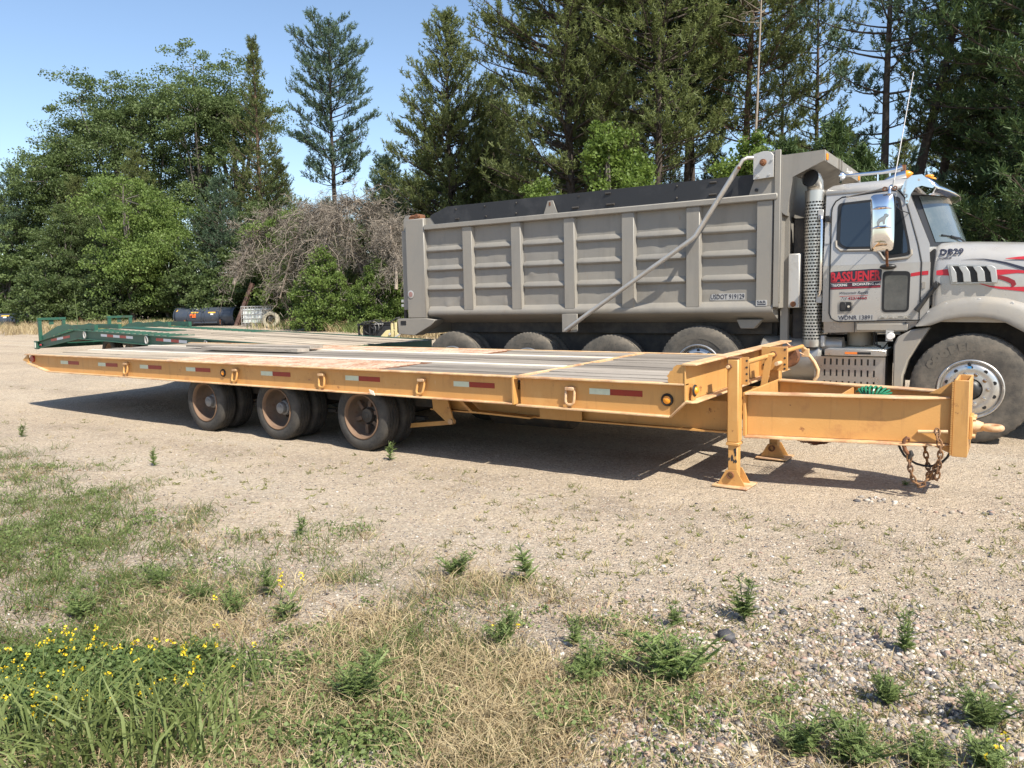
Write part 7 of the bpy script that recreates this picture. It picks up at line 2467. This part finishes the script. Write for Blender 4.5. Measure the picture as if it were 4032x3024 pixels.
# bird's-foot trefoil patch with yellow flowers, tall grass in front
g = np.random.default_rng(303)
x, y = scatter(9000, g, -.85, -.2, 2.0, 4.6)
I_ = inside(x, y, -3.22, 1.50, .80, .40, .59) + (fbm(x * 3, y * 3, 17) - .5) * 1.1
keep = g.uniform(size=len(x)) < np.clip(I_ * 1.5, 0, .8)
x, y, I_ = x[keep], y[keep], I_[keep]
per = 26
X = np.repeat(x, per) + g.normal(0, .045, len(x) * per)
Y = np.repeat(y, per) + g.normal(0, .045, len(x) * per)
Hh = np.repeat(.03 + .10 * np.clip(I_ * 1.6, 0, 1), per)
Z = ground_z(X, Y) + Hh * g.uniform(.1, 1, len(X)) ** .6
v = leaf_ovals(np.stack([X, Y, Z], 1), .021, g, .9)
kind(fast_mesh('trefoil_patch', v, quads_of(len(v)), clover_mat, tint=np.clip(np.repeat(g.uniform(0, .8, len(X)) + .2 * np.repeat(g.uniform(0, 1, len(x)), per), 4), 0, 1)), 'stuff')
def flower_heads(name, fx, fy, fz, g):
    n = len(fx)
    k = 9
    c = np.repeat(np.stack([fx, fy, fz], 1), k, 0) + g.normal(0, .0075, (n * k, 3))
    v = leaf_ovals(c, .0135, g, .6)
    tv, tf = tubes_np([(np.array([[a, b, c_ - .10], [a + .004, b, c_ - .05], [a, b, c_]]), np.array([.0012, .0012, .001]), 3) for a, b, c_ in zip(fx, fy, fz)])
    kind(fast_mesh(name, v, quads_of(len(v)), flower_mat, tint=np.repeat(g.uniform(0, 1, n * k), 4)), 'stuff')
    kind(fast_mesh('flower_stalks', tv, tf, clover_mat, tint=np.full(len(tv), .5)), 'stuff')
sel = g.choice(len(x), 210, replace=False)
fx, fy = x[sel], y[sel]
fx = np.concatenate([fx, np.array([-3.28, -3.25, -3.32, -3.22, -3.30, -1.98, -1.90, -2.02, -3.4, -3.1, -2.75, -.02, .0, -.05])])
fy = np.concatenate([fy, np.array([2.62, 2.60, 2.66, 2.72, 2.78, 2.90, 2.85, 2.84, 2.3, 2.1, 1.95, 2.86, 2.92, 2.80])])
fz = ground_z(fx, fy) + .07 + .06 * g.uniform(size=len(fx))
flower_heads('yellow_flowers', fx, fy, fz, g)
x, y = scatter(900, g, -.75, -.22, 2.05, 3.2)
keep = inside(x, y, -2.66, 1.38, .42, .26, .5) > 0
blade_field('tall_green_grass', x[keep], y[keep], 2, .16, .44, .011, grass_mat, g, .03, .32, .25, curl=.8)
x, y = scatter(600, g, -.85, -.3, 2.05, 4.0)
keep = inside(x, y, -3.2, 1.5, .8, .4, .59) > 0
blade_field('tall_thin_grass', x[keep][:90], y[keep][:90], 2, .15, .38, .006, grass_mat, g, .03, .25, .2, curl=.6)

# tall seeding grass at the foot of the wood
g = np.random.default_rng(404)
b = g.uniform(-.82, .12, 9000)
d = 36.5 + 12 * g.uniform(size=9000) ** 1.2 - 9.5 * sstep(b, -.30, -.15) + 1.2 * np.sin(b * 22)
l = b * d
x, y = 0.832 * l - 0.553 * d, 0.555 * l + 0.826 * d
keep = (fbm(x * .5, y * .5, 5) > .40) & ~((np.abs(b + .385) < .055) & (d < 44)) & ~((np.abs(b + .322) < .03) & (d < 41.5) & (g.uniform(size=9000) < .8)) & ~((b < -.60) & (d < 49) & (g.uniform(size=9000) < .7))
x, y = x[keep], y[keep]
gr = fbm(x * .35 + 9, y * .35, 6) > .56
blade_field('tall_dry_grass', x[~gr], y[~gr], 7, .20, .60, .022, straw_mat, g, .20, .30, -.12, curl=.4)
blade_field('tall_wild_grass', x[gr], y[gr], 7, .20, .60, .024, grass_mat, g, .20, .32, .12, curl=.4)

# ------------------------------------------------------------------ single weeds one can point at
def weed_meshes(seed, H, R_, n_stem, leaves, lsize, bushy=.5):
    g = np.random.default_rng(seed)
    paths, P, D = [], [], []
    for k in range(n_stem):
        a = g.uniform(0, 6.283)
        tilt = g.uniform(0, bushy) if n_stem > 1 else .05
        hh = H * g.uniform(.65, 1.0) if k else H
        s = np.linspace(0, 1, 6)
        pts = np.stack([math.cos(a) * tilt * R_ * 2 * s ** 1.3, math.sin(a) * tilt * R_ * 2 * s ** 1.3, hh * s], 1)
        paths.append((pts, .0035 * (1 - .7 * s) + .001, 4))
        for j in range(leaves):
            f = g.uniform(.12, 1.0)
            o = np.array([np.interp(f, s, pts[:, q]) for q in range(3)])
            la = g.uniform(0, 6.283)
            dl = unit(np.array([math.cos(la), math.sin(la), g.uniform(.1, .9)]))
            ln = lsize * (1.25 - .7 * f) * g.uniform(.7, 1.2)
            # a feathery leaf: small lobes left and right of a midrib
            for q in range(6):
                m_ = o + dl * ln * (q + 1) / 6
                sd = unit(np.cross(dl, np.array([0, 0, 1.0])))
                for sg in (-1, 1):
                    P.append(m_)
                    D.append(unit(dl * .8 + sd * sg * .9 + np.array([0, 0, -.1])) * ln * .34 * (1.1 - .1 * q))
            P.append(o)
            D.append(dl * ln)
    P, D = np.array(P), np.array(D)
    L_ = np.linalg.norm(D, axis=1)
    v = blades(P, unit(D), L_, np.maximum(.0030, L_ * .22), g, .3)
    tv, tf = tubes_np(paths)
    return (tv, tf), (v, quads_of(len(v)), np.clip(np.repeat(g.uniform(0, 1, len(P)), 4), 0, 1))
WG = 'leafy weeds growing on the near ground'
WM = [weed_meshes(51, .30, .09, 7, 14, .075, .40), weed_meshes(52, .20, .10, 18, 12, .062, .85), weed_meshes(53, .22, .06, 4, 14, .06, .45), weed_meshes(54, .10, .10, 6, 5, .07, 1.3)]
stem_mat = M('green_stem', (.10, .13, .05), .7)
wsrc = {}
# low leafy cover between the grass
gc = np.random.default_rng(111)
x, y = scatter(7000, gc, dmax=9)
keep = gc.uniform(size=len(x)) < grassness(x, y) * np.clip(3.2 * (fbm(x * 1.5 + 3, y * 1.5, 88) - .47), 0, 1) * (1 - .8 * coarseness(x, y))
x, y = x[keep], y[keep]
X = np.repeat(x, 34) + gc.normal(0, .035, len(x) * 34)
Y = np.repeat(y, 34) + gc.normal(0, .035, len(x) * 34)
Z = ground_z(X, Y) + np.repeat(gc.uniform(.02, .085, len(x)), 34) * gc.uniform(.1, 1, len(X))
v = leaf_ovals(np.stack([X, Y, Z], 1), .019, gc, .5)
kind(fast_mesh('leafy_ground_cover', v, quads_of(len(v)), weed_mat, tint=np.clip(np.repeat(gc.uniform(0, .7, len(X)) + np.repeat(gc.uniform(0, .4, len(x)), 34), 4), 0, 1)), 'stuff')
for (wx, wy, kd, sc_, lab) in (
        (-1.10, 3.67, 0, .86, 'tall upright leafy weed standing alone on the gravel behind the dark rock'),
        (-.39, 3.71, 0, .62, 'upright leafy weed alone on the coarse gravel at the right'),
        (-2.29, 3.54, 2, 1.15, 'narrow feathery weed on the line between straw and bare gravel'),
        (-2.72, 3.42, 1, .95, 'round bushy weed at the far edge of the straw, left of the narrow one'),
        (-1.12, 2.86, 1, 1.25, 'large dense bushy weed where the straw meets the coarse gravel'),
        (-.39, 3.18, 1, .72, 'compact dark bushy weed on the coarse gravel, low right'),
        (-.05, 3.20, 1, 1.0, 'loose pale bushy weed at the right edge of the photo'),
        (-4.16, 3.52, 2, .80, 'small feathery weed on pale soil at the left of the yard'),
        (-4.03, 2.39, 1, .70, 'bushy weed above the yellow flower patch, left one of two'),
        (-3.69, 2.40, 1, .66, 'bushy weed above the yellow flower patch, right one of two'),
        (-4.06, 1.95, 1, .80, 'dark bushy weed at the upper left rim of the yellow flowers'),
        (-3.39, 2.65, 2, .9, 'feathery weed beside the few yellow flowers in the middle'),
        (-3.37, 2.37, 1, .78, 'bushy weed on cracked pale soil left of the bare patch'),
        (-1.67, 2.96, 0, .55, 'upper light green weed of the cluster left of the large bushy weed'),
        (-1.49, 2.72, 1, .92, 'lower light green weed of the cluster left of the large bushy weed'),
        (-1.95, 2.80, 1, .80, 'bushy weed with three yellow flowers over it in the straw'),
        (-1.36, 3.44, 0, .55, 'small pale weed in front of the dark rock'),
        (-.60, 2.64, 1, .80, 'bushy weed cut by the bottom edge, left one of the right-hand row'),
        (-.42, 2.66, 1, .95, 'bushy weed cut by the bottom edge, second of the right-hand row'),
        (-.23, 2.80, 1, .75, 'bushy weed cut by the bottom edge, third of the right-hand row'),
        (-.05, 2.90, 1, .75, 'bushy weed cut by the bottom edge, last of the right-hand row'),
        (-2.14, 2.06, 1, .95, 'bushy weed in the straw right of the bare sandy patch'),
        (-2.26, 2.30, 3, 1.2, 'low spreading weed above the bare sandy patch'),
        (-10.5, 4.52, 2, .95, 'feathery weed at the far left of the yard'),
        (-7.3, 4.35, 2, .95, 'reddish thin weed on the gravel before the trailer shadow tip'),
        (-5.35, 5.72, 2, 1.0, 'thin grass stalk standing right before the front trailer wheel'),
        (-2.95, 1.95, 1, .75, 'dark weed at the right rim of the yellow flowers'),
        (-3.05, 2.45, 3, 1.1, 'low weed on cracked soil in the middle of the left half'),
        (-.78, 7.05, 3, .5, 'tiny bright weed in the drawbar shadow')):
    z_ = float(ground_z(wx, wy)) - .004
    if kd not in wsrc:
        t = thing('weed', lab, 'weed', (wx, wy, z_), WG)
        (tv, tf), (lv, lq, tint) = WM[kd]
        fast_mesh('stem', tv, tf, stem_mat, parent=t, smooth=True)
        fast_mesh('leaves', lv, lq, weed_mat, tint=tint, parent=t)
        wsrc[kd] = t
    else:
        t = copy_tree(wsrc[kd])
        t.location = (wx, wy, z_)
        t['label'] = lab
    t.scale = (sc_ * random.uniform(.85, 1.2), sc_ * random.uniform(.85, 1.2), sc_ * random.uniform(.75, 1.1))
    t.rotation_euler = (random.uniform(-.18, .18), random.uniform(-.18, .18), random.uniform(0, 6.28))
# stones one can point at
rock_m = M('dark_rock', (.055, .055, .06), .8, layers=[((.14, .13, .13), 20, .5, .7)], bump=.5)
rock_p = M('pale_rock', (.50, .46, .40), .85, layers=[((.36, .32, .27), 20, .5, .7)], bump=.4)
for k, (rx_, ry_, s_, m_, lab) in enumerate(((-1.11, 3.42, .044, rock_m, 'dark angular rock on the edge of the coarse gravel'), (-.96, 3.86, .024, rock_m, 'small dark rock farther back on the sandy gravel'), (-1.20, 3.30, .036, rock_p, 'white pebble just left of the dark angular rock'), (-.74, 2.55, .030, rock_p, 'flat white stone at the bottom edge in dry grass'))):
    g = np.random.default_rng(60 + k)
    v = ico_v * (1 + g.normal(0, .14, (12, 1))) * np.array([1.1, .85, .7]) * s_
    o = fast_mesh('rock', v, ico_f, m_, tris=True, at=(rx_, ry_, float(ground_z(rx_, ry_)) + s_ * .3))
    tag(o, lab, 'rock', 'stones on the near ground')
# tall mullein stalks behind the green trailer
mm = weed_meshes(55, 2.1, .10, 1, 26, .22, .1)
for k, (bq, d, s_, lab) in enumerate(((-.5575, 36, .95, 'tall mullein stalk behind the near ramp of the green trailer'), (-.5185, 38, .55, 'short mullein stalk behind the far ramp of the green trailer'))):
    p = spot(bq, d)
    t = thing('mullein', lab, 'plant', p, 'mullein stalks')
    (tv, tf), (lv, lq, tint) = mm
    tv = tv.copy()
    fast_mesh('stem', tv * np.array([6, 6, 1]) * s_, tf, stem_mat, parent=t, smooth=True)
    fast_mesh('leaves', lv * s_, lq, leaf_elm, tint=tint, parent=t)
